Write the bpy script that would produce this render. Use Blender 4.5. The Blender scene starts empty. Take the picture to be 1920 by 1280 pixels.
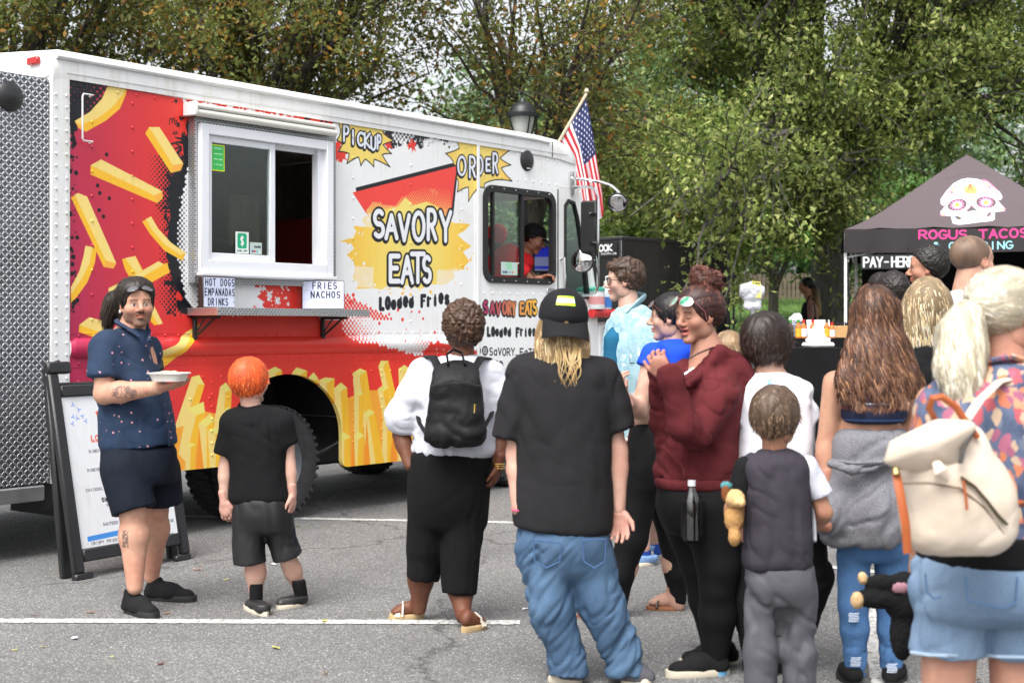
import bpy, math, random
import numpy as np
from mathutils import Vector, Matrix
from mathutils.bvhtree import BVHTree
import openvdb
random.seed(7)
RNG = np.random.default_rng(7)
SC = bpy.context.scene
COL = SC.collection
PI = math.pi
# ------------------------------------------------------------------ camera, sky, sun, exposure
F, CH, HY = 2667.0, 1.45, 613.0          # focal length in photo pixels, eye height, horizon row
cam = bpy.data.cameras.new('camera')
cam.sensor_width = 36; cam.lens = F / 1920 * 36
cam.shift_y = -27 / 1920
cam.clip_end = 2000; cam.clip_start = 0.1
cam.dof.use_dof = True; cam.dof.focus_distance = 9.0; cam.dof.aperture_fstop = 3.6
camo = bpy.data.objects.new('camera', cam); COL.objects.link(camo)
camo.location = (0, 0, CH); camo.rotation_euler = (PI / 2, 0, 0)
SC.camera = camo
w = bpy.data.worlds.new('World'); SC.world = w; w.use_nodes = True
nt = w.node_tree; bg = nt.nodes['Background']
sky = nt.nodes.new('ShaderNodeTexSky'); sky.sky_type = 'NISHITA'; sky.sun_disc = False
SUN_EL, SUN_ROT = math.radians(58), math.radians(205)
sky.sun_elevation = SUN_EL; sky.sun_rotation = SUN_ROT
sky.air_density = 1.0; sky.dust_density = 5.0; sky.ozone_density = 1.0
hs = nt.nodes.new('ShaderNodeHueSaturation'); hs.inputs['Saturation'].default_value = 0.22
nt.links.new(sky.outputs[0], hs.inputs['Color']); nt.links.new(hs.outputs[0], bg.inputs['Color'])
bg.inputs['Strength'].default_value = 0.15
sl = bpy.data.lights.new('sun', 'SUN'); sl.energy = 1.5; sl.angle = math.radians(40); sl.color = (1, .96, .9)
slo = bpy.data.objects.new('sun', sl); COL.objects.link(slo)
sd = Vector((math.sin(SUN_ROT) * math.cos(SUN_EL), math.cos(SUN_ROT) * math.cos(SUN_EL), math.sin(SUN_EL)))
slo.rotation_euler = sd.to_track_quat('Z', 'Y').to_euler()
SC.view_settings.view_transform = 'Standard'; SC.view_settings.look = 'None'
SC.view_settings.exposure = 1.05; SC.view_settings.gamma = 1.0; SC.view_settings.use_curve_mapping = False
SC.render.engine = 'CYCLES'
SC.cycles.max_bounces = 6; SC.cycles.transparent_max_bounces = 10
SC.cycles.use_denoising = True
def W(px, py, D):
 return np.array([(px - 960) / F * D, D, CH - (py - HY) / F * D])
def s2l(c):
 c = np.asarray(c, float)
 return np.where(c <= .04045, c / 12.92, ((c + .055) / 1.055) ** 2.4)
def rgb(r, g, b):
 return tuple(float(v) for v in s2l(np.array([r, g, b]) / 255.))
# ------------------------------------------------------------------ noise
def _hash(i, seed):
 h = (i[..., 0].astype(np.int64) * 374761393 + i[..., 1].astype(np.int64) * 668265263 + i[..., 2].astype(np.int64) * 2147483647 + seed * 974634777) & 0xffffffff
 h = ((h ^ (h >> 13)) * 1274126177) & 0xffffffff
 return ((h ^ (h >> 16)) & 0xffff) / 65535.0
def vnoise(P, seed=0):
 P = np.asarray(P, float); i = np.floor(P).astype(np.int64); f = P - i; f = f * f * (3 - 2 * f); r = 0
 for dx in (0, 1):
  for dy in (0, 1):
   for dz in (0, 1):
    wgt = (f[..., 0] if dx else 1 - f[..., 0]) * (f[..., 1] if dy else 1 - f[..., 1]) * (f[..., 2] if dz else 1 - f[..., 2])
    r = r + wgt * _hash(i + np.array([dx, dy, dz]), seed)
 return r * 2 - 1
def fbm(P, seed=0, o=3):
 a = 0; s = 1.0; P = np.asarray(P, float)
 for k in range(o):
  a = a + s * vnoise(P * (2 ** k), seed + k); s *= .5
 return a
def ridge(P, seed=0):
 return 1 - 2 * np.abs(vnoise(P, seed)) ** .8
def crest(P, seed=0, w=3.0):
 h = np.clip(1 - w * np.abs(vnoise(P, seed)), 0, 1); return h * h * (3 - 2 * h)
# ------------------------------------------------------------------ objects
def tag(o, label=None, cat=None, group=None, kind=None):
 if label: o['label'] = label
 if cat: o['category'] = cat
 if group: o['group'] = group
 if kind: o['kind'] = kind
 return o
def empty(name, loc=(0, 0, 0), rz=0, label=None, cat=None, group=None):
 o = bpy.data.objects.new(name, None); COL.objects.link(o)
 o.location = tuple(float(v) for v in loc); o.rotation_euler = (0, 0, rz); o.empty_display_size = .1
 return tag(o, label, cat, group)
def mesh(name, V, Q=None, T=None, smooth=True, col=None, uv=None):
 me = bpy.data.meshes.new(name)
 V = np.asarray(V, np.float32).reshape(-1, 3)
 loops = []; starts = []; n = 0
 for A, k in ((Q, 4), (T, 3)):
  if A is not None and len(A):
   A = np.asarray(A, np.int32).reshape(-1, k)
   loops.append(A.ravel()); starts.append(n + np.arange(len(A)) * k); n += A.size
 loops = np.concatenate(loops); starts = np.concatenate(starts)
 me.vertices.add(len(V)); me.vertices.foreach_set('co', V.ravel())
 me.loops.add(len(loops)); me.loops.foreach_set('vertex_index', loops)
 me.polygons.add(len(starts)); me.polygons.foreach_set('loop_start', starts.astype(np.int32))
 me.update(calc_edges=True); me.validate()
 me.polygons.foreach_set('use_smooth', np.full(len(me.polygons), smooth))
 if col is not None:
  a = me.color_attributes.new('Col', 'FLOAT_COLOR', 'POINT')
  c = np.ones((len(V), 4), np.float32); c[:, :3] = col; a.data.foreach_set('color', c.ravel())
 if uv is not None:
  u = me.uv_layers.new(name='UVMap'); u.data.foreach_set('uv', np.asarray(uv, np.float32)[loops].ravel())
 return me
def obj(name, me, mat=None, parent=None, org=None):
 """link a mesh; org: vertices are in world coordinates and the object's origin goes to org"""
 if org is not None:
  co = np.empty(len(me.vertices) * 3, np.float32); me.vertices.foreach_get('co', co)
  co = co.reshape(-1, 3) - np.asarray(org, np.float32); me.vertices.foreach_set('co', co.ravel()); me.update()
 o = bpy.data.objects.new(name, me); COL.objects.link(o)
 if mat is not None:
  me.materials.clear()
  for m in (mat if isinstance(mat, (list, tuple)) else [mat]): me.materials.append(m)
 if parent is not None: o.parent = parent
 return o
def copy_tree(o, parent=None):
 c = o.copy(); COL.objects.link(c); c.parent = parent
 for ch in [x for x in COL.objects if x.parent == o]: copy_tree(ch, c)
 return c
class MB:
 """collects primitives into one mesh"""
 def __init__(s): s.V = []; s.P = []; s.n = 0
 def add(s, V, P):
  V = np.asarray(V, float).reshape(-1, 3); s.V.append(V)
  s.P += [tuple(int(i) + s.n for i in p) for p in P]; s.n += len(V); return s
 def box(s, a, b, bev=0.0, M=None):
  a = np.array(a, float); b = np.array(b, float); lo = np.minimum(a, b); hi = np.maximum(a, b)
  bev = min(bev, (hi - lo).min() * .45)
  if bev <= 0:
   V = np.array([[x, y, z] for x in (lo[0], hi[0]) for y in (lo[1], hi[1]) for z in (lo[2], hi[2])])
   P = [(0, 1, 3, 2), (4, 6, 7, 5), (0, 4, 5, 1), (2, 3, 7, 6), (0, 2, 6, 4), (1, 5, 7, 3)]
  else:
   V = []; idx = {}
   for cx in (0, 1):
    for cy in (0, 1):
     for cz in (0, 1):
      c = np.array([(lo, hi)[cx][0], (lo, hi)[cy][1], (lo, hi)[cz][2]]); sg = np.array([1 - 2 * cx, 1 - 2 * cy, 1 - 2 * cz])
      for ax in range(3):
       d = sg * bev; d[ax] = 0; idx[(cx, cy, cz, ax)] = len(V); V.append(c + d)
   P = []
   for ax in range(3):
    o = [i for i in range(3) if i != ax]
    for sd_ in (0, 1):
     q = []
     for u, v in ((0, 0), (1, 0), (1, 1), (0, 1)):
      c = [0, 0, 0]; c[ax] = sd_; c[o[0]] = u; c[o[1]] = v; q.append(idx[(*c, ax)])
     if (sd_ == 1) == (ax == 1): q = q[::-1]
     P.append(tuple(q))
   for ax in range(3):
    o = [i for i in range(3) if i != ax]
    for u in (0, 1):
     for v in (0, 1):
      c0 = [0, 0, 0]; c0[o[0]] = u; c0[o[1]] = v; c1 = list(c0); c1[ax] = 1
      P.append((idx[(*c0, o[0])], idx[(*c0, o[1])], idx[(*c1, o[1])], idx[(*c1, o[0])]))
   for cx in (0, 1):
    for cy in (0, 1):
     for cz in (0, 1): P.append(tuple(idx[(cx, cy, cz, a_)] for a_ in range(3)))
   V = np.array(V)
  if M is not None: V = V @ np.array(M)[:3, :3].T + np.array(M)[:3, 3]
  return s.add(V, P)
 def tube(s, pts, r, n=8, cap=True, flat=1.0):
  pts = np.asarray(pts, float); m = len(pts); r = np.broadcast_to(np.asarray(r, float), (m,))
  t = np.gradient(pts, axis=0); t /= np.linalg.norm(t, axis=1, keepdims=True) + 1e-9
  up = np.array([0, 0, 1.]) if abs(t[0, 2]) < .9 else np.array([1., 0, 0])
  V = []; u = np.cross(up, t[0]); u /= np.linalg.norm(u)
  a = np.arange(n) / n * 2 * PI
  for i in range(m):
   u = u - t[i] * np.dot(u, t[i]); u /= np.linalg.norm(u) + 1e-9; v = np.cross(t[i], u)
   V.append(pts[i] + r[i] * (np.cos(a)[:, None] * u + flat * np.sin(a)[:, None] * v))
  V = np.concatenate(V); P = []
  for i in range(m - 1):
   for j in range(n):
    P.append((i * n + j, i * n + (j + 1) % n, (i + 1) * n + (j + 1) % n, (i + 1) * n + j))
  if cap: P += [tuple(range(n))[::-1], tuple((m - 1) * n + j for j in range(n))]
  return s.add(V, P)
 def lathe(s, prof, n=24, M=None, cap=True):
  prof = np.asarray(prof, float); a = np.arange(n) / n * 2 * PI; V = []
  for r, z in prof: V.append(np.stack([r * np.cos(a), r * np.sin(a), np.full(n, z)], 1))
  V = np.concatenate(V); P = []; m = len(prof)
  for i in range(m - 1):
   for j in range(n): P.append((i * n + j, i * n + (j + 1) % n, (i + 1) * n + (j + 1) % n, (i + 1) * n + j))
  if cap: P += [tuple(range(n))[::-1], tuple((m - 1) * n + j for j in range(n))]
  if M is not None: V = V @ np.array(M)[:3, :3].T + np.array(M)[:3, 3]
  return s.add(V, P)
 def prism(s, outline, y0, y1, holes=()):
  """outline in (x, z), extruded from y0 to y1"""
  from mathutils.geometry import tessellate_polygon
  loops = [list(outline)] + [list(h) for h in holes]
  pts = [p for l in loops for p in l]
  tris = tessellate_polygon([[Vector((p[0], p[1], 0)) for p in l] for l in loops])
  n = len(pts)
  V = [(p[0], y0, p[1]) for p in pts] + [(p[0], y1, p[1]) for p in pts]; P = []
  for t in tris:
   a, b, c = (np.array(pts[i]) for i in t); ar = (b[0] - a[0]) * (c[1] - a[1]) - (b[1] - a[1]) * (c[0] - a[0])
   if abs(ar) < 1e-12: continue
   t = tuple(t) if ar > 0 else tuple(t)[::-1]
   P.append(t if y0 < y1 else t[::-1]); u = tuple(i + n for i in t); P.append(u[::-1] if y0 < y1 else u)
  k = 0
  for l in loops:
   m = len(l)
   for i in range(m):
    j = (i + 1) % m; P.append((k + i, k + j, k + j + n, k + i + n))
   k += m
  return s.add(V, P)
 def mesh(s, name='m', smooth=False, fix=True):
  me = bpy.data.meshes.new(name); me.from_pydata(np.concatenate(s.V).tolist(), [], s.P)
  if fix:
   import bmesh
   bm = bmesh.new(); bm.from_mesh(me); bmesh.ops.recalc_face_normals(bm, faces=bm.faces); bm.to_mesh(me); bm.free()
  if smooth:
   me.polygons.foreach_set('use_smooth', np.full(len(me.polygons), True))
   try: me.set_sharp_from_angle(angle=math.radians(40))
   except Exception: pass
  return me
 def obj(s, name, mat, parent=None, smooth=True, org=None, fix=True):
  return obj(name, s.mesh(name, smooth, fix), mat, parent, org)
def planar_uv(me, fu, fv):
 u = me.uv_layers.new(name='UVMap'); co = np.empty(len(me.vertices) * 3); me.vertices.foreach_get('co', co); co = co.reshape(-1, 3)
 li = np.empty(len(me.loops), np.int32); me.loops.foreach_get('vertex_index', li); c = co[li]
 u.data.foreach_set('uv', np.stack([fu(c), fv(c)], 1).astype(np.float32).ravel())
# ------------------------------------------------------------------ signed-distance modelling
def _smin(a, b, k):
 h = np.maximum(k - np.abs(a - b), 0) / k
 return np.minimum(a, b) - h * h * k * .25
class Sdf:
 def __init__(s, res=.007): s.res = res * 1.22 if res >= .0065 else res; s.p = []; s.c = []; s.cuts = {}
 def cone(s, a, b, ra, rb, k=.02, sc=(1, 1, 1), neg=False):
  sc = np.array(sc, float); s.p.append(('c', np.array(a, float), np.array(b, float), ra, rb, k, sc, neg)); return s
 def chain(s, pts, rs, k=.02, sc=(1, 1, 1)):
  for i in range(len(pts) - 1): s.cone(pts[i], pts[i + 1], rs[i], rs[i + 1], k, sc)
  return s
 def ell(s, c, r, k=.02, R=None, neg=False):
  s.p.append(('e', np.array(c, float), np.array(r, float), k, None if R is None else np.array(R, float), neg)); return s
 def rows(s, rows, k=.02, e=2.2, neg=False):
  r = np.array(sorted(rows), float); s.p.append(('r', r, k, e, neg)); return s
 def cut(s, p, n):
  n = np.array(n, float); s.cuts.setdefault(len(s.p) - 1, []).append((np.array(p, float), n / np.linalg.norm(n))); return s
 def clip(s, p, n):
  n = np.array(n, float); s.c.append((np.array(p, float), n / np.linalg.norm(n))); return s
 def bbox(s, q):
  if q[0] == 'c':
   m = np.array([q[3]] * 3) * q[6]; m2 = np.array([q[4]] * 3) * q[6]
   return np.minimum(q[1] - m, q[2] - m2), np.maximum(q[1] + m, q[2] + m2)
  if q[0] == 'e':
   r = q[2] if q[4] is None else np.full(3, q[2].max()); return q[1] - r, q[1] + r
  r = q[1]
  return (np.array([(r[:, 1] - r[:, 3]).min(), (r[:, 2] - r[:, 4]).min(), r[0, 0]]), np.array([(r[:, 1] + r[:, 3]).max(), (r[:, 2] + r[:, 4]).max(), r[-1, 0]]))
 def ev(s, q, X, Y, Z):
  if q[0] == 'c':
   a, b, ra, rb, k, sc = q[1:7]; a_ = a / sc; d = b / sc - a_; L = (d * d).sum() + 1e-12
   x, y, z = X / sc[0] - a_[0], Y / sc[1] - a_[1], Z / sc[2] - a_[2]
   t = np.clip((x * d[0] + y * d[1] + z * d[2]) / L, 0, 1)
   return (np.sqrt((x - t * d[0]) ** 2 + (y - t * d[1]) ** 2 + (z - t * d[2]) ** 2) - (ra + (rb - ra) * t)) * min(sc.min(), 1)
  if q[0] == 'e':
   c, r, R = q[1], q[2], q[4]; x, y, z = X - c[0], Y - c[1], Z - c[2]
   if R is not None: x, y, z = (R[0, 0] * x + R[1, 0] * y + R[2, 0] * z), (R[0, 1] * x + R[1, 1] * y + R[2, 1] * z), (R[0, 2] * x + R[1, 2] * y + R[2, 2] * z)
   k0 = np.sqrt((x / r[0]) ** 2 + (y / r[1]) ** 2 + (z / r[2]) ** 2); k1 = np.sqrt((x / r[0] ** 2) ** 2 + (y / r[1] ** 2) ** 2 + (z / r[2] ** 2) ** 2)
   return k0 * (k0 - 1) / (k1 + 1e-6)
  r, k, e = q[1], q[2], q[3]; z = Z.ravel()
  # smooth interpolation of the rows
  def ip(col):
   m = np.gradient(r[:, col], r[:, 0]) if len(r) > 2 else np.full(len(r), (r[-1, col] - r[0, col]) / (r[-1, 0] - r[0, 0]))
   zz = np.clip(z, r[0, 0], r[-1, 0]); i = np.clip(np.searchsorted(r[:, 0], zz) - 1, 0, len(r) - 2); h = r[i + 1, 0] - r[i, 0]; t = (zz - r[i, 0]) / h
   return ((2 * t ** 3 - 3 * t ** 2 + 1) * r[i, col] + (t ** 3 - 2 * t ** 2 + t) * h * m[i] + (-2 * t ** 3 + 3 * t ** 2) * r[i + 1, col] + (t ** 3 - t ** 2) * h * m[i + 1])
  cx, cy, a, b = (ip(c).reshape(Z.shape) for c in (1, 2, 3, 4))
  a = np.maximum(a, .004); b = np.maximum(b, .004)
  qn = (np.abs((X - cx) / a) ** e + np.abs((Y - cy) / b) ** e) ** (1 / e)
  rad = np.sqrt((X - cx) ** 2 + (Y - cy) ** 2)
  d = rad * (1 - 1 / np.maximum(qn, 1e-3)); d = np.where(qn < 1e-2, -np.minimum(a, b) + 0 * d, d)
  dz = np.maximum(r[0, 0] - Z, Z - r[-1, 0])
  kk = min(.05, (r[-1, 0] - r[0, 0]) * .2); return -_smin(-d, -(dz + 0 * d), kk)
 def mesh(s, ad=0.0, M=None, smooth_it=1):
  lo = np.full(3, 1e9); hi = -lo
  for q in s.p:
   if not q[-1]:
    a, b = s.bbox(q); lo = np.minimum(lo, a); hi = np.maximum(hi, b)
  res = s.res; lo = lo - 4 * res; hi = hi + 4 * res; n = np.ceil((hi - lo) / res).astype(int) + 1
  f = np.full(n, 1.0, np.float32); ax = [(lo[i] + np.arange(n[i]) * res).astype(np.float32) for i in range(3)]
  for qi, q in enumerate(s.p):
   k = q[5] if q[0] == 'c' else (q[3] if q[0] == 'e' else q[2]); a, b = s.bbox(q); pad = k + 3 * res
   i0 = np.clip(((a - pad - lo) / res).astype(int), 0, n); i1 = np.clip(((b + pad - lo) / res).astype(int) + 2, 0, n)
   if (i1 <= i0).any(): continue
   X = ax[0][i0[0]:i1[0], None, None]; Y = ax[1][None, i0[1]:i1[1], None]; Z = ax[2][None, None, i0[2]:i1[2]]
   d = s.ev(q, X, Y, Z).astype(np.float32)
   for cp, cn in s.cuts.get(qi, ()): d = np.maximum(d, (X - cp[0]) * cn[0] + (Y - cp[1]) * cn[1] + (Z - cp[2]) * cn[2]).astype(np.float32)
   sl_ = tuple(slice(i0[i], i1[i]) for i in range(3))
   if q[-1]: f[sl_] = -_smin(-f[sl_], d, max(k, 1e-4))
   else: f[sl_] = _smin(f[sl_], d, max(k, 1e-4))
  if s.c:
   X = ax[0][:, None, None]; Y = ax[1][None, :, None]; Z = ax[2][None, None, :]
   for p, nn in s.c:
    f = np.maximum(f, (X - p[0]) * nn[0] + (Y - p[1]) * nn[1] + (Z - p[2]) * nn[2]).astype(np.float32)
  f = np.clip(f, -3 * res, 3 * res)
  g = openvdb.FloatGrid(3 * res); g.copyFromArray(f)
  P, T, Q = g.convertToPolygons(isovalue=0.0, adaptivity=ad)
  P = P * res + lo
  Q = np.asarray(Q, np.int64).reshape(-1, 4); T = np.asarray(T, np.int64).reshape(-1, 3)
  for _ in range(smooth_it): P = relax(P, Q, T)
  if M is not None: P = P @ np.array(M)[:3, :3].T + np.array(M)[:3, 3]
  return P, Q[:, ::-1], T[:, ::-1]
def relax(P, Q, T, f=.5):
 E = [Q[:, [i, (i + 1) % 4]] for i in range(4)] + [T[:, [i, (i + 1) % 3]] for i in range(3)]
 E = np.concatenate([e for e in E if len(e)]); n = len(P)
 A = np.concatenate([E[:, 0], E[:, 1]]); B = np.concatenate([E[:, 1], E[:, 0]])
 c = np.bincount(A, minlength=n); m = np.stack([np.bincount(A, weights=P[B, i], minlength=n) for i in range(3)], 1) / np.maximum(c, 1)[:, None]
 return P + f * (m - P) * (c > 0)[:, None]
def vnormals(P, Q, T):
 N = np.zeros_like(P)
 for A in (Q, T):
  if len(A):
   fn = np.cross(P[A[:, 2]] - P[A[:, 0]], (P[A[:, 3]] if A.shape[1] == 4 else P[A[:, 0]]) - P[A[:, 1]]) if A.shape[1] == 4 else np.cross(P[A[:, 1]] - P[A[:, 0]], P[A[:, 2]] - P[A[:, 0]])
   for i in range(A.shape[1]):
    for c in range(3): N[:, c] += np.bincount(A[:, i], weights=fn[:, c], minlength=len(P))
 return N / (np.linalg.norm(N, axis=1, keepdims=True) + 1e-12)
def join(parts):
 V = []; Q = []; T = []; C = []; n = 0
 for p in parts:
  V.append(p[0]); Q.append(np.asarray(p[1]).reshape(-1, 4) + n); T.append(np.asarray(p[2]).reshape(-1, 3) + n)
  C.append(p[3] if len(p) > 3 and p[3] is not None else np.ones((len(p[0]), 3))); n += len(p[0])
 return np.concatenate(V), np.concatenate(Q), np.concatenate(T), np.concatenate(C)
# ------------------------------------------------------------------ materials
class NT:
 def __init__(s, name):
  s.m = bpy.data.materials.new(name); s.m.use_nodes = True; s.t = s.m.node_tree; s.b = s.t.nodes['Principled BSDF']; s.out = s.t.nodes['Material Output']
 def n(s, typ, **kw):
  x = s.t.nodes.new('ShaderNode' + typ)
  for k, v in kw.items():
   if k.startswith('i_'):
    kk = k[2:]; kk = int(kk) if kk.isdigit() else kk.replace('_', ' ')
    x.inputs[kk].default_value = v
   else: setattr(x, k, v)
  return x
 def l(s, a, b): s.t.links.new(a, b)
 def co(s, scale=(1, 1, 1), kind='Object', rot=(0, 0, 0)):
  t = s.n('TexCoord'); m = s.n('Mapping'); m.inputs['Scale'].default_value = scale; m.inputs['Rotation'].default_value = rot
  s.l(t.outputs[kind], m.inputs['Vector']); return m.outputs[0]
 def noise(s, scale, vec=None, detail=3, rough=.5, out=0):
  x = s.n('TexNoise'); x.inputs['Scale'].default_value = scale; x.inputs['Detail'].default_value = detail; x.inputs['Roughness'].default_value = rough
  s.l(vec if vec is not None else s.co(), x.inputs['Vector']); return x.outputs[out]
 def vor(s, scale, vec=None, feat='F1', out='Distance', rnd=1):
  x = s.n('TexVoronoi', feature=feat); x.inputs['Scale'].default_value = scale; x.inputs['Randomness'].default_value = rnd
  s.l(vec if vec is not None else s.co(), x.inputs['Vector']); return x.outputs[out]
 def math(s, op, a, b=0.0, c=None):
  x = s.n('Math', operation=op)
  for i, v in enumerate((a, b, c)):
   if v is None: continue
   if isinstance(v, (int, float)): x.inputs[i].default_value = v
   else: s.l(v, x.inputs[i])
  return x.outputs[0]
 def ramp(s, v, stops, interp='LINEAR'):
  x = s.n('ValToRGB'); x.color_ramp.interpolation = interp; e = x.color_ramp.elements
  while len(e) < len(stops): e.new(.5)
  for q, (p, c) in zip(e, stops): q.position = p; q.color = (*c, 1) if not isinstance(c, (int, float)) else (c, c, c, 1)
  s.l(v, x.inputs[0]); return x.outputs[0]
 def mix(s, f, a, b, mode='MIX'):
  x = s.n('Mix', data_type='RGBA', blend_type=mode)
  for i, v in ((0, f), (6, a), (7, b)):
   if isinstance(v, (int, float)): x.inputs[i].default_value = v
   elif isinstance(v, tuple): x.inputs[i].default_value = (*v, 1)
   else: s.l(v, x.inputs[i])
  return x.outputs[2]
 def bump(s, h, st=.3, d=.01):
  x = s.n('Bump'); x.inputs['Strength'].default_value = st; x.inputs['Distance'].default_value = d; s.l(h, x.inputs['Height'])
  if s.b.inputs['Normal'].is_linked: s.l(s.b.inputs['Normal'].links[0].from_socket, x.inputs['Normal'])
  s.l(x.outputs[0], s.b.inputs['Normal']); return s
 def set(s, col=None, rough=None, metal=None, spec=None):
  if col is not None:
   if isinstance(col, tuple): s.b.inputs['Base Color'].default_value = (*col, 1)
   else: s.l(col, s.b.inputs['Base Color'])
  if rough is not None:
   if isinstance(rough, (int, float)): s.b.inputs['Roughness'].default_value = rough
   else: s.l(rough, s.b.inputs['Roughness'])
  if metal is not None: s.b.inputs['Metallic'].default_value = metal
  if spec is not None: s.b.inputs['Specular IOR Level'].default_value = spec
  return s
def plain(name, c, rough=.5, metal=0, var=.12, vs=6, bump=.0, bs=60, spec=None):
 m = NT(name); n = m.noise(vs, detail=4)
 lo = tuple(v * (1 - var) for v in c); hi = tuple(min(v * (1 + var), 1) for v in c)
 m.set(m.ramp(n, [(.3, lo), (.7, hi)]), rough, metal, spec)
 if bump: m.bump(m.noise(bs, detail=2), bump, .005)
 return m.m
def cloth(name, c, rough=.85, var=.15, weave=350, wst=.25, c2=None, sheen=.0, fold=.0):
 m = NT(name); n = m.noise(5, detail=4); c2 = c2 or tuple(v * (1 + 2 * var) for v in c)
 fine = m.noise(weave, detail=1)
 base = m.ramp(n, [(.3, tuple(v * (1 - var) for v in c)), (.72, c2)])
 m.set(m.mix(.25, base, m.ramp(fine, [(.3, tuple(v * .6 for v in c)), (.7, tuple(min(v * 1.5, 1) for v in c))])), rough)
 m.b.inputs['Sheen Weight'].default_value = sheen
 m.b.inputs['Specular IOR Level'].default_value = .18; m.bump(fine, wst, .002)
 wr = m.noise(11, detail=5, vec=m.co((1, 1, .55), rot=(.3, .2, .4)), rough=.55); x = wr.node; x.noise_type = 'RIDGED_MULTIFRACTAL'; x.inputs['Lacunarity'].default_value = 2.0; m.bump(wr, .45 + fold, .014)
 return m.m
def emit(name, c, s=1):
 m = NT(name); m.set(c, .4); m.b.inputs['Emission Color'].default_value = (*c, 1); m.b.inputs['Emission Strength'].default_value = s; return m.m
def glass(name, tint=(.8, .85, .82), refl=.25, rough=.01, fr=.35):
 m = NT(name); tr = m.n('BsdfTransparent'); tr.inputs[0].default_value = (*tint, 1); gl = m.n('BsdfGlossy'); gl.inputs['Roughness'].default_value = rough
 lw = m.n('LayerWeight'); lw.inputs[0].default_value = .35; mx = m.n('MixShader')
 f = m.math('MULTIPLY_ADD', lw.outputs['Fresnel'], fr, refl * .3)
 m.l(f, mx.inputs[0]); m.l(tr.outputs[0], mx.inputs[1]); m.l(gl.outputs[0], mx.inputs[2]); m.l(mx.outputs[0], m.out.inputs[0]); return m.m
def attr_mat(name, rough=.5, spec=.5, bump=0, bs=60, var=.1, sss=0.0):
 m = NT(name); a = m.n('Attribute', attribute_name='Col'); n = m.noise(22, detail=3)
 m.set(m.mix(1.0, a.outputs['Color'], m.ramp(n, [(.3, (1 - var,) * 3), (.7, (1 + var * .5,) * 3)]), 'MULTIPLY'), rough, spec=spec)
 if sss: m.b.inputs['Subsurface Weight'].default_value = sss; m.b.inputs['Subsurface Radius'].default_value = (1, .35, .2); m.b.inputs['Subsurface Scale'].default_value = .01
 if bump: m.bump(m.noise(bs, detail=2), bump, .003)
 return m.m
def image_mat(name, arr, rough=.4, bump=0, ext='EXTEND', alpha=False, spec=.5):
 """arr: float array (h, w, 3), sRGB, row 0 at the bottom, drawn by this script"""
 h, w_ = arr.shape[:2]; im = bpy.data.images.new(name, w_, h, alpha=False)
 a = np.ones((h, w_, 4), np.float32); a[..., :3] = np.clip(arr, 0, 1); im.pixels.foreach_set(a.ravel()); im.update(); im.pack()
 m = NT(name); t = m.n('TexImage', extension=ext); t.image = im; u = m.n('UVMap'); m.l(u.outputs[0], t.inputs[0])
 n = m.noise(3, detail=4); g_ = m.math('ADD', m.math('MULTIPLY', n, .5), m.math('MULTIPLY', m.noise(4, vec=m.co((9, 9, .7)), detail=4), .5))
 m.set(m.mix(1.0, t.outputs[0], m.ramp(g_, [(.33, (.90, .89, .87)), (.43, (.975, .97, .965)), (.52, (1.0,) * 3)]), 'MULTIPLY'), rough, spec=spec)
 if bump: m.bump(m.noise(40, detail=3), bump, .004)
 return m.m
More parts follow.
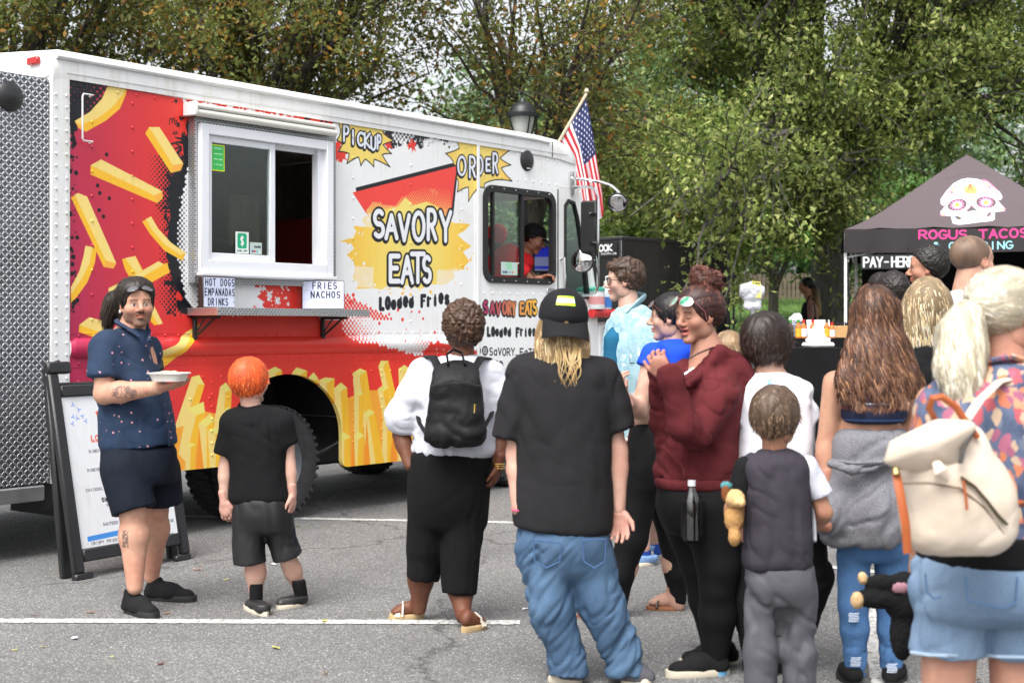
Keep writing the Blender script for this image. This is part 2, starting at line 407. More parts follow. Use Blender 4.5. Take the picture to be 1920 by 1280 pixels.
# ------------------------------------------------------------------ print: an anti-aliased canvas and a stroke alphabet
class Canvas:
 """w x h metres, res metres per texel; points are mapped by s.f (identity by default) to metres on the canvas"""
 def __init__(s, x0, z0, x1, z1, res, bgc, f=None):
  s.x0, s.z0, s.res = x0, z0, res; s.w = int((x1 - x0) / res); s.h = int((z1 - z0) / res)
  s.a = np.empty((s.h, s.w, 3), np.float32); s.a[:] = np.array(bgc) / 255.; s.f = f or (lambda p: p)
  s.x1 = x0 + s.w * res; s.z1 = z0 + s.h * res
 def map(s, pts): return np.array([s.f(p) for p in pts], float)
 def blk(s, lo, hi):
  i0 = max(int((lo[0] - s.x0) / s.res) - 1, 0); i1 = min(int((hi[0] - s.x0) / s.res) + 2, s.w)
  j0 = max(int((lo[1] - s.z0) / s.res) - 1, 0); j1 = min(int((hi[1] - s.z0) / s.res) + 2, s.h)
  if i1 <= i0 or j1 <= j0: return None
  X, Z = np.meshgrid(s.x0 + (np.arange(i0, i1) + .5) * s.res, s.z0 + (np.arange(j0, j1) + .5) * s.res); return i0, i1, j0, j1, X, Z
 def put(s, b, cov, c, mask=None):
  i0, i1, j0, j1, X, Z = b; cov = cov[..., None]
  if mask is not None: cov = cov * mask[j0:j1, i0:i1, None]
  c = c(X, Z) if callable(c) else np.array(c) / 255.
  s.a[j0:j1, i0:i1] = s.a[j0:j1, i0:i1] * (1 - cov) + c * cov
 def inside(s, P, X, Z):
  ins = np.zeros(X.shape, bool); n = len(P)
  for i in range(n):
   (xa, za), (xb, zb) = P[i], P[(i + 1) % n]
   if za == zb: continue
   c = (za > Z) != (zb > Z); ins ^= c & (X < (xb - xa) * (Z - za) / (zb - za) + xa)
  return ins
 def poly(s, pts, c, mask=None, raw=False):
  P = np.array(pts, float) if raw else s.map(pts); b = s.blk(P.min(0), P.max(0))
  if b is None: return s
  X, Z = b[4:]; cov = 0
  for dx, dz in ((-.25, -.25), (.25, -.25), (-.25, .25), (.25, .25)): cov = cov + s.inside(P, X + dx * s.res, Z + dz * s.res) * .25
  s.put(b, cov, c, mask); return s
 def maskpoly(s, pts):
  m = np.zeros((s.h, s.w), np.float32); P = s.map(pts); b = s.blk(P.min(0), P.max(0)); m[b[2]:b[3], b[0]:b[1]] = s.inside(P, b[4], b[5]); return m
 def stroke(s, pts, wd, c, raw=False, w2=None, mask=None):
  P = np.array(pts, float) if raw else s.map(pts); mx = max(wd, w2 or 0)
  b = s.blk(P.min(0) - mx, P.max(0) + mx)
  if b is None: return s
  X, Z = b[4:]; d = np.full(X.shape, 9.)
  if len(P) == 1: d = np.hypot(X - P[0, 0], Z - P[0, 1]) - wd
  for i in range(len(P) - 1):
   a, e = P[i], P[i + 1] - P[i]; L = (e * e).sum() + 1e-12; t = np.clip(((X - a[0]) * e[0] + (Z - a[1]) * e[1]) / L, 0, 1)
   d = np.minimum(d, np.hypot(X - a[0] - t * e[0], Z - a[1] - t * e[1]) - wd)
  s.put(b, np.clip(.5 - d / s.res, 0, 1), c, mask); return s
 def dot(s, p, r, c, raw=False, mask=None): return s.stroke([p], r, c, raw, mask=mask)
 def dots(s, mask_fn, cell, c, pts):
  """halftone: dots on a 45 degree grid inside the polygon pts; mask_fn(x,z) in 0..1 gives the radius share"""
  P = s.map(pts); lo, hi = P.min(0), P.max(0); j = 0
  z = lo[1]
  while z < hi[1]:
   x = lo[0] + (j % 2) * cell / 2
   while x < hi[0]:
    if s.inside(P, np.array([[x]]), np.array([[z]]))[0, 0]:
     r = mask_fn(x, z) * cell * .52
     if r > s.res * .4: s.dot((x, z), r, c, raw=True)
    x += cell
   z += cell / 2; j += 1
  return s
 def splat(s, cx, cz, r, c, n=14, seed=0, jag=.6):
  rg = np.random.default_rng(seed); a = np.sort(rg.uniform(0, 2 * PI, n * 3)); rr = r * (1 - jag + 2 * jag * rg.random(n * 3) ** 1.5)
  return s.poly([(cx + q * math.cos(t), cz + q * math.sin(t)) for q, t in zip(rr, a)], c, raw=True)
def _arc(cx, cy, rx, ry, a0, a1, n=10):
 return [(cx + rx * math.cos(math.radians(a0 + (a1 - a0) * i / n)), cy + ry * math.sin(math.radians(a0 + (a1 - a0) * i / n))) for i in range(n + 1)]
_O = _arc(.5, .5, .5, .5, 90, 450, 18)
GL = {
 'A': [[(0, 0), (.5, 1), (1, 0)], [(.2, .38), (.8, .38)]], 'B': [[(0, 0), (0, 1)] + _arc(.45, .76, .45, .24, 90, -90, 8) + [(0, .52)], [(0, .52)] + _arc(.5, .26, .5, .26, 90, -90, 8) + [(0, 0)]],
 'C': [_arc(.55, .5, .55, .5, 50, 310, 14)], 'D': [[(0, 0), (0, 1)] + _arc(.35, .5, .65, .5, 90, -90, 10) + [(0, 0)]],
 'E': [[(1, 1), (0, 1), (0, 0), (1, 0)], [(0, .52), (.8, .52)]], 'F': [[(1, 1), (0, 1), (0, 0)], [(0, .52), (.8, .52)]],
 'G': [_arc(.55, .5, .55, .5, 50, 340, 14) + [(1.05, .45), (.6, .45)]], 'H': [[(0, 0), (0, 1)], [(1, 0), (1, 1)], [(0, .52), (1, .52)]],
 'I': [[(.5, 0), (.5, 1)]], 'J': [[(.8, 1), (.8, .3)] + _arc(.45, .3, .35, .3, 0, -180, 8)], 'K': [[(0, 0), (0, 1)], [(.95, 1), (0, .45), (1, 0)]],
 'L': [[(0, 1), (0, 0), (.9, 0)]], 'M': [[(0, 0), (.05, 1), (.5, .35), (.95, 1), (1, 0)]], 'N': [[(0, 0), (0, 1), (1, 0), (1, 1)]],
 'O': [_O], 'P': [[(0, 0), (0, 1)] + _arc(.45, .73, .5, .27, 90, -90, 8) + [(0, .46)]], 'Q': [_O, [(.6, .3), (1, -.05)]],
 'R': [[(0, 0), (0, 1)] + _arc(.45, .74, .5, .26, 90, -90, 8) + [(0, .48)], [(.4, .48), (1, 0)]],
 'S': [_arc(.5, .74, .46, .26, 40, 270, 10) + _arc(.5, .25, .48, .25, 90, -140, 10)], 'T': [[(0, 1), (1, 1)], [(.5, 1), (.5, 0)]],
 'U': [[(0, 1), (0, .4)] + _arc(.5, .4, .5, .4, 180, 360, 10) + [(1, 1)]], 'V': [[(0, 1), (.5, 0), (1, 1)]], 'W': [[(0, 1), (.25, 0), (.5, .7), (.75, 0), (1, 1)]],
 'X': [[(0, 0), (1, 1)], [(0, 1), (1, 0)]], 'Y': [[(0, 1), (.5, .45), (1, 1)], [(.5, .45), (.5, 0)]], 'Z': [[(0, 1), (1, 1), (0, 0), (1, 0)]],
 '&': [[(1, 0), (.2, .8)] + _arc(.45, .8, .22, .2, 180, 0, 6) + [(.15, .35)] + _arc(.4, .22, .32, .22, 160, 340, 8) + [(.95, .5)]], '-': [[(.1, .5), (.9, .5)]],
 '.': [[(.5, .0), (.5, .03)]], ',': [[(.5, .05), (.4, -.12)]], '_': [[(0, 0), (1, 0)]], '$': [_arc(.5, .7, .4, .2, 40, 270, 8) + _arc(.5, .3, .4, .2, 90, -140, 8), [(.5, 1), (.5, 0)]],
 '0': [_O], '1': [[(.2, .8), (.5, 1), (.5, 0)]], '4': [[(.75, 0), (.75, 1), (0, .35), (1, .35)]], '5': [[(.9, 1), (.1, 1), (.08, .55)] + _arc(.45, .32, .48, .32, 120, -150, 10)],
 '6': [[(.8, 1), (.15, .5)] + _arc(.5, .3, .42, .3, 150, -210, 12)], '7': [[(0, 1), (1, 1), (.35, 0)]], '9': [[(.2, 0), (.85, .5)] + _arc(.5, .7, .42, .3, -30, 330, 12)],
 'e': [[(.1, .5), (.9, .5)] + _arc(.5, .5, .45, .42, 0, 300, 12)], 'a': [_arc(.45, .35, .42, .35, 0, 360, 12), [(.87, .75), (.87, 0)]], 'd': [_arc(.45, .35, .42, .35, 0, 360, 12), [(.9, 1), (.9, 0)]],
 'r': [[(.15, .75), (.15, 0)], [(.15, .5), (.5, .75), (.85, .7)]], 'i': [[(.5, .7), (.5, 0)], [(.5, 1), (.5, .98)]], 's': [_arc(.5, .55, .38, .2, 40, 270, 8) + _arc(.5, .17, .4, .19, 90, -140, 8)],
 'n': [[(.1, .75), (.1, 0)], [(.1, .5)] + _arc(.5, .45, .4, .3, 160, 0, 8) + [(.9, 0)]], 't': [[(.5, 1), (.5, .1), (.8, 0)], [(.15, .7), (.85, .7)]], 'l': [[(.5, 1), (.5, 0)]], 'o': [_arc(.5, .36, .42, .36, 0, 360, 12)],
 'c': [_arc(.55, .36, .45, .36, 50, 310, 10)], 'm': [[(.05, .75), (.05, 0)], _arc(.27, .45, .22, .28, 170, 0, 6) + [(.5, 0)], _arc(.73, .45, .22, .28, 170, 0, 6) + [(.95, 0)]],
 '*': [[(.5, .5), (.5, .55)]], "'": [[(.5, 1), (.5, .8)]]}
def text(cv, s, p0, p1, h, wd, c, gap=.28, jit=0, seed=0, up=None, raw=False, out=None, outc=None, off=(0, 0)):
 """lay the string from p0 to p1 (bottom left, bottom right, in the canvas's input coordinates, y down unless raw); h letter height; wd stroke in metres"""
 rg = random.Random(seed); n = len(s); p0 = np.array(p0, float); p1 = np.array(p1, float); d = (p1 - p0); cell = 1 / (n - gap * 1.0 if n > 1 else 1)
 upv = np.array(up if up is not None else ((0, 1) if raw else (0, -1)), float); res = []
 for i, ch in enumerate(s):
  if ch == ' ': continue
  g = GL.get(ch) or GL.get(ch.upper()); jy = rg.uniform(-jit, jit) * h; tl = rg.uniform(-jit, jit)
  for pl in g:
   q = []
   for x, y in pl:
    x_ = x + (y - .5) * tl * .6; q.append(p0 + d * cell * (i + x_ * (1 - gap)) + upv * (y * h + jy))
   res.append(q)
 if out:
  for q in res: cv.stroke([(a + off[0], b + off[1]) for a, b in q], out, outc, raw)
 for q in res: cv.stroke(q, wd, c, raw)
# ================================================================== THE FOOD TRUCK
OT = np.array([-2.912, 9.0]); UT = np.array([.6117, .7911]); TRZ = math.atan2(UT[1], UT[0])
def TS(p, d=0.0):
 """photo pixel -> (s, z) on the truck's side plane pushed out by d metres"""
 ox, oy = OT[0] + d * .7911, OT[1] - d * .6117; k = (p[0] - 960) / F
 s = (k * oy - ox) / (UT[0] - k * UT[1]); return (s, CH - (p[1] - HY) / F * (oy + s * UT[1]))
def rounded(x0, z0, x1, z1, r, n=6):
 return _arc(x1 - r, z1 - r, r, r, 0, 90, n) + _arc(x0 + r, z1 - r, r, r, 90, 180, n) + _arc(x0 + r, z0 + r, r, r, 180, 270, n) + _arc(x1 - r, z0 + r, r, r, 270, 360, n)
def c1(pts): return [(x * .39073, 60 + y * .39062) for x, y in pts]                # zoom crops -> photo pixels
def c2(pts): return [(x * .5311, 500 + y * .53125) for x, y in pts]
def c5(pts): return [(300 + x * .3125, 600 + y * .3125) for x, y in pts]
def c6(pts): return [(600 + x * .20833, 180 + y * .20833) for x, y in pts]
def paint_wrap():
 cv = Canvas(0, .3, 5.65, 3.1, .0033, (236, 237, 238), TS)
 RED, MAG, BLK, WHT = np.array((232, 58, 47)), np.array((180, 46, 84)), (22, 24, 32), (238, 238, 240)
 Y1, Y2, OR, LY = (246, 190, 52), (243, 216, 128), (246, 150, 42), (240, 226, 120)
 def redg(X, Z):
  t = np.clip((X - .1) / 1.0 + .12 * (Z - 2), 0, 1)[..., None]; return (MAG * (1 - t) + RED * t) / 255.
 big = [(132, 144), (250, 168), (345, 186), (480, 205), (625, 229), (615, 245), (600, 262), (600, 300), (600, 520), (590, 560), (600, 600), (640, 600), (652, 560), (680, 585), (760, 625), (800, 640), (862, 650), (900, 660), (900, 900), (130, 930)]
 cv.poly(big, redg)
 rg = np.random.default_rng(3)
 # ragged edge of the red: white splashes
 for x, y, r in [(455, 545, .10), (470, 560, .12), (505, 552, .03), (495, 540, .025), (520, 565, .03), (440, 580, .05), (540, 570, .015), (488, 575, .03), (365, 190, .03), (395, 196, .03), (430, 202, .035), (470, 212, .04), (520, 217, .03)]:
  s, z = TS((x, y)); cv.splat(s, z, r, WHT, 10, int(x * 7 + y))
 cv.poly([(375, 525), (440, 525), (475, 535), (490, 550), (470, 565), (480, 585), (375, 585)], WHT)
 for i in range(40):
  x, y = rg.uniform(436, 545), rg.uniform(528, 582); cv.dot((x, y), .004 + .012 * rg.random() ** 2, WHT)
 for i in range(70):
  x = rg.uniform(345, 560); cv.dot((x, 186 + (x - 345) * .155 + rg.uniform(-2, 9)), .004 + .014 * rg.random() ** 2, WHT)
 # white halftone eating into the red right of the shelf
 def ht(x, z):
  a, b = TS((690, 545)), TS((790, 720)); t = ((x - a[0]) * .55 - (z - 1.62) * 1.25 + .25 * math.sin(x * 6) + .12 * math.sin(x * 17)); return float(np.clip(.95 - t * .9, 0, .97))
 cv.dots(lambda x, z: float(np.clip(.97 - abs(x - 2.95 - (1.62 - z) * .9) * 1.0, .0, .95)), .042, WHT, [(640, 560), (700, 590), (770, 620), (800, 640), (790, 668), (745, 655), (700, 645), (655, 640), (640, 610)])
 for x, y, r in [(700, 588, .1), (730, 600, .14), (770, 618, .14), (690, 572, .05), (800, 628, .1), (850, 640, .08), (765, 640, .05), (745, 650, .06)]:
  s, z = TS((x, y)); cv.splat(s, z, r * .55, WHT, 12, int(x))
 for i in range(120):
  x = rg.uniform(640, 870); y = 560 + (x - 640) * .36 + rg.normal() * 22; cv.dot((x, y), .005 + .014 * rg.random() ** 2, WHT if rg.random() < .75 else tuple(RED))
 cv.dots(lambda x, z: .6, .04, tuple(RED), [(645, 550), (655, 555), (690, 575), (740, 600), (720, 602), (660, 590), (645, 585)])
 # black splash beside the window
 blk = [(352, 190), (357, 215), (348, 235), (352, 255), (342, 262), (345, 300), (330, 318), (333, 345), (322, 380), (318, 420), (310, 470), (318, 500), (330, 540), (345, 560), (352, 590), (362, 600), (372, 590), (375, 200)]
 cv.poly(blk, BLK)
 for i in range(60):
  y = rg.uniform(200, 590); x = 345 - 22 * math.sin((y - 200) / 390 * PI) + rg.normal() * 9; s, z = TS((x, y)); cv.splat(s, z, .012 + .05 * rg.random() ** 2, BLK, 7, i, .8)
 for i in range(30):
  y = rg.uniform(260, 580); x = 357 - 30 * math.sin((y - 200) / 390 * PI); cv.stroke([(x, y), (x - rg.uniform(8, 22), y + rg.uniform(-8, 14))], .006, BLK, w2=.001)
 cv.dots(lambda x, z: float(np.clip((x - .72) * 3.2, 0, .8)), .035, BLK, [(275, 285), (330, 300), (335, 375), (300, 400), (275, 340)])
 cv.dots(lambda x, z: float(np.clip((x - .75) * 2.6, 0, .8)), .036, BLK, [(280, 380), (330, 370), (330, 600), (290, 560), (300, 470)])
 cv.dots(lambda x, z: float(np.clip((x - .88) * 4, 0, .85)), .036, WHT, [(335, 400), (357, 290), (372, 300), (372, 590), (350, 560), (330, 480)])
 for i in range(25): cv.dot((rg.uniform(335, 372), rg.uniform(300, 580)), .004 + .018 * rg.random() ** 3, WHT)
 # magenta halftone and black in the top left corner, specks along the left edge
 cv.poly([(132, 145), (150, 148), (165, 156), (152, 165), (170, 172), (148, 180), (160, 195), (150, 215), (140, 225), (146, 245), (132, 250)], BLK)
 cv.dots(lambda x, z: float(np.clip(1.0 - (x - .15) * 1.3, 0.2, .9)), .05, (196, 52, 96), [(132, 145), (165, 152), (160, 200), (132, 200)])
 cv.dots(lambda x, z: float(np.clip(1.05 - (x - .15) * 1.9 - (2.95 - z) * .5, 0, .85)), .05, BLK, [(133, 145), (235, 160), (205, 190), (165, 215), (133, 245)])
 for i in range(70):
  y = rg.uniform(250, 590); cv.dot((132 + abs(rg.normal()) * 7, y), .004 + .014 * rg.random() ** 2, BLK)
 for x, y in ((183, 348), (187, 362), (186, 394), (194, 406), (205, 372), (200, 290), (330, 190)): cv.dot((x, y), .013, BLK)
 # tossed fries: lit top, side, end
 def fry(o, light=None, end=None, f=c1):
  cv.poly(f(o), Y1)
  if light: cv.poly(f(light), Y2)
  if end: cv.poly(f(end), (244, 176, 70))
 fry([(525, 243), (612, 252), (605, 300), (575, 370), (510, 425), (412, 480), (358, 428), (430, 385), (490, 320)], [(525, 243), (612, 252), (590, 300), (540, 360), (470, 415), (385, 445), (358, 428), (430, 385), (490, 320)], [(358, 428), (372, 440), (412, 480), (376, 462)])
 fry([(715, 457), (765, 457), (880, 632), (868, 665), (820, 677), (697, 487)], [(715, 457), (765, 457), (880, 632), (830, 640)], [(830, 640), (880, 632), (868, 665), (820, 677)])
 fry([(485, 612), (780, 765), (780, 800), (755, 822), (435, 685), (435, 640)], [(435, 640), (485, 612), (780, 765), (742, 785)], [(742, 785), (780, 765), (780, 800), (755, 822)])
 fry([(375, 773), (418, 790), (558, 1110), (545, 1135), (498, 1128), (340, 795)], [(358, 780), (375, 773), (418, 790), (558, 1110), (508, 1098)], [(508, 1098), (558, 1110), (545, 1135), (498, 1128)])
 fry([(725, 885), (760, 945), (820, 1010), (892, 1060), (875, 1098), (790, 1050), (720, 970), (682, 910)], [(725, 885), (760, 945), (820, 1010), (892, 1060), (868, 1072), (790, 1020), (730, 950), (700, 898)])
 fry([(410, 1025), (465, 1040), (455, 1110), (420, 1200), (370, 1270), (340, 1300), (340, 1225), (380, 1150), (400, 1080)], [(410, 1025), (445, 1032), (430, 1110), (390, 1190), (340, 1260), (340, 1225), (380, 1150), (400, 1080)])
 fry([(585, 1090), (650, 1075), (690, 1150), (640, 1210), (600, 1140)], [(600, 1085), (650, 1075), (680, 1145), (655, 1160)])
 fry([(760, 1100), (797, 1120), (790, 1155), (640, 1260), (540, 1300), (520, 1230), (640, 1170)], [(760, 1100), (797, 1120), (640, 1215), (520, 1262), (520, 1230), (640, 1170)])
 fry([(315, 178), (400, 200), (360, 260), (278, 230), (280, 205)], [(280, 205), (315, 178), (400, 200), (355, 232)], f=c2)
 fry([(540, 130), (575, 200), (545, 207), (530, 190), (525, 130)], [(540, 130), (575, 200), (560, 205), (525, 150)], f=c2)
 fry([(655, 232), (705, 200), (690, 245), (640, 305), (575, 357), (558, 350), (552, 300), (610, 275)], [(655, 232), (690, 215), (640, 285), (565, 325), (552, 300), (610, 275)], f=c2)
 fry([(383, 90), (440, 70), (590, -15), (600, 20), (480, 85), (383, 112)], [(383, 90), (440, 70), (590, -15), (480, 50)], f=c2)
 # the heap of fries along the bottom
 cv.poly(c5([(80, 640), (165, 520), (330, 560), (380, 600), (620, 460), (960, 400), (1060, 500), (1140, 460), (1260, 420), (1400, 420), (1600, 450), (1900, 440), (1900, 900), (60, 960)]), (246, 168, 58))
 def fr(tl, ap, tr, br, bl, cl=None, s1=Y2, s2=Y1, cap=LY):
  tl, ap, tr, br, bl = (np.array(q, float) for q in (tl, ap, tr, br, bl)); ctr = cl or ((tl + tr) / 2 + (0, abs(tr[0] - tl[0]) * .28)); ctr = np.array(ctr, float); mb = bl + (br - bl) * .52
  cv.poly(c5([tl, ctr, mb, bl]), s1); cv.poly(c5([ctr, tr, br, mb]), s2); cv.poly(c5([tl, ap, tr, ctr]), cap)
 for q in [((650, 300), (690, 278), (732, 300), (735, 350), (650, 350)), ((795, 310), (820, 283), (884, 303), (880, 360), (780, 350)), ((890, 345), (922, 312), (952, 352), (955, 420), (880, 400)),
              ((190, 340), (235, 328), (268, 388), (200, 620), (85, 650)), ((360, 400), (395, 372), (430, 420), (420, 700), (320, 640)), ((165, 530), (262, 488), (270, 552), (190, 890), (110, 800)),
              ((1155, 318), (1200, 288), (1240, 305), (1290, 640), (1180, 640)), ((1310, 278), (1325, 243), (1370, 243), (1440, 560), (1370, 560)), ((1430, 292), (1465, 268), (1500, 290), (1480, 600), (1440, 600)), ((950, 362), (990, 343), (1048, 348), (1040, 560), (1020, 560)),
              ((1042, 410), (1085, 373), (1123, 405), (1145, 880), (1075, 880)), ((1165, 440), (1190, 425), (1222, 440), (1215, 880), (1165, 880)), ((1305, 415), (1340, 385), (1372, 405), (1392, 600), (1340, 600)), ((1500, 330), (1540, 300), (1590, 330), (1600, 880), (1520, 880)), ((1620, 360), (1660, 330), (1700, 360), (1700, 880), (1640, 880)),
              ((1335, 600), (1360, 585), (1392, 598), (1392, 880), (1330, 880)), ((1218, 570), (1250, 533), (1288, 552), (1350, 880), (1240, 880)), ((230, 620), (300, 560), (330, 600), (300, 890), (260, 890)), ((155, 745), (185, 735), (215, 745), (210, 900), (150, 900)), ((285, 660), (330, 645), (380, 660), (370, 900), (300, 900)), ((380, 540), (410, 520), (440, 545), (440, 900), (380, 900)),
              ((1072, 700), (1102, 668), (1142, 700), (1130, 890), (1075, 890)), ((1158, 700), (1192, 665), (1226, 692), (1212, 890), (1150, 890)), ((1420, 640), (1450, 610), (1480, 640), (1480, 890), (1430, 890))]:
  fr(*q)
 for q in [[(1060, 880), (1075, 700), (1085, 880)], [(1145, 880), (1160, 640), (1172, 880)], [(1225, 880), (1240, 600), (1262, 880)], [(1380, 880), (1400, 600), (1425, 880)], [(215, 890), (235, 640), (262, 890)]]: cv.poly(c5(q), OR)
 # white right half: pick-up burst, dark halftone, carton, yellow splash
 cv.poly(c6([(640, 270), (900, 330), (1180, 375), (1150, 415), (1060, 400), (1000, 440), (900, 480), (820, 430), (760, 440), (640, 480), (600, 440), (580, 330)]), (34, 38, 48))
 cv.dots(lambda x, z: .62, .045, WHT, c6([(660, 300), (760, 290), (900, 330), (860, 380), (780, 430), (660, 430), (640, 360)]))
 for i in range(60):
  x, y = rg.uniform(760, 1180), rg.uniform(380, 470); cv.dot(c6([(x, y)])[0], .004 + .014 * rg.random() ** 2, WHT if rg.random() < .8 else (34, 38, 48))
 for x, y, r in [(1000, 390, .05), (950, 440, .05), (1040, 420, .05), (760, 470, .06), (700, 490, .05), (880, 490, .04), (1100, 430, .04)]:
  s, z = TS(c6([(x, y)])[0]); cv.splat(s, z, r, WHT, 10, int(x))
 for x, y, r in [(610, 430, .05), (830, 445, .045), (800, 440, .02), (165, 430, .06), (200, 530, .05), (150, 520, .05), (165, 555, .03), (100, 200, .03)]:
  s, z = TS(c6([(x, y)])[0]); cv.splat(s, z, r, tuple(RED), 10, int(x))
 cv.poly(c6([(-200, 180), (0, 180), (150, 210), (160, 245), (0, 215), (-200, 190)]), tuple(RED))
 for i in range(20): cv.dot(c6([(rg.uniform(-150, 150), rg.uniform(190, 235))])[0], .012, BLK)
 def burst(pts, ctr):
  def g(X, Z):
   a, b = TS(ctr); t = np.clip(np.hypot(X - a, (Z - b)) * 1.7 - .35, 0, 1)[..., None]; return (np.array((240, 214, 112)) * (1 - t) + np.array((246, 172, 66)) * t) / 255.
  P = c6(pts); Q = []
  for i in range(len(P)):      # every second point is a tip; curve the flanks
   a, b = np.array(P[i]), np.array(P[(i + 1) % len(P)]); m = (a + b) / 2; cc = np.array(ctr); m = m + (cc - m) * .07
   for t in np.linspace(0, 1, 6)[:-1]: Q.append(tuple((1 - t) ** 2 * a + 2 * t * (1 - t) * m + t * t * b))
  cv.poly(Q, g); cv.stroke(Q + [Q[0]], .0045, BLK)
 burst([(150, 205), (262, 215), (225, 95), (370, 215), (390, 125), (470, 260), (625, 262), (565, 330), (670, 405), (568, 440), (645, 520), (560, 530), (630, 640), (490, 570), (485, 640), (410, 570), (368, 630), (345, 550), (242, 610), (262, 520), (165, 500), (200, 430), (150, 400), (185, 320)], c6([(380, 380)])[0])
 burst([(1130, 518), (1255, 470), (1180, 290), (1370, 420), (1375, 290), (1480, 410), (1625, 335), (1600, 470), (1740, 468), (1620, 560), (1720, 622), (1630, 650), (1730, 768), (1590, 755), (1480, 790), (1480, 830), (1420, 830), (1335, 950), (1335, 820), (1235, 865), (1240, 750), (1090, 745), (1205, 640), (1190, 580)], c6([(1420, 600)])[0])
 # carton
 car = [(661, 361), (857, 311), (852, 345), (846, 402), (830, 425), (703, 425)]
 cv.poly([(667, 352), (848, 306), (859, 313), (850, 402), (842, 402), (846, 322), (668, 360)], BLK)
 cv.poly(car, tuple(RED + (8, 14, 18)))
 mk = cv.maskpoly(car)
 cv.dots(lambda x, z: float(np.clip(.85 - (z - 2.33) * 2.4, 0.0, .8)), .028, (243, 196, 110), [(755, 368), (800, 350), (845, 358), (845, 405), (700, 410), (684, 395), (700, 380), (740, 385)])
 # yellow splash
 def yg(X, Z):
  a, b = TS((770, 475)); t = np.clip(np.abs(X - a) * 1.1 - .1, 0, 1)[..., None] ** 1.2; return (np.array((240, 220, 122)) * (1 - t) + np.array((248, 186, 50)) * t) / 255.
 sp = [(700, 398), (720, 392), (745, 388), (760, 370), (775, 385), (800, 378), (822, 388), (835, 408), (850, 418), (882, 420), (872, 432), (858, 440), (868, 450), (884, 462), (868, 472), (880, 490), (866, 505), (850, 510), (853, 520), (838, 532), (800, 534), (790, 544), (766, 534), (748, 540), (730, 534), (716, 543), (700, 540), (668, 542), (672, 530), (660, 522), (666, 505), (662, 488), (650, 478), (664, 466), (658, 456), (637, 452), (662, 446), (668, 434), (662, 424), (685, 425), (678, 410)]
 cv.poly(sp, yg)
 for i in range(170):
  a = rg.uniform(0, 2 * PI); x, y = 768 + 106 * math.cos(a) * rg.uniform(.85, 1.15), 465 + 84 * math.sin(a) * rg.uniform(.9, 1.12)
  if y > 392: cv.dot((x, y), .004 + .011 * rg.random() ** 2, (247, 192, 70) if rg.random() < .6 else WHT)
 for x0, y0, x1, y1 in ((660, 500, 700, 540), (820, 505, 860, 535), (655, 400, 700, 425)):
  cv.dots(lambda x, z: .55, .028, WHT, [(x0, y0), (x1, y0), (x1, y1), (x0, y1)])
 # lettering
 def big_text(s, a, b, h, wd, out, seed, jit=.05, fill=(236, 238, 244), gap=.2):
  text(cv, s, (a[0] - 1.0, a[1] + 2.0), (b[0] - 1.0, b[1] + 2.0), h, 0, fill, gap, jit, seed, out=out * 1.12, outc=BLK)
  text(cv, s, a, b, h, wd, fill, gap, jit, seed, out=out, outc=BLK)
  for_ = (206, 208, 220)
 def slant(s, q, out, wd, seed, fill):
  # q: per letter (x0, y0, x1, y1, height)
  for ps in (1, 0):
   for ch, (x0, yb, x1, yt) in zip(s, q):
    for pl in GL[ch]:
     P = [(x0 + x * (x1 - x0), yb + (yt - yb) * y) for x, y in pl]
     f = fill(x0) if callable(fill) else fill
     if ps:
      cv.stroke([(a - 1.2, b + 2.2) for a, b in P], out, BLK); cv.stroke(P, out, BLK)
     else: cv.stroke(P, wd, f)
 slant('SAVORY', [(702, 443, 719, 396), (724, 446, 744, 404), (749, 450, 767, 404), (775, 450, 795, 399), (803, 448, 817, 394), (826, 451, 845, 398)], .038, .021, 1, (234, 236, 242))
 slant('EATS', [(732, 527, 748, 480), (754, 529, 773, 482), (772, 528, 795, 476), (794, 528, 807, 482)], .038, .021, 2, (234, 236, 242))
 slant('PICKUP', [(645, 264, 654, 237), (661, 270, 663, 245), (671, 273, 682, 249), (684, 277, 694, 250), (696, 281, 704, 257), (708, 279, 714, 254)], .021, .011, 3, (226, 230, 242))
 slant('ORDER', [(859, 328, 873, 294), (881, 332, 891, 294), (896, 326, 905, 294), (912, 320, 919, 298), (925, 324, 933, 288)], .023, .0125, 4, (226, 230, 242))
 grd = lambda x: tuple(np.clip(np.array((170, 50, 100)) + (np.array((250, 190, 70)) - np.array((170, 50, 100))) * (x - 905) / 95, 0, 255))
 slant('SAVORY', [(908, 586, 914, 565), (920, 587, 927, 567), (931, 589, 938, 568), (943, 588, 950, 566), (953, 589, 958, 566), (961, 590, 966, 568)], .021, .013, 5, grd)
 slant('EATS', [(976, 588, 982, 568), (985, 588, 992, 566), (991, 590, 1000, 565), (1000, 588, 1006, 564)], .021, .013, 6, grd)
 def chunky(s, x0, y0, x1, y1, h, w_, seed):
  rg2 = random.Random(seed); n = len(s); st = (x1 - x0) / n
  for i, ch in enumerate(s):
   if ch == ' ': continue
   t = i / n; bx = x0 + st * i; by = y0 + (y1 - y0) * t + rg2.uniform(-1.5, 1.5); hh = h * (1 if ch.isupper() else .93)
   g = GL.get(ch, GL.get(ch.upper()))
   for k, pl in enumerate(g):
    cv.stroke([(bx + st * .1 + x * st * .55, by - y * hh) for x, y in pl], w_ * (1.35 if k == 0 else .8), (26, 28, 38))
 chunky('LOaded Fries', 712, 580, 845, 567, 19, .0125, 4)
 chunky('LOaded Fries', 914, 629, 1006, 629, 14, .0105, 9)
 text(cv, 'SaVORY_EaTS_PA', (918, 665), (1030, 668), 13, .0062, (26, 28, 38), .3, .04, 3)
 text(cv, '570.460.09', (916, 696), (1012, 697), 19, .0085, (26, 28, 38), .3, .03, 4)
 for cx in (897, 909.5): cv.dot((cx, 657.5), .043 if cx > 900 else .036, (26, 28, 38))
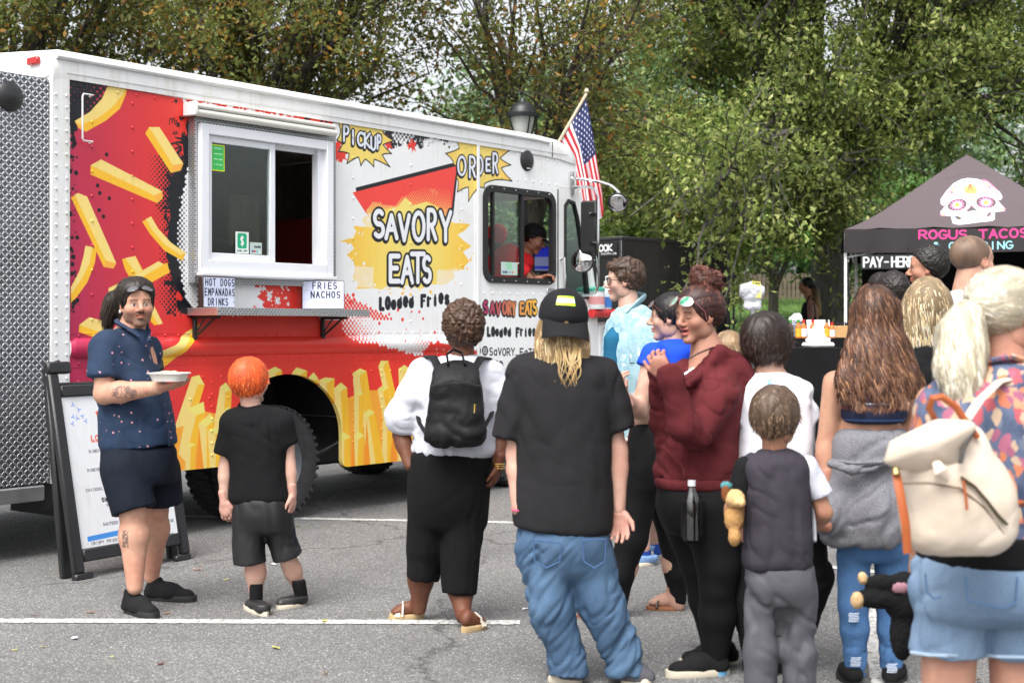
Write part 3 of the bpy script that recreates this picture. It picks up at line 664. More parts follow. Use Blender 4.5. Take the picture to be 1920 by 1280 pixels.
 text(cv, 'F', (895, 663), (899, 663), 11, .006, WHT, 0)
 a = TS((909.5, 657.5)); cv.stroke([(a[0] + x, a[1] + y) for x, y in rounded(-.022, -.022, .022, .022, .008)] + [(a[0] + .022, a[1] + .014)], .0035, WHT, raw=True); cv.stroke([(a[0] + x, a[1] + y) for x, y in _arc(0, 0, .01, .01, 0, 360, 12)], .003, WHT, raw=True)
 for bx, by in ((318, 222), (806, 355)):
  c = (30, 20, 26) if bx < 400 else (243, 160, 110)
  cv.stroke([(bx, by + 12), (bx, by + 2), (bx + 4, by), (bx + 5, by + 10), (bx + 6, by + 2), (bx + 9, by), (bx + 10, by + 11), (bx + 14, by + 9), (bx + 13, by + 4), (bx + 10, by + 6)], .003, c)
 return cv
WR = paint_wrap()
def wuv(me): planar_uv(me, lambda c: (c[:, 0] - WR.x0) / (WR.x1 - WR.x0), lambda c: (c[:, 2] - WR.z0) / (WR.z1 - WR.z0)); return me
M_wrap = image_mat('vinyl_wrap', WR.a, .34, bump=.06, spec=.45)
m = NT('white_paint'); g_ = m.math('ADD', m.math('MULTIPLY', m.noise(2.5, detail=5), .5), m.math('MULTIPLY', m.noise(3.5, vec=m.co((8, 8, .6)), detail=5), .5)); m.set(m.ramp(g_, [(.30, rgb(200, 194, 182)), (.40, rgb(220, 219, 215)), (.50, rgb(229, 230, 231))]), .34); M_white = m.m
M_white2 = plain('white_trim', rgb(214, 215, 216), .4, 0, .05, 5)
M_black = plain('black_rubber', (.012, .012, .013), .55, 0, .2, 8)
M_blackm = plain('black_metal', (.02, .02, .022), .4, 0, .2, 8)
M_dark = plain('dark_interior', (.02, .017, .014), .8, 0, .4, 4)
M_steel = plain('brushed_steel', (.55, .56, .58), .28, 1, .1, 10)
M_chrome = plain('chrome_mirror', (.75, .76, .78), .06, 1, .02, 5)
M_tyre = plain('tyre_rubber', (.028, .028, .03), .8, 0, .3, 20, .2, 90)
M_pvc = plain('window_frame_white', rgb(232, 234, 240), .35, 0, .03, 4)
M_glass = glass('clear_glass', (.86, .92, .89), .2, fr=.2)
M_glassd = glass('window_glass', (.75, .80, .78), .08, fr=.14)
M_dkwall = plain('kitchen_wall', (.34, .30, .25), .5, 0, .3, 3)
# tread plate: raised lozenges, alternating direction
def plate_mat(name, base=(.20, .21, .23), lug=(.80, .81, .84), sc=1.0):
 m = NT(name); t = m.n('TexCoord'); sx = m.n('SeparateXYZ'); m.l(t.outputs['Object'], sx.inputs[0])
 X = m.math('MULTIPLY', sx.outputs[0], 19.0 * sc); Z = m.math('MULTIPLY', sx.outputs[2], 19.0 * sc)
 Yo = m.math('MULTIPLY', sx.outputs[1], 19.0 * sc); X = m.math('ADD', X, Yo)
 tot = None
 for k, (ox, oz, sg) in enumerate(((0, 0, 1), (.5, .5, 1), (.5, 0, -1), (0, .5, -1))):
  fx = m.math('SUBTRACT', m.math('FRACT', m.math('ADD', X, ox)), .5); fz = m.math('SUBTRACT', m.math('FRACT', m.math('ADD', Z, oz)), .5)
  a = m.math('ADD', m.math('MULTIPLY', fx, .707), m.math('MULTIPLY', fz, .707 * sg)); b = m.math('SUBTRACT', m.math('MULTIPLY', fz, .707), m.math('MULTIPLY', fx, .707 * sg))
  q = m.math('ADD', m.math('POWER', m.math('ABSOLUTE', m.math('MULTIPLY', a, 3.1)), 2.0), m.math('POWER', m.math('ABSOLUTE', m.math('MULTIPLY', b, 9.5)), 2.0))
  h = m.math('MAXIMUM', m.math('SUBTRACT', 1.0, q), 0.0); tot = h if tot is None else m.math('MAXIMUM', tot, h)
 hh = m.math('MINIMUM', m.math('MULTIPLY', tot, 2.2), 1.0)
 n = m.noise(2.2, detail=3)
 bc = m.mix(hh, m.ramp(n, [(.3, tuple(v * .5 for v in base)), (.7, base)]), lug)
 m.set(bc, m.math('SUBTRACT', .5, m.math('MULTIPLY', hh, .22)), .85); m.bump(hh, .9, .006); return m.m
M_plate = plate_mat('tread_plate')
M_plate2 = plate_mat('tread_plate_fine', (.34, .355, .37), (.75, .76, .78), 1.7)
truck = empty('food_truck', (OT[0], OT[1], 0), TRZ, 'red and white food truck wrapped in flying fries artwork, serving window open', 'food truck')
def T(name, mb, mat, parent=truck, smooth=True): return mb.obj(name, mat, parent, smooth)
# side skin with openings
arch = [(1.44, .46)] + [(1.44, .62)] + _arc(2.02, .62, .58, .48, 180, 0, 20)[1:] + [(2.60, .42)] + _arc(2.66, .42, .06, .06, 180, 270, 4)
arch2 = _arc(4.98, .5, .47, .46, 180, 0, 14)
front = [(5.47, .36), (5.47, 1.55), (5.47, 2.76), (5.76, 2.76), (5.76, 3.0), (5.74, 3.06)]
outline = [(0, .46)] + arch + [(4.51, .36)] + arch2 + front + [(0, 3.06)]
wo = (1.11, 1.84, 2.415, 2.865)
def TP(px, py, d): a = TS((px, py), d); return (a[0], -d, a[1])
win = [(wo[0], wo[1]), (wo[2], wo[1]), (wo[2], wo[3]), (wo[0], wo[3])]
cabw = rounded(4.38, 1.88, 5.37, 2.66, .1)
sk = MB().prism(outline, 0, .035, [win[::-1], cabw[::-1]])
me = sk.mesh('side_panel'); wuv(me); side = obj('side_panel', me, M_wrap, truck)
tag(side, 'side panel printed with flying fries, red splashes and lettering')
# corner post, roof cap, drip rail
T('corner_post', MB().box((-.012, -.012, .62), (.128, .05, 3.06), .006), M_white)
prof = [(-.012, 3.03), (-.016, 3.09), (-.014, 3.15), (.004, 3.195), (.05, 3.222), (1.1, 3.31), (2.15, 3.222), (2.2, 3.19), (2.215, 3.09), (2.215, 3.03)]
mb = MB(); V = []; P = []
xs = [0, .02, .08, 5.2, 5.5, 5.65, 5.73, 5.765]
dr = [.05, .012, 0, 0, 0.012, .045, .1, .19]
for i, x in enumerate(xs):
 for y, z in prof: V.append((x, y + (.02 if y < 1 else -.02) * (dr[i] > .1), max(z - dr[i], 3.0 if z < 3.05 else 3.035)))
m_ = len(prof)
for i in range(len(xs) - 1):
 for j in range(m_ - 1): P.append((i * m_ + j, i * m_ + j + 1, (i + 1) * m_ + j + 1, (i + 1) * m_ + j))
P += [tuple(range(m_)), tuple((len(xs) - 1) * m_ + j for j in range(m_))]
mb.add(V, P); T('roof', mb, M_white)
T('drip_rail', MB().tube([(0.02, -.022, 3.165), (2.5, -.022, 3.165), (5.1, -.022, 3.165), (5.3, -.018, 3.158)], .016, 8), M_white2)
T('roof_seam', MB().box((.1, -.0185, 3.068), (5.6, -.01, 3.076)), M_white2)
T('front_seam', MB().box((5.35, -.02, 3.03), (5.356, -.012, 3.17)), M_black)
# rear, far side, floor, front
T('rear_wall', MB().prism([(0.035, .5), (2.2, .5), (2.2, 3.03), (0.035, 3.03)], 0, .03).mesh('rear_wall') and MB().box((0, .036, .5), (.03, 2.2, 3.04)), M_white)
fw = MB().prism([(0, .5), (5.47, .5), (5.47, 3.04), (0, 3.04)], 2.17, 2.2, [rounded(4.2, 1.7, 5.35, 2.7, .1)[::-1]])
T('far_wall', fw, M_white)
T('floor', MB().box((.03, .036, .74), (1.35, 2.17, .78)).box((1.35, .78, .74), (2.7, 2.17, .78)).box((2.7, .036, .74), (5.9, 2.17, .78)), plain('grey_floor', (.3, .3, .3), .6)); T('underfloor', MB().box((.03, .036, .60), (1.33, 2.17, .735)).box((1.33, .8, .6), (2.72, 2.17, .735)).box((2.72, .036, .60), (5.9, 2.17, .735)).box((1.35, .76, .78), (2.7, .78, 1.13)), M_black)
T('ceiling_lining', MB().box((.03, .036, 2.985), (5.6, 2.17, 3.0)), M_white2)
T('kitchen_lining', MB().box((.031, 2.15, .68), (4.0, 2.168, 2.98)).box((3.98, 1.0, .68), (4.0, 2.15, 2.98)).box((.032, .04, .68), (.04, 2.15, 2.98)), M_dkwall)
T('chassis', MB().box((.2, .5, .42), (5.6, .62, .6)).box((.2, 1.55, .42), (5.6, 1.67, .6)).box((1.9, .2, .36), (2.1, 2.0, .5)).tube([(2.9, .1, .62), (2.45, .5, .3)], .02).box((2.9, .7, .3), (4.0, 1.4, .55), .02), M_blackm)
# belt rail printed with the wrap
mb = MB(); V = []; P = []; q = [(0, 1.245), (-.018, 1.255), (-.036, 1.285), (-.04, 1.32), (-.034, 1.35), (-.016, 1.372), (0, 1.38)]; sx_ = [.13, .15, .17] + list(np.linspace(.3, 4.1, 14)) + [4.18, 4.2]
for i, x in enumerate(sx_):
 f = .4 if i in (0, len(sx_) - 1) else (.8 if i in (1, len(sx_) - 2) else 1)
 for y, z in q: V.append((x, y * f - .0, 1.312 + (z - 1.312) * (f if f > .5 else .8)))
m_ = len(q)
for i in range(len(sx_) - 1):
 for j in range(m_ - 1): P.append((i * m_ + j, i * m_ + j + 1, (i + 1) * m_ + j + 1, (i + 1) * m_ + j))
P += [tuple(range(m_)), tuple((len(sx_) - 1) * m_ + j for j in range(m_))]
mb.add(V, P); me = mb.mesh('belt_rail', True); wuv(me); obj('belt_rail', me, M_wrap, truck)
# seam strips
mb = MB()
for z in (1.19, 1.405): mb.box((.13, -.003, z), (4.2, .001, z + .006))
for x in (4.225, 4.245): mb.box((x, -.004, .38), (x + .006, .001, 3.03))
me = mb.mesh('seam_strip'); wuv(me); obj('seam_strip', me, M_wrap, truck)
T('door_post', MB().box((4.255, -.014, .4), (4.29, .0, 3.03), .004), M_white)
# rivets (hundreds; one part)
mb = MB(); dome = [(.011, 0), (.0085, -.005), (.004, -.0075)]
def rivet(s, z, r=1):
 a = np.arange(6) / 6 * 2 * PI; V = []
 for rr, y in dome: V.append(np.stack([s + r * rr * np.cos(a), np.full(6, y), z + r * rr * np.sin(a)], 1))
 V = np.concatenate(V); P = [(i * 6 + j, i * 6 + (j + 1) % 6, (i + 1) * 6 + (j + 1) % 6, (i + 1) * 6 + j) for i in range(2) for j in range(6)] + [tuple(12 + j for j in range(6))]; mb.add(V, P)
for s in np.arange(.2, 4.2, .115): rivet(s, 1.215); rivet(s, 1.395)
for s in np.arange(.2, 1.4, .17): rivet(s, 1.10); rivet(s + .06, .95)
for s in np.arange(2.7, 4.2, .115): rivet(s, 1.1)
for s in np.arange(.2, 5.6, .15): rivet(s, 3.0)
for x in (.35, .78, 1.3, 2.72, 3.05, 3.55, 4.0):
 for z in np.arange(.55, 1.1, .085):
  if not (1.35 < x < 2.65): rivet(x, z)
for x in (.3, .62, 2.72, 3.4, 4.05):
 for z in np.arange(1.5, 2.95, .16): rivet(x, z)
for x in np.arange(4.36, 5.45, .12): rivet(x, 1.75); rivet(x, 2.78)
me = mb.mesh('rivets', True); wuv(me); o = obj('rivets', me, M_wrap, truck); tag(o, kind='stuff')
mb = MB()
for z in np.arange(.75, 3.0, .075):
 for x in (.022, .1):
  n_ = mb.n; rivet(x, z); mb.V[-1][:, 1] -= .0125
T('post_rivets', mb, M_white).__setitem__('kind', 'stuff')
# serving window
sur = MB().prism([(1.09, 1.755), (2.462, 1.755), (2.462, 2.925), (1.09, 2.925)], -.07, 0.0, [win[::-1]]); T('window_surround', sur, M_plate2)
def ring(x0, z0, x1, z1, w_, ya, yb, mat, name, parent=truck, bot=None):
 b = MB(); bt = bot or w_
 b.box((x0, ya, z0), (x0 + w_, yb, z1), .004).box((x1 - w_, ya, z0), (x1, yb, z1), .004).box((x0 + w_, ya + .001, z1 - w_), (x1 - w_, yb, z1), .004).box((x0 + w_, ya + .001, z0), (x1 - w_, yb, z0 + bt), .004)
 return b.obj(name, mat, parent)
wf = ring(1.12, 1.835, 2.405, 2.86, .07, -.105, -.02, M_pvc, 'window_frame', bot=.085)
T('window_sill', MB().box((1.10, -.135, 1.80), (2.42, -.071, 1.834), .01), M_pvc)
sa = ring(1.19, 1.92, 1.835, 2.79, .05, -.075, -.035, M_pvc, 'window_sash')
obj('pane', MB().box((1.24, -.058, 1.97), (1.785, -.052, 2.74)).mesh('pane'), M_glassd, sa)
T('sash_track', MB().box((2.28, -.06, 1.92), (2.335, .0, 2.79)).box((1.835, -.03, 2.755), (2.28, .0, 2.79)), M_pvc)
cvs = Canvas(0, 0, .14, .2, .002, (60, 190, 90)); cvs.stroke([(0, 0), (.14, 0), (.14, .2), (0, .2), (0, 0)], .008, (226, 226, 40), raw=True)
for i, (t_, h_) in enumerate((('GREEN', .012), ('INSPECTED', .008), ('FOOD SAFE', .008), ('2ND FLOOR', .007))): text(cvs, t_.replace('2ND', 'N'), (.025, .165 - i * .04), (.115, .165 - i * .04), h_, .0016, (200, 240, 205), .25, raw=True)
def decal(name, s0, z0, s1, z1, y, cvx, parent, mat=None):
 me = mesh(name, [(s0, y, z0), (s1, y, z0), (s1, y, z1), (s0, y, z1)], [(0, 1, 2, 3)], smooth=False, uv=[(0, 0), (1, 0), (1, 1), (0, 1)]); return obj(name, me, mat or image_mat(name + '_print', cvx.a, .5), parent)
decal('notice_sticker', 1.245, 2.545, 1.365, 2.73, -.0605, cvs, sa)
cvs = Canvas(0, 0, .13, .15, .002, (230, 240, 236)); cvs.poly(rounded(.02, .035, .11, .14, .015), (24, 170, 120), raw=True); text(cvs, '$', (.05, .055), (.08, .055), .065, .006, (240, 240, 240), 0, raw=True); text(cvs, 'PAY HERE'.replace('PAY HERE', 'CASH APP'), (.015, .012), (.115, .012), .012, .0015, (40, 60, 60), .25, raw=True)
decal('payment_sticker', 1.465, 1.975, 1.59, 2.13, -.0605, cvs, sa)
cvs = Canvas(0, 0, .12, .09, .002, (190, 206, 200)); text(cvs, 'SQUARE', (.045, .05), (.11, .05), .014, .002, (40, 50, 60), .25, raw=True)
for i, c in enumerate(((40, 60, 130), (210, 60, 50), (80, 190, 200), (230, 230, 230))): cvs.poly([(.02 + i * .022, .015), (.038 + i * .022, .015), (.038 + i * .022, .03), (.02 + i * .022, .03)], c, raw=True)
decal('card_sticker', 1.60, 1.975, 1.715, 2.06, -.0605, cvs, sa)
# awning roll over the window
aw = MB().box((1.06, -.14, 2.955), (2.40, -.004, 2.985), .01).tube([(1.06, -.115, 2.925), (2.41, -.115, 2.925)], .027, 10).tube([(1.06, -.105, 2.972), (2.41, -.105, 2.972)], .02, 10)
T('awning_roll', aw, plain('awning_cream', rgb(222, 220, 212), .5, 0, .05, 6))
T('awning_cap', MB().box((1.038, -.15, 2.90), (1.059, -.002, 2.998), .008), M_white2)
# shelf
sh = T('serving_shelf', MB().box((1.09, -.32, 1.555), (2.56, -.004, 1.575), .002), M_plate2)
obj('shelf_edge', MB().box((1.085, -.328, 1.530), (2.565, -.3205, 1.582), .002).mesh(), M_plate2, sh)
obj('shelf_end', MB().box((1.078, -.318, 1.530), (1.0895, -.004, 1.583), .002).mesh(), plain('bare_aluminium', (.72, .62, .6), .35, .9, .08, 6), sh)  # bare metal with a pinkish reflection put into its base colour
for x in (1.12, 2.36):
 b = MB().box((x, -.03, 1.36), (x + .03, -.005, 1.529), .003).box((x, -.27, 1.508), (x + .03, -.031, 1.529), .003).tube([(x + .015, -.02, 1.38), (x + .015, -.22, 1.51)], .009, 6).tube([(x + .015, -.02, 1.40), (x + .015, -.12, 1.51)], .006, 6)
 obj('shelf_bracket', b.mesh(smooth=True), M_blackm, sh)
# grab handle
T('grab_handle', MB().tube([(.28, -.003, 2.94), (.27, -.05, 2.945), (.2, -.055, 2.945), (.19, -.055, 2.93), (.19, -.055, 2.66), (.2, -.055, 2.645), (.27, -.05, 2.645), (.28, -.003, 2.64)], .006, 6), M_white2)
# kitchen inside
def K(name, mb, mat, smooth=True): return mb.obj(name, mat, truck, smooth)
K('worktop', MB().box((.1, 1.5, 1.5), (3.6, 2.14, 1.56), .01).box((.1, 1.52, .69), (3.6, 2.14, 1.5)), M_steel)
K('water_jug', MB().lathe([(.001, 1.56), (.13, 1.57), (.14, 1.6), (.14, 1.75), (.125, 1.77), (.14, 1.79), (.14, 1.98), (.12, 2.05), (.04, 2.1), (.03, 2.15), (.001, 2.15)], 20, np.array([[1, 0, 0, 1.75], [0, 1, 0, .9], [0, 0, 1, .35], [0, 0, 0, 1]])), plain('blue_jug', (.12, .26, .28), .2))
K('paper_bag', MB().box((2.3, .95, 2.1), (2.62, 1.0, 2.52), .01).tube([(2.4, .94, 2.45), (2.42, .935, 2.3), (2.5, .935, 2.3), (2.52, .94, 2.45)], .006), plain('kraft_paper', (.4, .33, .2), .8))
K('red_cabinet', MB().box((3.4, 1.1, .7), (3.97, 2.1, 2.4), .02), plain('red_cabinet', (.4, .03, .03), .45))
K('kitchen_notice', MB().box((3.44, 1.085, 2.0), (3.66, 1.092, 2.22)), plain('tan_notice', (.2, .16, .1), .8))
K('fryer', MB().box((2.9, .35, .69), (3.5, .95, 1.85), .02).box((2.95, .4, 1.86), (3.1, .6, 2.05), .01).lathe([(.001, 1.86), (.08, 1.86), (.09, 2.0), (.001, 2.0)], 12, np.array([[1, 0, 0, 3.3], [0, 1, 0, .7], [0, 0, 1, 0], [0, 0, 0, 1]])), M_steel)
for i, (s_, y_, z_, r_, c_) in enumerate(((2.0, 1.62, 1.56, .10, (.5, .45, .4)), (2.35, 1.7, 1.56, .09, (.35, .05, .04)), (2.7, 1.62, 1.56, .11, (.6, .6, .6)), (3.05, 1.75, 1.56, .08, (.5, .35, .1)))): K('kitchen_pot', MB().lathe([(.001, z_), (r_, z_), (r_, z_ + .2 + .05 * i), (.001, z_ + .2 + .05 * i)], 16, np.array([[1, 0, 0, s_], [0, 1, 0, y_], [0, 0, 1, 0], [0, 0, 0, 1]])), plain('pot_%d' % i, c_, .4))
K('wall_shelf', MB().box((1.6, 1.9, 2.2), (3.6, 2.14, 2.23)), M_steel)
for i in range(7): K('shelf_box', MB().box((1.7 + i * .26, 1.92, 2.232), (1.88 + i * .26, 2.1, 2.36 + .04 * (i % 3)), .005), plain('carton_%d' % i, [(.4, .3, .15), (.5, .1, .08), (.6, .6, .55), (.1, .2, .35)][i % 4], .6))
K('hanging_pan', MB().lathe([(.001, 0), (.16, 0), (.18, .05)], 16, np.array([[1, 0, 0, 3.0], [0, 0, 1, 1.6], [0, 1, 0, 2.45], [0, 0, 0, 1]]), False), plain('brass_pan', (.12, .09, .03), .3, 1))
# cab window: black rubber, sliding panes
def frame_ring(x0, z0, x1, z1, w_, r, ya, yb, mat, name, parent=truck):
 return MB().prism(rounded(x0, z0, x1, z1, r, 8), ya, yb, [rounded(x0 + w_, z0 + w_, x1 - w_, z1 - w_, max(r - w_ * .6, .02), 8)[::-1]]).obj(name, mat, parent)
cf = frame_ring(4.34, 1.84, 5.41, 2.70, .055, .12, -.02, .03, M_black, 'cab_window_frame')
for s in np.linspace(4.45, 5.3, 6):
 for z in (1.862, 2.678): obj('frame_screw', MB().lathe([(.001, -.004), (.007, -.003), (.008, 0), (.001, 0)], 6, np.array([[1, 0, 0, s], [0, 0, 1, -.021], [0, 1, 0, z], [0, 0, 0, 1]])).mesh(), M_steel, cf)
obj('window_divider', MB().box((4.47, -.012, 1.9), (4.495, .02, 2.645)).box((4.885, -.012, 1.9), (4.925, .02, 2.645)).mesh(), M_black, cf)
obj('pane', MB().box((4.495, .002, 1.9), (4.885, .006, 2.645)).mesh(), M_glass, cf)
cvs = Canvas(0, 0, .3, .14, .002, (190, 210, 205)); cvs.poly([(.1, .06), (.2, .06), (.2, .135), (.1, .135)], (150, 210, 175), raw=True); text(cvs, 'SQUARE', (.03, .02), (.12, .02), .02, .003, (40, 80, 120), .25, raw=True)
for i, c in enumerate(((60, 160, 220), (210, 60, 50), (230, 200, 60))): cvs.dot((.16 + i * .045, .03), .012, c, raw=True)
decal('payment_sticker', 4.60, 1.915, 4.84, 2.03, -.0, cvs, cf)
# door: edge lines, hinges, handle
T('door_edge', MB().box((5.455, -.004, .4), (5.468, .0, 2.74)), M_black)
for z in (1.72, .8): T('door_hinge', MB().box((5.28, -.012, z), (5.40, -.0, z + .09), .003), M_steel)
T('door_handle', MB().tube([(5.50, -.005, 2.08), (5.50, -.055, 2.10), (5.50, -.06, 1.93), (5.50, -.06, 1.78), (5.50, -.055, 1.72), (5.50, -.005, 1.70)], .012, 8), M_chrome)
# cab front: raked quarter glass, pillar, windscreen, nose
qo = [(5.475, .36), (6.12, .36), (6.12, 1.60), (5.80, 2.757), (5.475, 2.757)]
qh = [(5.56, 1.72), (5.98, 1.72), (5.93, 2.0), (5.80, 2.48), (5.73, 2.64), (5.62, 2.66), (5.56, 2.60)]
T('cab_front_panel', MB().prism(qo, .0, .04, [qh[::-1]]), M_white)
cx, cz = np.mean(qh, 0)
big_ = [(cx + (x - cx) * 1.0, cz + (z - cz) * 1.0) for x, z in qh]; sm = [(cx + (x - cx) * .84, cz + (z - cz) * .93) for x, z in qh]
qf = T('quarter_window_frame', MB().prism(big_, -.012, .03, [sm[::-1]]), M_black)
obj('pane', MB().prism(sm, .01, .014).mesh(), glass('green_tinted_glass', (.6, .78, .72), .6), qf)
T('windscreen', MB().add([(6.12, .04, 1.6), (6.12, 2.16, 1.6), (5.82, 2.16, 2.72), (5.82, .04, 2.72)], [(0, 1, 2, 3)]), M_glass, smooth=False)
T('windscreen_pillar', MB().tube([(6.12, .02, 1.6), (5.81, .02, 2.74)], .035, 8).tube([(6.12, 2.16, 1.6), (5.81, 2.16, 2.74)], .035, 8).box((5.76, -.0, 2.7), (5.84, 2.2, 2.8), .01), M_white)
T('nose', MB().box((6.121, .0, .55), (6.55, 2.2, 1.50), .05), M_white)
T('nose_trim', MB().tube([(5.95, -.05, 1.585), (6.45, -.05, 1.585), (6.56, -.02, 1.57), (6.62, .06, 1.50), (6.64, .1, 1.35)], .045, 10).tube([(6.45, -.02, 1.585), (6.45, 2.2, 1.585)], .045, 10), plain('red_paint', rgb(214, 46, 50), .35))
T('bonnet_shelf', MB().box((5.96, -.03, 1.595), (6.5, 2.15, 1.62), .005), M_white2)
T('hood_latch', MB().tube([(6.25, -.02, 1.45), (6.25, -.03, 1.3), (6.22, -.03, 1.1)], .02, 8).tube([(6.4, -.02, 1.3), (6.4, -.03, 1.0)], .018, 8).box((6.2, -.04, .85), (6.5, -.0, 1.0), .01), M_blackm)
T('front_bumper', MB().box((6.56, -.05, .45), (6.72, 2.25, .68), .03), M_blackm)
# mirrors
def disc(c, r, n, th=.02, dome=.02):
 n = Vector(n).normalized(); R = n.to_track_quat('Z', 'Y').to_matrix().to_4x4(); R.translation = Vector(c)
 return MB().lathe([(.001, dome), (r * .5, dome * .8), (r * .9, dome * .3), (r, 0), (r, -th), (.001, -th)], 28, np.array(R))
T('mirror_bracket', MB().tube([TP(1073, 366, .01), TP(1073, 345, .03), TP(1073, 322, .03)], .02), M_steel)
ma = T('mirror_arm', MB().tube([TP(1071, 334, .03), TP(1100, 337, .2), TP(1130, 342, .35), TP(1148, 349, .5), TP(1160, 360, .56), TP(1166, 374, .58)], .013), M_chrome)
obj('convex_mirror', disc(TP(1158, 381, .55), .085, (-.75, -.45, -.45)).mesh(smooth=True), M_chrome, ma); c_ = np.array(TP(1158, 381, .55)) + np.array((.75, .45, .45)) * .012; obj('mirror_rim', disc(tuple(c_), .092, (-.75, -.45, -.45), .02, .001).mesh(smooth=True), M_black, ma)
mb_ = T('mirror_loop', MB().tube([TP(1077, 352, .02), TP(1100, 350, .3), TP(1116, 354, .44), TP(1121, 368, .46), TP(1121, 450, .46), TP(1121, 538, .46), TP(1116, 549, .42), TP(1105, 553, .3), TP(1086, 554, .02)], .013), M_chrome)
c_ = TP(1104, 425, .35); obj('flat_mirror', MB().box((c_[0], -.25, c_[2] - .24), (c_[0] + .05, -.43, c_[2] + .24), .015).mesh(smooth=True), M_black, mb_)
obj('convex_mirror', disc(TP(1091, 489, .25), .102, (-.95, -.3, 0)).mesh(smooth=True), M_chrome, mb_); c_ = np.array(TP(1091, 489, .25)) + np.array((.95, .3, 0)) * .012; obj('mirror_rim', disc(tuple(c_), .111, (-.95, -.3, 0), .02, .001).mesh(smooth=True), M_black, mb_)
obj('mirror_strut', MB().tube([TP(1121, 489, .46), TP(1095, 489, .27)], .01).tube([TP(1121, 400, .46), TP(1106, 400, .37)], .01).tube([TP(1121, 455, .46), TP(1106, 455, .37)], .01).mesh(smooth=True), M_chrome, mb_)
# vents / speakers
T('round_vent', disc((4.98, -.004, 2.965), .1, (0, -1, 0), .004, .035), M_blackm)
T('vent_badge', MB().box((4.955, -.03, 2.885), (4.995, -.02, 2.893)), M_white2)
# storage box at the rear
bx = T('rear_storage_box', MB().box((-2.2, .0, .46), (-.013, 2.1, 3.02), .012), M_plate); tag(bx, 'tread plate storage box at the rear with round black vent')
obj('box_lower_edge', MB().box((-2.2, -.006, .36), (-.05, .3, .458), .01).mesh(), plain('scuffed_aluminium', (.5, .5, .51), .45, .9, .2, 6), bx)
obj('box_vent', disc((-.30, -.002, 2.87), .095, (0, -1, 0), .004, .04).mesh(smooth=True), M_blackm, bx)
T('mud_flap', MB().box((.03, .05, .25), (.05, .5, .45)).box((-.05, .02, .3), (.02, .06, .46)), M_black)
T('marker_light', MB().box((-.03, .115, 3.125), (-.001, .235, 3.175), .008), plain('red_lens', rgb(170, 30, 26), .25))
T('rear_roof_trim', MB().box((-.02, .01, 3.03), (-.0, 2.2, 3.075), .006), M_white2)
T('tail_lamp', disc((.24, -.004, .98), .06, (0, -1, 0), .004, .03), plain('red_lens_low', rgb(150, 20, 16), .25))
# wheels
def wheel(name, x, y, r=.43, wd=.24):
 R = np.array([[1, 0, 0, x], [0, 0, 1, y], [0, -1, 0, r], [0, 0, 0, 1.]])
 t = empty(name, (x, y, r)); t.parent = truck; R0 = R.copy(); R0[:3, 3] = 0
 ty = MB().lathe([(r * .60, 0), (r * .66, -.012), (r * .84, -.022), (r * .95, -.008), (r * .985, .02), (r * .985, wd - .02), (r * .95, wd + .008), (r * .84, wd + .02), (r * .6, wd)], 48, R0 @ np.diag([1, 1, 1, 1]), cap=False)
 for i in range(44):
  a = i / 44 * 2 * PI
  for zz, off in ((.02, 0), (wd * .52, .5)):
   aa = a + off * 2 * PI / 44; M = np.array(Matrix.Rotation(aa, 4, 'Z')); M = R0 @ M @ np.array(Matrix.Translation((r * .985, 0, zz)))
   ty.box((-.01, -.02, -.012), (.014, .018, wd * .42), .003, M)
  M = R0 @ np.array(Matrix.Rotation(a, 4, 'Z')) @ np.array(Matrix.Translation((r * .955, 0, -.012))); ty.box((-.02, -.012, -.006), (.02, .012, .02), .003, M)
 obj('tyre', ty.mesh(smooth=True), M_tyre, t)
 obj('rim', MB().lathe([(r * .60, 0), (r * .57, .02), (r * .5, .07), (r * .44, .12), (r * .3, .13), (r * .26, .05), (r * .2, .02), (.001, .02)], 32, R0, cap=False).mesh(smooth=True), plain('rim_paint', (.09, .1, .115), .5), t)
 hb = MB()
 for i in range(8):
  a = i / 8 * 2 * PI; M = R0 @ np.array(Matrix.Translation((r * .37 * math.cos(a), r * .37 * math.sin(a), .09))); hb.lathe([(.02, .03), (.016, 0), (.001, 0)], 6, M, cap=False)
 obj('lug_nut', hb.mesh(), M_steel, t).__setitem__('kind', 'stuff')
 return t
wheel('wheel', 1.97, .06); wheel('wheel', 1.97, .36); wheel('wheel', 4.98, .08); wheel('wheel', 4.98, 1.88); wheel('wheel', 1.97, 1.86)
T('wheel_well', MB().prism([(1.36, .75), (1.45, 1.12), (2.55, 1.12), (2.68, .75), (2.66, .75), (2.53, 1.10), (1.47, 1.10), (1.38, .75)], .036, .75), M_black)
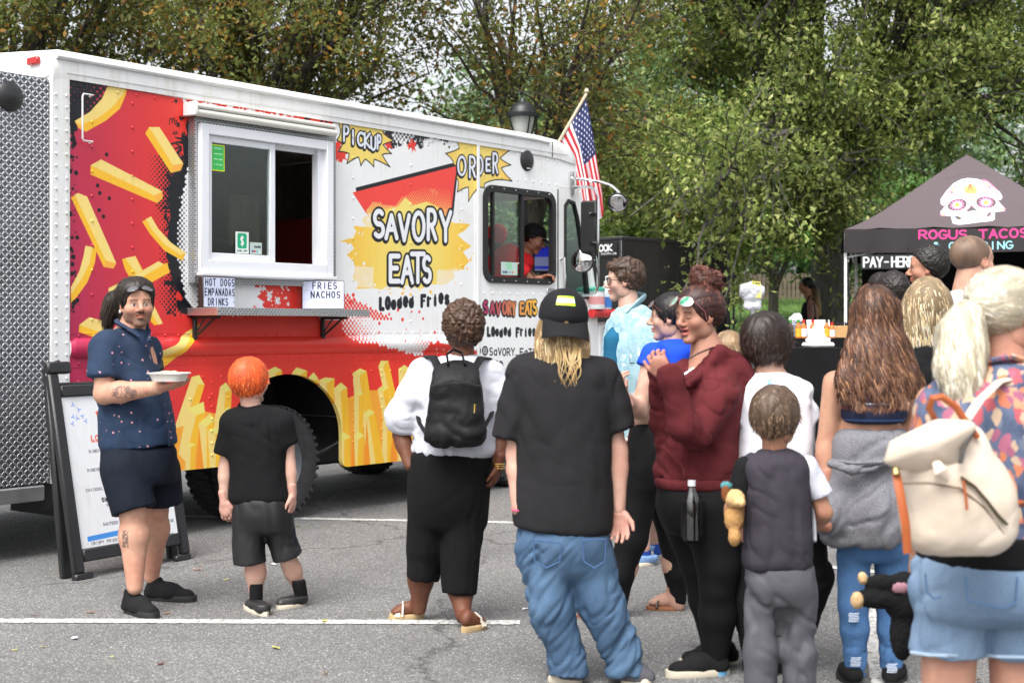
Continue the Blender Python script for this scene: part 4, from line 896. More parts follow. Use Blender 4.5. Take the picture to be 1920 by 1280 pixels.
# things on and around the truck -------------------------------------------------
def TL(s, out, z):
 """truck coordinates -> world"""
 return np.array([OT[0] + s * UT[0] + out * .7911, OT[1] + s * UT[1] - out * .6117, z])
def lightbox(s, out, rz, lines, wd, label):
 o = empty('letter_sign', TL(s, out, 1.5845), TRZ + rz, label, 'sign', 'letter light boxes on the serving shelf')
 h = .213; obj('case', MB().box((0, 0, 0), (wd, .05, h), .005).mesh(smooth=True), plain('dark_case', (.035, .022, .02), .5), o)
 cv = Canvas(0, 0, wd - .01, h - .01, .0015, (216, 222, 246)); H = (h - .01) / 3
 for i in (1, 2): cv.stroke([(0, i * H), (wd, i * H)], .0013, (168, 178, 205), raw=True)
 for i, (t_, x0, x1) in enumerate(lines): text(cv, t_, (x0 * wd, (2 - i) * H + .012), (x1 * wd, (2 - i) * H + .012), .046, .0042, (34, 36, 60), .42, raw=True)
 me = mesh('letter_panel', [(.005, -.002, .005), (wd - .005, -.002, .005), (wd - .005, -.002, h - .005), (.005, -.002, h - .005)], [(0, 1, 2, 3)], smooth=False, uv=[(0, 0), (1, 0), (1, 1), (0, 1)])
 m = image_mat('letter_panel', cv.a, .3); obj('letter_panel', me, m, o); return o
lightbox(1.095, .15, math.radians(3), [('HOT DOGS', .06, .95), ('EMPANADAS', .04, .96), ('DRINKS *', .14, .97)], .30, 'left letter sign listing hot dogs, empanadas and drinks on the truck shelf')
lightbox(2.115, .06, math.radians(-42), [('FRIES', .24, .80), ('NACHOS', .2, .88)], .315, 'right letter sign reading fries and nachos on the truck shelf')
# bottles on the bonnet shelf
def bottle(name, s, out, prof, mat, label, lab=None):
 o = empty(name, TL(s, out, 1.622), 0, label, 'bottle'); obj('body', MB().lathe(prof, 20).mesh(smooth=True), mat, o)
 if lab: obj('label_band', MB().lathe([(lab[0], lab[1]), (lab[0], lab[2])], 20, cap=False).mesh(smooth=True), lab[3], o)
 return o
M_clear = glass('clear_plastic', (.85, .9, .9), .5, .1);
b = bottle('sanitizer_bottle', 6.22, .03, [(.001, 0), (.055, 0), (.06, .02), (.06, .16), (.045, .21), (.018, .235), (.016, .25), (.001, .25)], plain('frosted_plastic', rgb(205, 215, 220), .3), 'tall clear pump bottle with blue label on the truck nose', (.061, .02, .12, plain('blue_label', rgb(60, 120, 200), .4)))
obj('pump', MB().lathe([(.02, .25), (.02, .275), (.006, .28), (.006, .32), (.001, .32)], 10).tube([(0, 0, .315), (.03, -.02, .325), (.07, -.04, .31)], .009).mesh(smooth=True), plain('pump_white', (.8, .8, .8), .4), b)
tub = empty('wipes_tub', TL(6.02, .06, 1.622), 0, 'white round tub with green lid on the truck nose shelf', 'tub'); obj('body', MB().lathe([(.001, 0), (.075, 0), (.078, .01), (.075, .17), (.001, .17)], 24).mesh(smooth=True), M_white, tub); obj('lid', MB().lathe([(.079, .171), (.079, .2), (.05, .215), (.001, .215)], 24).mesh(smooth=True), plain('teal_lid', rgb(70, 170, 150), .4), tub)
obj('label_band', MB().lathe([(.0775, .03), (.0765, .12)], 24, cap=False).mesh(smooth=True), plain('pink_label', rgb(215, 150, 150), .5), tub)
# folding menu board
fb = empty('menu_board', (-2.49, 8.11, 0), 0, 'black folding sidewalk menu board with white handwritten food list', 'sign board')
bl = np.array([-2.483, 8.12, 0.]); br = np.array([-2.00, 8.90, 0.]); e = (br - bl); e /= np.linalg.norm(e); nb = np.array([-e[1], e[0], 0]); H = 1.20; lean = .24
upn = (nb * lean + np.array([0, 0, H])) / math.hypot(lean, H); MN = np.eye(4); MN[:3, 0] = e; MN[:3, 1] = np.cross(upn, e); MN[:3, 2] = upn; Lh = math.hypot(lean, H); wd = np.linalg.norm(br - bl)
MN[:3, 3] = bl - np.array([-2.49, 8.11, 0])
if MN[:3, 1] @ np.array([0, 1, 0]) < 0: MN[:3, 1] *= -1
M_blp = plain('black_plastic', (.018, .018, .02), .45, 0, .15, 6, .15, 80)
leaf = MB().box((0, 0, .04), (.075, .045, Lh - .02), .01, MN).box((wd - .075, 0, .04), (wd, .045, Lh - .02), .01, MN).box((.076, 0, .10), (wd - .076, .045, .175), .008, MN).box((.076, 0, Lh - .16), (wd - .076, .045, Lh - .09), .008, MN).box((.0, .0, 0), (.13, .05, .039), .008, MN).box((wd - .13, .0, 0), (wd, .05, .039), .008, MN).box((0, -.004, Lh - .02), (.17, .05, Lh + .05), .01, MN).box((wd - .17, -.004, Lh - .02), (wd, .05, Lh + .05), .01, MN).box((.076, .018, .17), (wd - .076, .03, Lh - .16), 0, MN)
leaf.obj('front_leaf', M_blp, fb)
MN2 = MN.copy(); upb = (nb * (lean - .09) + np.array([0, 0, H])); upb /= np.linalg.norm(upb); MN2[:3, 2] = upb; MN2[:3, 1] = np.cross(upb, e) * (1 if (np.cross(upb, e) @ nb) > 0 else -1); MN2[:3, 3] = bl + nb * .09 - np.array([-2.49, 8.11, 0]) + nb * .02
MB().box((0, 0, 0), (.075, .045, Lh), .01, MN2).box((wd - .075, 0, 0), (wd, .045, Lh), .01, MN2).box((.076, 0, .10), (wd - .076, .045, Lh - .09), .008, MN2).obj('rear_leaf', M_blp, fb)
MB().tube([(MN @ np.array([.1, .02, Lh + .05, 1]))[:3], (MN @ np.array([.1, .14, Lh + .04, 1]))[:3]], .014, 6).obj('hinge', M_blackm, fb)
cw, ch = wd - .15, Lh - .16 - .175
cv = Canvas(0, 0, cw, ch, .0022, (226, 228, 232)); K_ = (50, 50, 56); RR = (222, 84, 52)
cx = cw / 2
def sq(x): return cx + x
cv.poly([(.24, ch - .10), (.48, ch - .02), (.46, ch - .14), (.26, ch - .15)], (228, 110, 80), raw=True); cv.splat(.36, ch - .17, .10, (246, 200, 70), 14, 4, .3)
text(cv, 'SAVORY', (.27, ch - .155), (.45, ch - .155), .045, .0065, (235, 235, 240), .25, raw=True, out=.011, outc=(20, 20, 24)); text(cv, 'EATS', (.29, ch - .215), (.42, ch - .215), .045, .0065, (235, 235, 240), .25, raw=True, out=.011, outc=(20, 20, 24))
for x, y in ((.08, .05), (.12, .08), (.07, .12), (.1, .13), (.14, .12), (.16, .15), (.06, .16), (.52, .08), (.57, .13)):
 for a in (0, 2, 4): cv.stroke([(x, ch - y), (x + .014 * math.cos(a + x * 20), ch - y + .014 * math.sin(a + x * 20))], .003, (120, 150, 225), raw=True)
def ln(t_, y, h, c, w_, x0, x1): text(cv, t_, (x0 * cw, ch - y), (x1 * cw, ch - y), h, w_, c, .3, .02, 2, raw=True)
ln('LOADED FRIES', .27, .03, RR, .004, .24, .72); cv.stroke([(.24 * cw, ch - .277), (.72 * cw, ch - .277)], .002, RR, raw=True)
for i, (t_, y, a, b_) in enumerate((('RIBEYE STEAK ONIONS AND CHEESE', .34, .2, .85), ('WIZ SAUCE', .365, .42, .6), ('RIBEYE STEAK, SAUTEED ONIONS PEPPERS', .45, .16, .9), ('CHICKEN, CRISPY BACON, SAUTEED ONION', .565, .12, .92), ('HOT SAUCE', .59, .42, .6), ('SWEET ITALIAN SAUSAGE, PEPPERS', .665, .3, .8), ('SWEET SAUCE', .69, .45, .65), ('SAUTEED ONIONS & PEPPERS', .775, .24, .76), ('SALSA', .80, .44, .56), ('CHEESE', .815, .84, .97), ('* CRISPY FRIES OR CRUNCHY TOTS', .875, .06, .7), ('CHEESE', .90, .80, .95))): ln(t_, y, .015, (120, 120, 128), .0022, a, b_)
for t_, y, a, b_ in (('THE LOADED ONE', .525, .42, .78), ('SWEET & SPICY', .635, .26, .68), ('VEGGIE', .74, .46, .64)): ln(t_, y, .022, K_, .0034, a, b_)
for t_, y, a, b_ in (('CLASSIC', .84, .38, .6), ('HOT DOGS', .925, .42, .65)): ln(t_, y, .02, RR, .0032, a, b_)
cv.poly([(.07 * cw, .035), (.42 * cw, .045), (.42 * cw, .075), (.07 * cw, .065)], (64, 140, 220), raw=True)
pv = [(.076, -.001 + .016, .176), (wd - .076, .015, .176), (wd - .076, .015, Lh - .161), (.076, .015, Lh - .161)]
pv = [(MN @ np.array([*p, 1]))[:3] for p in pv]
obj('menu_sheet', mesh('menu_sheet', pv, [(0, 1, 2, 3)], smooth=False, uv=[(0, 0), (1, 0), (1, 1), (0, 1)]), image_mat('menu_print', cv.a, .45), fb)
# ================================================================== GROUND, TREES, LAMP, FLAG, TRAILER, TENT
def gz(x, y): return 0.06 * np.maximum(y - 14.5, 0) * np.clip((y - 14.5) / 3, 0, 1)
# ground sheet, asphalt, lawn
def sheet(name, x0, x1, y0, y1, nx, ny, dz, mat, edge=None):
 yy = np.linspace(y0, y1, ny) if y1 < 100 else np.concatenate([np.arange(y0, 40, .5), np.linspace(40, y1, ny)]); ny = len(yy); X, Y = np.meshgrid(np.linspace(x0, x1, nx), yy, indexing='ij')
 if edge is not None: Y = np.where(np.arange(ny)[None, :] == 0, Y + edge(X), Y)
 Z = np.minimum(gz(X, Y), 4.5 + (Y - 80) * .005) + dz; V = np.stack([X, Y, Z], -1).reshape(-1, 3); i = np.arange(nx * ny).reshape(nx, ny)
 Q = np.stack([i[:-1, :-1], i[1:, :-1], i[1:, 1:], i[:-1, 1:]], -1).reshape(-1, 4)
 o = obj(name, mesh(name, V, Q), mat); return tag(o, kind='structure')
m = NT('asphalt'); v = m.co(); c1_ = m.vor(115, v, out='Color'); big1 = m.noise(.9, v, 4); mid = m.noise(14, v, 4, .6)
sx = m.n('SeparateColor'); m.l(c1_, sx.inputs[0])
st = m.ramp(sx.outputs[0], [(0, (.12, .12, .12)), (.45, (.21, .207, .203)), (.8, (.28, .276, .268)), (.95, (.42, .415, .40)), (1, (.62, .61, .59))])
d = m.vor(115, v); st2 = m.mix(m.ramp(d, [(.3, 0.), (.62, 1.)]), st, (.11, .11, .112))
col = m.mix(1.0, st2, m.ramp(m.math('ADD', m.math('MULTIPLY', big1, .55), m.math('MULTIPLY', mid, .45)), [(.30, (.74,) * 3), (.52, (1.0, .995, .985)), (.7, (1.16,) * 3)]), 'MULTIPLY')
ck = m.vor(.42, m.n('VectorMath', operation='ADD') and v, 'DISTANCE_TO_EDGE'); warp = m.noise(2.2, v, 5, .6, 1)
mm = m.n('VectorMath', operation='MULTIPLY_ADD'); m.l(warp, mm.inputs[0]); mm.inputs[1].default_value = (.7, .7, .7); m.l(v, mm.inputs[2])
ck = m.vor(.3, mm.outputs[0], 'DISTANCE_TO_EDGE'); ckm = m.ramp(ck, [(0.0, 1.), (.006, 0.)]); stn = m.ramp(m.noise(1.7, v, 3, .5), [(.62, 0.), (.74, 1.)]); col = m.mix(m.math('MULTIPLY', stn, .38), col, (.05, .048, .046)); sm_ = m.ramp(m.vor(.9, v), [(.03, 1.), (.07, 0.)]); col = m.mix(m.math('MULTIPLY', sm_, .5), col, (.04, .04, .04))
col = m.mix(m.math('MULTIPLY', ckm, .7), col, (.02, .02, .02)); m.set(col, .85); m.bump(d, .5, .006); m.bump(ckm, -.4, .01)
M_asph = m.m
m = NT('grass_ground'); m.set(m.ramp(m.noise(3, detail=6), [(.3, (.05, .10, .02)), (.7, (.10, .19, .04))]), .9); m.bump(m.noise(60), .6, .05); M_grassg = m.m
ground = sheet('ground', -150, 150, -12, 400, 41, 60, -.03, M_grassg)
asphalt = sheet('parking_lot', -30, 30, -8, 21, 31, 117, .0, M_asph)
# painted lines (worn)
m = NT('line_paint'); wv = m.noise(38, detail=6, rough=.7); m.set(m.ramp(wv, [(.40, (.17, .17, .17)), (.50, (.56, .56, .54)), (.8, (.72, .72, .70))]), .7); m.bump(m.vor(115), .3, .004); M_line = m.m
def line(p0, p1, wd, label):
 a, b = (np.array([(q[0] - 960) / F * (CH * F / (q[1] - HY)), CH * F / (q[1] - HY), .004]) for q in (p0, p1)); e = (b - a) / np.linalg.norm(b - a); n = np.array([-e[1], e[0], 0]) * wd / 2
 k = 60; t = np.linspace(0, 1, k)[:, None]; jit = RNG.normal(0, .003, (k, 1)); L = a + (b - a) * t - n * (1 + jit / (wd / 2)); Rr = a + (b - a) * t + n * (1 + jit[::-1] / (wd / 2))
 V = np.concatenate([L, Rr]); Q = [(i, i + 1, k + i + 1, k + i) for i in range(k - 1)]
 o = obj('parking_line', mesh('parking_line', V, Q), M_line); tag(o, kind='structure')
line((-260, 1163), (975, 1167), .10, ''); line((300, 967), (1400, 988), .10, ''); line((1380, 1045), (2100, 1120), .1, ''); line((1618, 1120), (1660, 1290), .1, '')
# lawn blades
def scatter_grass(name, n, xr, yr, h, seed, mat, zoff=0):
 rg = np.random.default_rng(seed); x = rg.uniform(*xr, n); y = yr[0] + (yr[1] - yr[0]) * rg.random(n) ** 1.3; z = np.minimum(gz(x, y), 4.5 + (y - 80) * .005) + zoff; a = rg.uniform(0, PI, n); hh = h * rg.uniform(.5, 1.3, n); w_ = .008 * (1 + y / 25)
 B = np.stack([x, y, z], 1); D_ = np.stack([np.cos(a), np.sin(a), 0 * a], 1) * w_[:, None]; tip = np.stack([rg.normal(0, .3, n) * hh, rg.normal(0, .3, n) * hh, hh], 1)
 V = np.stack([B - D_, B + D_, B + tip], 1).reshape(-1, 3); o = obj(name, mesh(name, V, None, np.arange(n * 3).reshape(-1, 3)), mat); return tag(o, 'short green lawn grass beyond the parking lot', 'grass', kind='stuff')
m = NT('grass_blade'); m.set(m.ramp(m.noise(2.5, detail=5), [(.3, (.06, .13, .02)), (.7, (.16, .27, .05))]), .6); M_gr = m.m
scatter_grass('lawn_grass', 60000, (-6, 22), (21, 60), .07, 3, M_gr)
# ---------------- foliage
def leaf_mat(name, stops, tr=.45):
 m = NT(name); a = m.n('Attribute', attribute_name='Col'); n = m.noise(40, detail=1)
 c = m.mix(1.0, a.outputs['Color'], m.ramp(n, [(.3, (.8,) * 3), (.7, (1.15,) * 3)]), 'MULTIPLY'); m.set(c, .45, spec=.4)
 t = m.n('BsdfTranslucent'); m.l(c, t.inputs[0]); mx = m.n('MixShader'); mx.inputs[0].default_value = tr; m.l(m.b.outputs[0], mx.inputs[1]); m.l(t.outputs[0], mx.inputs[2]); m.l(mx.outputs[0], m.out.inputs[0]); return m.m
M_leaf = leaf_mat('leaf', None)
def bark(name, c=(.05, .042, .035)):
 m = NT(name); v = m.co((6, 6, 1.2)); m.set(m.ramp(m.noise(3, v, 5), [(.3, tuple(x * .5 for x in c)), (.7, tuple(x * 1.6 for x in c))]), .9); m.bump(m.noise(5, v, 5), .8, .03); return m.m
M_bark = bark('bark'); M_bark2 = bark('grey_bark', (.07, .065, .058))
def leaves(C, size, cols, wts, rg, droop=.4, up=(0, 0, 1)):
 """rhombic leaves, two triangles folded along the midrib, at the points C"""
 n = len(C); az = rg.uniform(0, 2 * PI, n); el = rg.normal(-droop, .5, n); ax = np.stack([np.cos(az) * np.cos(el), np.sin(az) * np.cos(el), np.sin(el)], 1)
 sd = np.cross(ax, rg.normal(0, .5, (n, 3)) + np.array(up)); sd /= np.linalg.norm(sd, axis=1, keepdims=True) + 1e-9; nn = np.cross(ax, sd)
 L = (size * rg.uniform(.45, 1.45, n))[:, None]; wv_ = L * rg.uniform(.45, .65, n)[:, None]
 V = np.stack([C, C + ax * L * .45 + sd * wv_ * .5 + nn * L * .08, C + ax * L, C + ax * L * .45 - sd * wv_ * .5 + nn * L * .08], 1).reshape(-1, 3)
 i = np.arange(n)[:, None] * 4; T_ = np.concatenate([i + [0, 1, 2], i + [0, 2, 3]]); ci = rg.choice(len(cols), n, p=np.array(wts) / sum(wts)); c = np.array(cols)[ci] * rg.uniform(.7, 1.3, (n, 1)) * np.clip(1 + .45 * fbm(C * .9, 77, 2), .5, 1.7)[:, None]
 return V, T_, np.repeat(c, 4, 0)
def limb(a, b, rg, n=7, wob=.08, sag=0):
 a, b = np.array(a, float), np.array(b, float); L = np.linalg.norm(b - a); t = np.linspace(0, 1, n)[:, None]; o = np.cumsum(rg.normal(0, wob * L / n, (n, 3)), 0); o -= t * o[-1]; p = a + (b - a) * t + o; p[:, 2] += sag * L * np.sin(PI * t[:, 0]); return p
def tree(name, label, base, trunk_h, r0, tips, n_leaf, size, cols, wts, seed, spread=.55, twigs=5, mat_b=None, clump=None, droop=.4, group=None, trunk_lean=(0, 0), hang=0.0, cat='tree', clusters=26, forks=7):
 """tips: list of (x, y, z) points that the crown reaches (world); limbs fork from the trunk to groups of tips, leaves gather round the twigs"""
 rg = np.random.default_rng(seed); base = np.array(base, float); o = empty(name, base, 0, label, cat, group); top = base + np.array([trunk_lean[0], trunk_lean[1], trunk_h])
 wood = MB(); tr = limb(base, top, rg, 8, .06); wood.tube(tr, np.linspace(r0, r0 * .62, 8) * np.array([1.35] + [1] * 7), 9)
 tips = np.array(tips, float); tips += rg.normal(0, .15, tips.shape); left = list(range(len(tips))); cen = []
 k = max(2, min(forks, len(tips))); seeds = tips[rg.choice(len(tips), k, replace=False)]
 for _ in range(6):
  asg = np.argmin(((tips[:, None] - seeds[None]) ** 2).sum(-1), 1); seeds = np.array([tips[asg == j].mean(0) if (asg == j).any() else seeds[j] for j in range(k)])
 C = []
 for j in range(k):
  g = tips[asg == j]
  if not len(g): continue
  mid = top + (g.mean(0) - top) * .62 + rg.normal(0, .2, 3); st_ = tr[-1 - rg.integers(0, 3)]; L = limb(st_, mid, rg, 8, .14, .06); wood.tube(L, np.linspace(r0 * .5, r0 * .2, 8), 7)
  for q in g:
   s0 = L[rg.integers(3, 8)]; B = limb(s0, q, rg, 7, .16, .05); wood.tube(B, np.linspace(r0 * .17, r0 * .045, 7), 5)
   for _ in range(twigs):
    s1 = B[rg.integers(2, 7)]; e = q + rg.normal(0, spread, 3) + np.array([0, 0, -hang * rg.random()]); S = limb(s1, e, rg, 5, .15, .08); wood.tube(S, np.linspace(r0 * .05, .006, 5), 3, cap=False)
    for f in rg.uniform(.35, 1, clusters):
     i = min(int(f * 4), 3); C.append(S[i] + (S[i + 1] - S[i]) * (f * 4 - i) + rg.normal(0, .09 * spread / .5, 3))
 C = np.array(C); idx = rg.integers(0, len(C), n_leaf); cc = C[idx] + rg.normal(0, size * 1.1, (n_leaf, 3))
 V, T_, c = leaves(cc, size, cols, wts, rg, droop)
 obj('crown', mesh('crown', V - base, None, T_, False, c), M_leaf, o)
 me = wood.mesh('trunk', True, fix=False); obj('trunk', me, mat_b or M_bark, o, org=base); return o
def tipbox(n, c, r, rg, shell=.45):
 v = rg.normal(0, 1, (n, 3)); v /= np.linalg.norm(v, axis=1, keepdims=True); return np.array(c) + v * np.array(r) * (shell + (1 - shell) * rg.random((n, 1)) ** .6)
OLIVE = [(.15, .18, .05), (.21, .24, .065), (.10, .12, .035), (.30, .15, .03), (.40, .24, .05), (.20, .20, .05)]
LIND = [(.16, .22, .05), (.24, .31, .075), (.32, .38, .11), (.46, .48, .17), (.07, .11, .026)]
GRN = [(.15, .28, .075), (.20, .36, .10), (.10, .21, .06), (.28, .44, .13)]
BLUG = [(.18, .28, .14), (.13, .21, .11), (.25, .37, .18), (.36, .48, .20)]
rg = np.random.default_rng(11)
def Wt(px, py, D): return tuple(W(px, py, D))
# autumn-tinged trees behind the truck
def region_tips(n, x0, x1, y0, y1, d0, d1, rg, keep=None):
 out = []
 while len(out) < n:
  px, py, D = rg.uniform(x0, x1), rg.uniform(y0, y1), rg.uniform(d0, d1)
  if keep is None or keep(px, py): out.append(Wt(px, py, D))
 return out
tree('autumn_tree', 'leafy tree with orange tinged leaves behind the back half of the truck', (-8.2, 22, gz(0, 22)), 3.6, .26, region_tips(64, -260, 340, -260, 250, 18.5, 24, rg), 68000, .082, OLIVE, [4, 4, 3, 1.6, .8, 2], 1, .62, 6, cat='tree')
tree('autumn_tree', 'leafy tree with dark limbs and orange specks above the serving window', (-3.6, 21, gz(0, 21)), 3.2, .24, region_tips(60, 300, 800, -260, 235, 17.5, 23, rg, lambda x, y: y < 150 + (x < 700) * 60), 58000, .082, OLIVE, [4, 4, 3, 1.8, 1, 2], 2, .72, 6, cat='tree')
tree('autumn_tree', 'sparse branching tree with reddish leaves between the lamp and the flag', (.75, 20.5, gz(0, 20.5)), 2.9, .2, region_tips(46, 780, 1230, -180, 260, 17, 22, rg, lambda x, y: not (840 < x < 935 and 80 < y < 260)), 15000, .085, OLIVE, [3, 5, 2, 1.6, .8, 4], 3, .6, 5, cat='tree', trunk_lean=(-.5, 0))
# great linden on the right
def kp(x, y):
 return y < 350 - max(0, (1330 - x)) * .45 and (x > 1200 or y < 150) and not (1560 < x and y > 300)
lin = region_tips(4, 1290, 1350, 345, 385, 16.7, 17.2, rg) + region_tips(150, 1190, 2150, -420, 350, 20, 26, rg, kp) + region_tips(16, 1240, 1420, 300, 395, 19.5, 21.5, rg) + region_tips(12, 1420, 1560, 300, 375, 20, 22, rg)
tree('linden_tree', 'great linden with hanging yellow green bracts spreading over the right half', (5.6, 25, gz(0, 25)), 3.4, .42, lin, 205000, .085, LIND, [4, 4, 3, 2.2, 3], 4, .72, 8, M_bark2, droop=.6, hang=.15, clusters=9, forks=10)
# mid-distance crab apples on the lawn and a far belt
for i, (px, D, h, rr, n, cols, lb) in enumerate([(1450, 40, 1.3, 2.7, 26000, GRN, 'round bright green tree on the lawn behind the tattooed woman'), (1575, 43, 1.2, 2.4, 15000, GRN, 'small green lawn tree left of the tent pole'), (1235, 34, 1.5, 2.6, 22000, LIND, 'yellow green tree rising behind the black trailer'), (1340, 52, 1.6, 3.2, 20000, GRN, 'low green tree on the lawn right of the trailer')]):
 x = (px - 960) / F * D; z = float(gz(x, D)); c = (x, D, z + h + rr * .85)
 tree('lawn_tree', lb, (x, D, z), h, .17, tipbox(26, c, (rr * 1.15, rr, rr * .85), rg), n, .15, cols, [3, 3, 2, 2] + [1] * (len(cols) - 4), 20 + i, .7, 5, M_bark, cat='tree', forks=5)
for i, (px, D, zt, rr) in enumerate([(1180, 62, 12, 6), (1330, 70, 12, 7), (1500, 75, 10, 7), (1640, 62, 8, 6), (1060, 66, 10, 5.5), (760, 60, 5, 5.5), (480, 55, 5, 6), (150, 55, 5, 6), (1850, 70, 10, 8)]):
 x = (px - 960) / F * D; z = float(np.minimum(gz(x, D), 4)); c = (x, D, z + zt * .55)
 nm = ['beyond the flag', 'behind the trailer and lawn', 'behind the round lawn tree', 'left of the tent roof', 'behind the street lamp', 'seen through twigs above the truck roof', 'far behind the serving window awning', 'far behind the truck corner', 'far behind the tent'][i]
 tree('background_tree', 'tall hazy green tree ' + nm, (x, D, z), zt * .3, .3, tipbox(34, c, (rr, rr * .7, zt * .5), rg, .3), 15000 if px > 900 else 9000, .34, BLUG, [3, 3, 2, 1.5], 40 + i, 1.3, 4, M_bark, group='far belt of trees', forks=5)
# dark hedge under the trees
V = []; rgh = np.random.default_rng(5); n = 26000; x = rgh.uniform(0, 34, n); y = rgh.uniform(60, 63, n) + 0 * x; z = np.minimum(gz(x, y), 4.5 + (y - 80) * .005) + rgh.random(n) ** .8 * (1.0 + .5 * vnoise(np.stack([x * .5, y * 0, x * 0], 1)))
Vv, T_, cc = leaves(np.stack([x, y, z], 1), .26, [(.02, .045, .018), (.035, .065, .025), (.05, .09, .03)], [3, 2, 1], rgh)
o = obj('hedge', mesh('hedge', Vv - np.array([17, 61, 2.6]), None, T_, False, cc), M_leaf); o.location = (17, 61, 2.6); tag(o, 'long dark green hedge at the far edge of the lawn', 'hedge')
# picket fence far off
fc = empty('picket_fence', (10.5, 57, 2.5), 0, 'weathered wooden picket fence far beyond the lawn', 'fence')
M_wood = plain('weathered_wood', (.16, .125, .09), .85, 0, .25, 3)
pm = MB().box((-.065, 0, 0), (.065, .03, 1.05)).mesh('picket')
for i in range(42):
 k = obj('picket', pm if i == 0 else pm, M_wood if i == 0 else None, fc); x = -3.3 + i * .17; k.location = (x, 0, 2.54 - 2.5 + RNG.uniform(-.03, .03))
obj('fence_rail', MB().box((-3.5, .03, .3), (3.9, .07, .38)).box((-3.5, .03, .8), (3.9, .07, .88)).mesh(), M_wood, fc)
# ---------------- street lamp
lp = empty('street_lamp', (20 / F * 16.3, 16.3, float(gz(0, 16.3))), 0, 'black post lamp with frosted glass lantern behind the truck cab', 'street lamp')
z0 = float(W(980, 247, 16.3)[2]) - float(gz(0, 16.3)); M_iron = plain('black_iron', (.018, .02, .022), .4, .3, .2, 10)
obj('post', MB().lathe([(.14, 0), (.14, .3), (.08, .4), (.055, 1), (.05, z0 - .4), (.09, z0 - .35), (.05, z0 - .25), (.07, z0 - .15), (.12, z0 - .1), (.001, z0 - .1)], 16).mesh(smooth=True), M_iron, lp)
obj('lantern_glass', MB().lathe([(0.067, z0 - 0.089), (0.104, z0), (0.137, z0 + 0.163), (0.141, z0 + 0.192)], 20).mesh(smooth=True), plain('frosted_glass', rgb(175, 180, 175), .25), lp)
obj('cap', MB().lathe([(0.192, z0 + 0.163), (0.196, z0 + 0.200), (0.163, z0 + 0.211), (0.148, z0 + 0.266), (0.111, z0 + 0.311), (0.044, z0 + 0.340), (0.022, z0 + 0.385), (0.001, z0 + 0.392)], 20).mesh(smooth=True), M_iron, lp)
for a in range(4):
 an = a * PI / 2 + .5; q = lambda r, z: (r * math.cos(an), r * math.sin(an), z)
 obj('lantern_rib', MB().tube([q(.075, z0 - .09), q(.125, z0), q(.158, z0 + .11), q(.174, z0 + .18)], .01, 5).mesh(smooth=True), M_iron, lp)
# ---------------- flag
DFL = 15.0
fl = empty('flag', W(1040, 300, DFL), 0, 'american flag hanging from an angled pole behind the truck cab', 'flag')
pa, pb = W(1028, 300, DFL), W(1100, 176, DFL)
obj('pole', MB().tube([pa, pb], .017, 8).lathe([(.001, 0), (.028, .02), (.02, .05), (.001, .06)], 10, np.array([[1, 0, 0, pb[0]], [0, 1, 0, pb[1]], [0, 0, 1, pb[2]], [0, 0, 0, 1]])).mesh(smooth=True), plain('pale_pole', rgb(190, 175, 150), .5), fl, org=W(1040, 300, DFL))
# canvas: fly runs downwards in the hang; u along the hoist (0 = canton side), v along the fly
cv = Canvas(0, 0, 1.9, 1.0, .005, (222, 218, 220))
for i in range(13): cv.poly([(0, i / 13), (1.9, i / 13), (1.9, (i + 1) / 13), (0, (i + 1) / 13)], (190, 34, 48) if i % 2 == 0 else (222, 220, 224), raw=True)
cv.poly([(0, 6 / 13), (.76, 6 / 13), (.76, 1), (0, 1)], (34, 44, 92), raw=True)
for r in range(9):
 for c in range(6 - r % 2):
  x = .063 + c * .127 + (r % 2) * .063; y = 1 - .054 - r * .054; P = []
  for k in range(10):
   q = .028 if k % 2 == 0 else .011; P.append((x + q * math.sin(k * PI / 5), y + q * math.cos(k * PI / 5)))
  cv.poly(P, (232, 232, 238), raw=True)
# drape: rows by hand; hoist edge lies along the pole, the cloth falls
nu, nv = 26, 40; V = []; UV = []
top = W(1097, 184, DFL); bot = W(1048, 262, DFL); k_ = DFL / F
L_edge = [(1046, 264), (1070, 300), (1082, 350), (1088, 400), (1092, 450)]; R_edge = [(1099, 184), (1112, 250), (1122, 310), (1132, 360), (1136, 395)]
def along(E, t):
 E = np.array(E, float); x = t * (len(E) - 1); i = min(int(x), len(E) - 2); return E[i] + (E[i + 1] - E[i]) * (x - i)
for i in range(nu):
 u = i / (nu - 1)
 for j in range(nv):
  v = j / (nv - 1); a = along(L_edge, v); b = along(R_edge, v); p = a + (b - a) * u; fold = math.sin(u * 9.5 + 1.2 * v) * .05 * (v * 1.2 + .12) + .03 * math.sin(u * 21 + 3 * v) * v
  p = W(p[0] + fold * 45, p[1], DFL + fold * 1.6); V.append(p); UV.append((v, u))
Q = [(i * nv + j, (i + 1) * nv + j, (i + 1) * nv + j + 1, i * nv + j + 1) for i in range(nu - 1) for j in range(nv - 1)]
fm = image_mat('flag_print', cv.a, .7);
obj('cloth', mesh('cloth', V, Q, uv=UV), fm, fl, org=W(1040, 300, DFL))
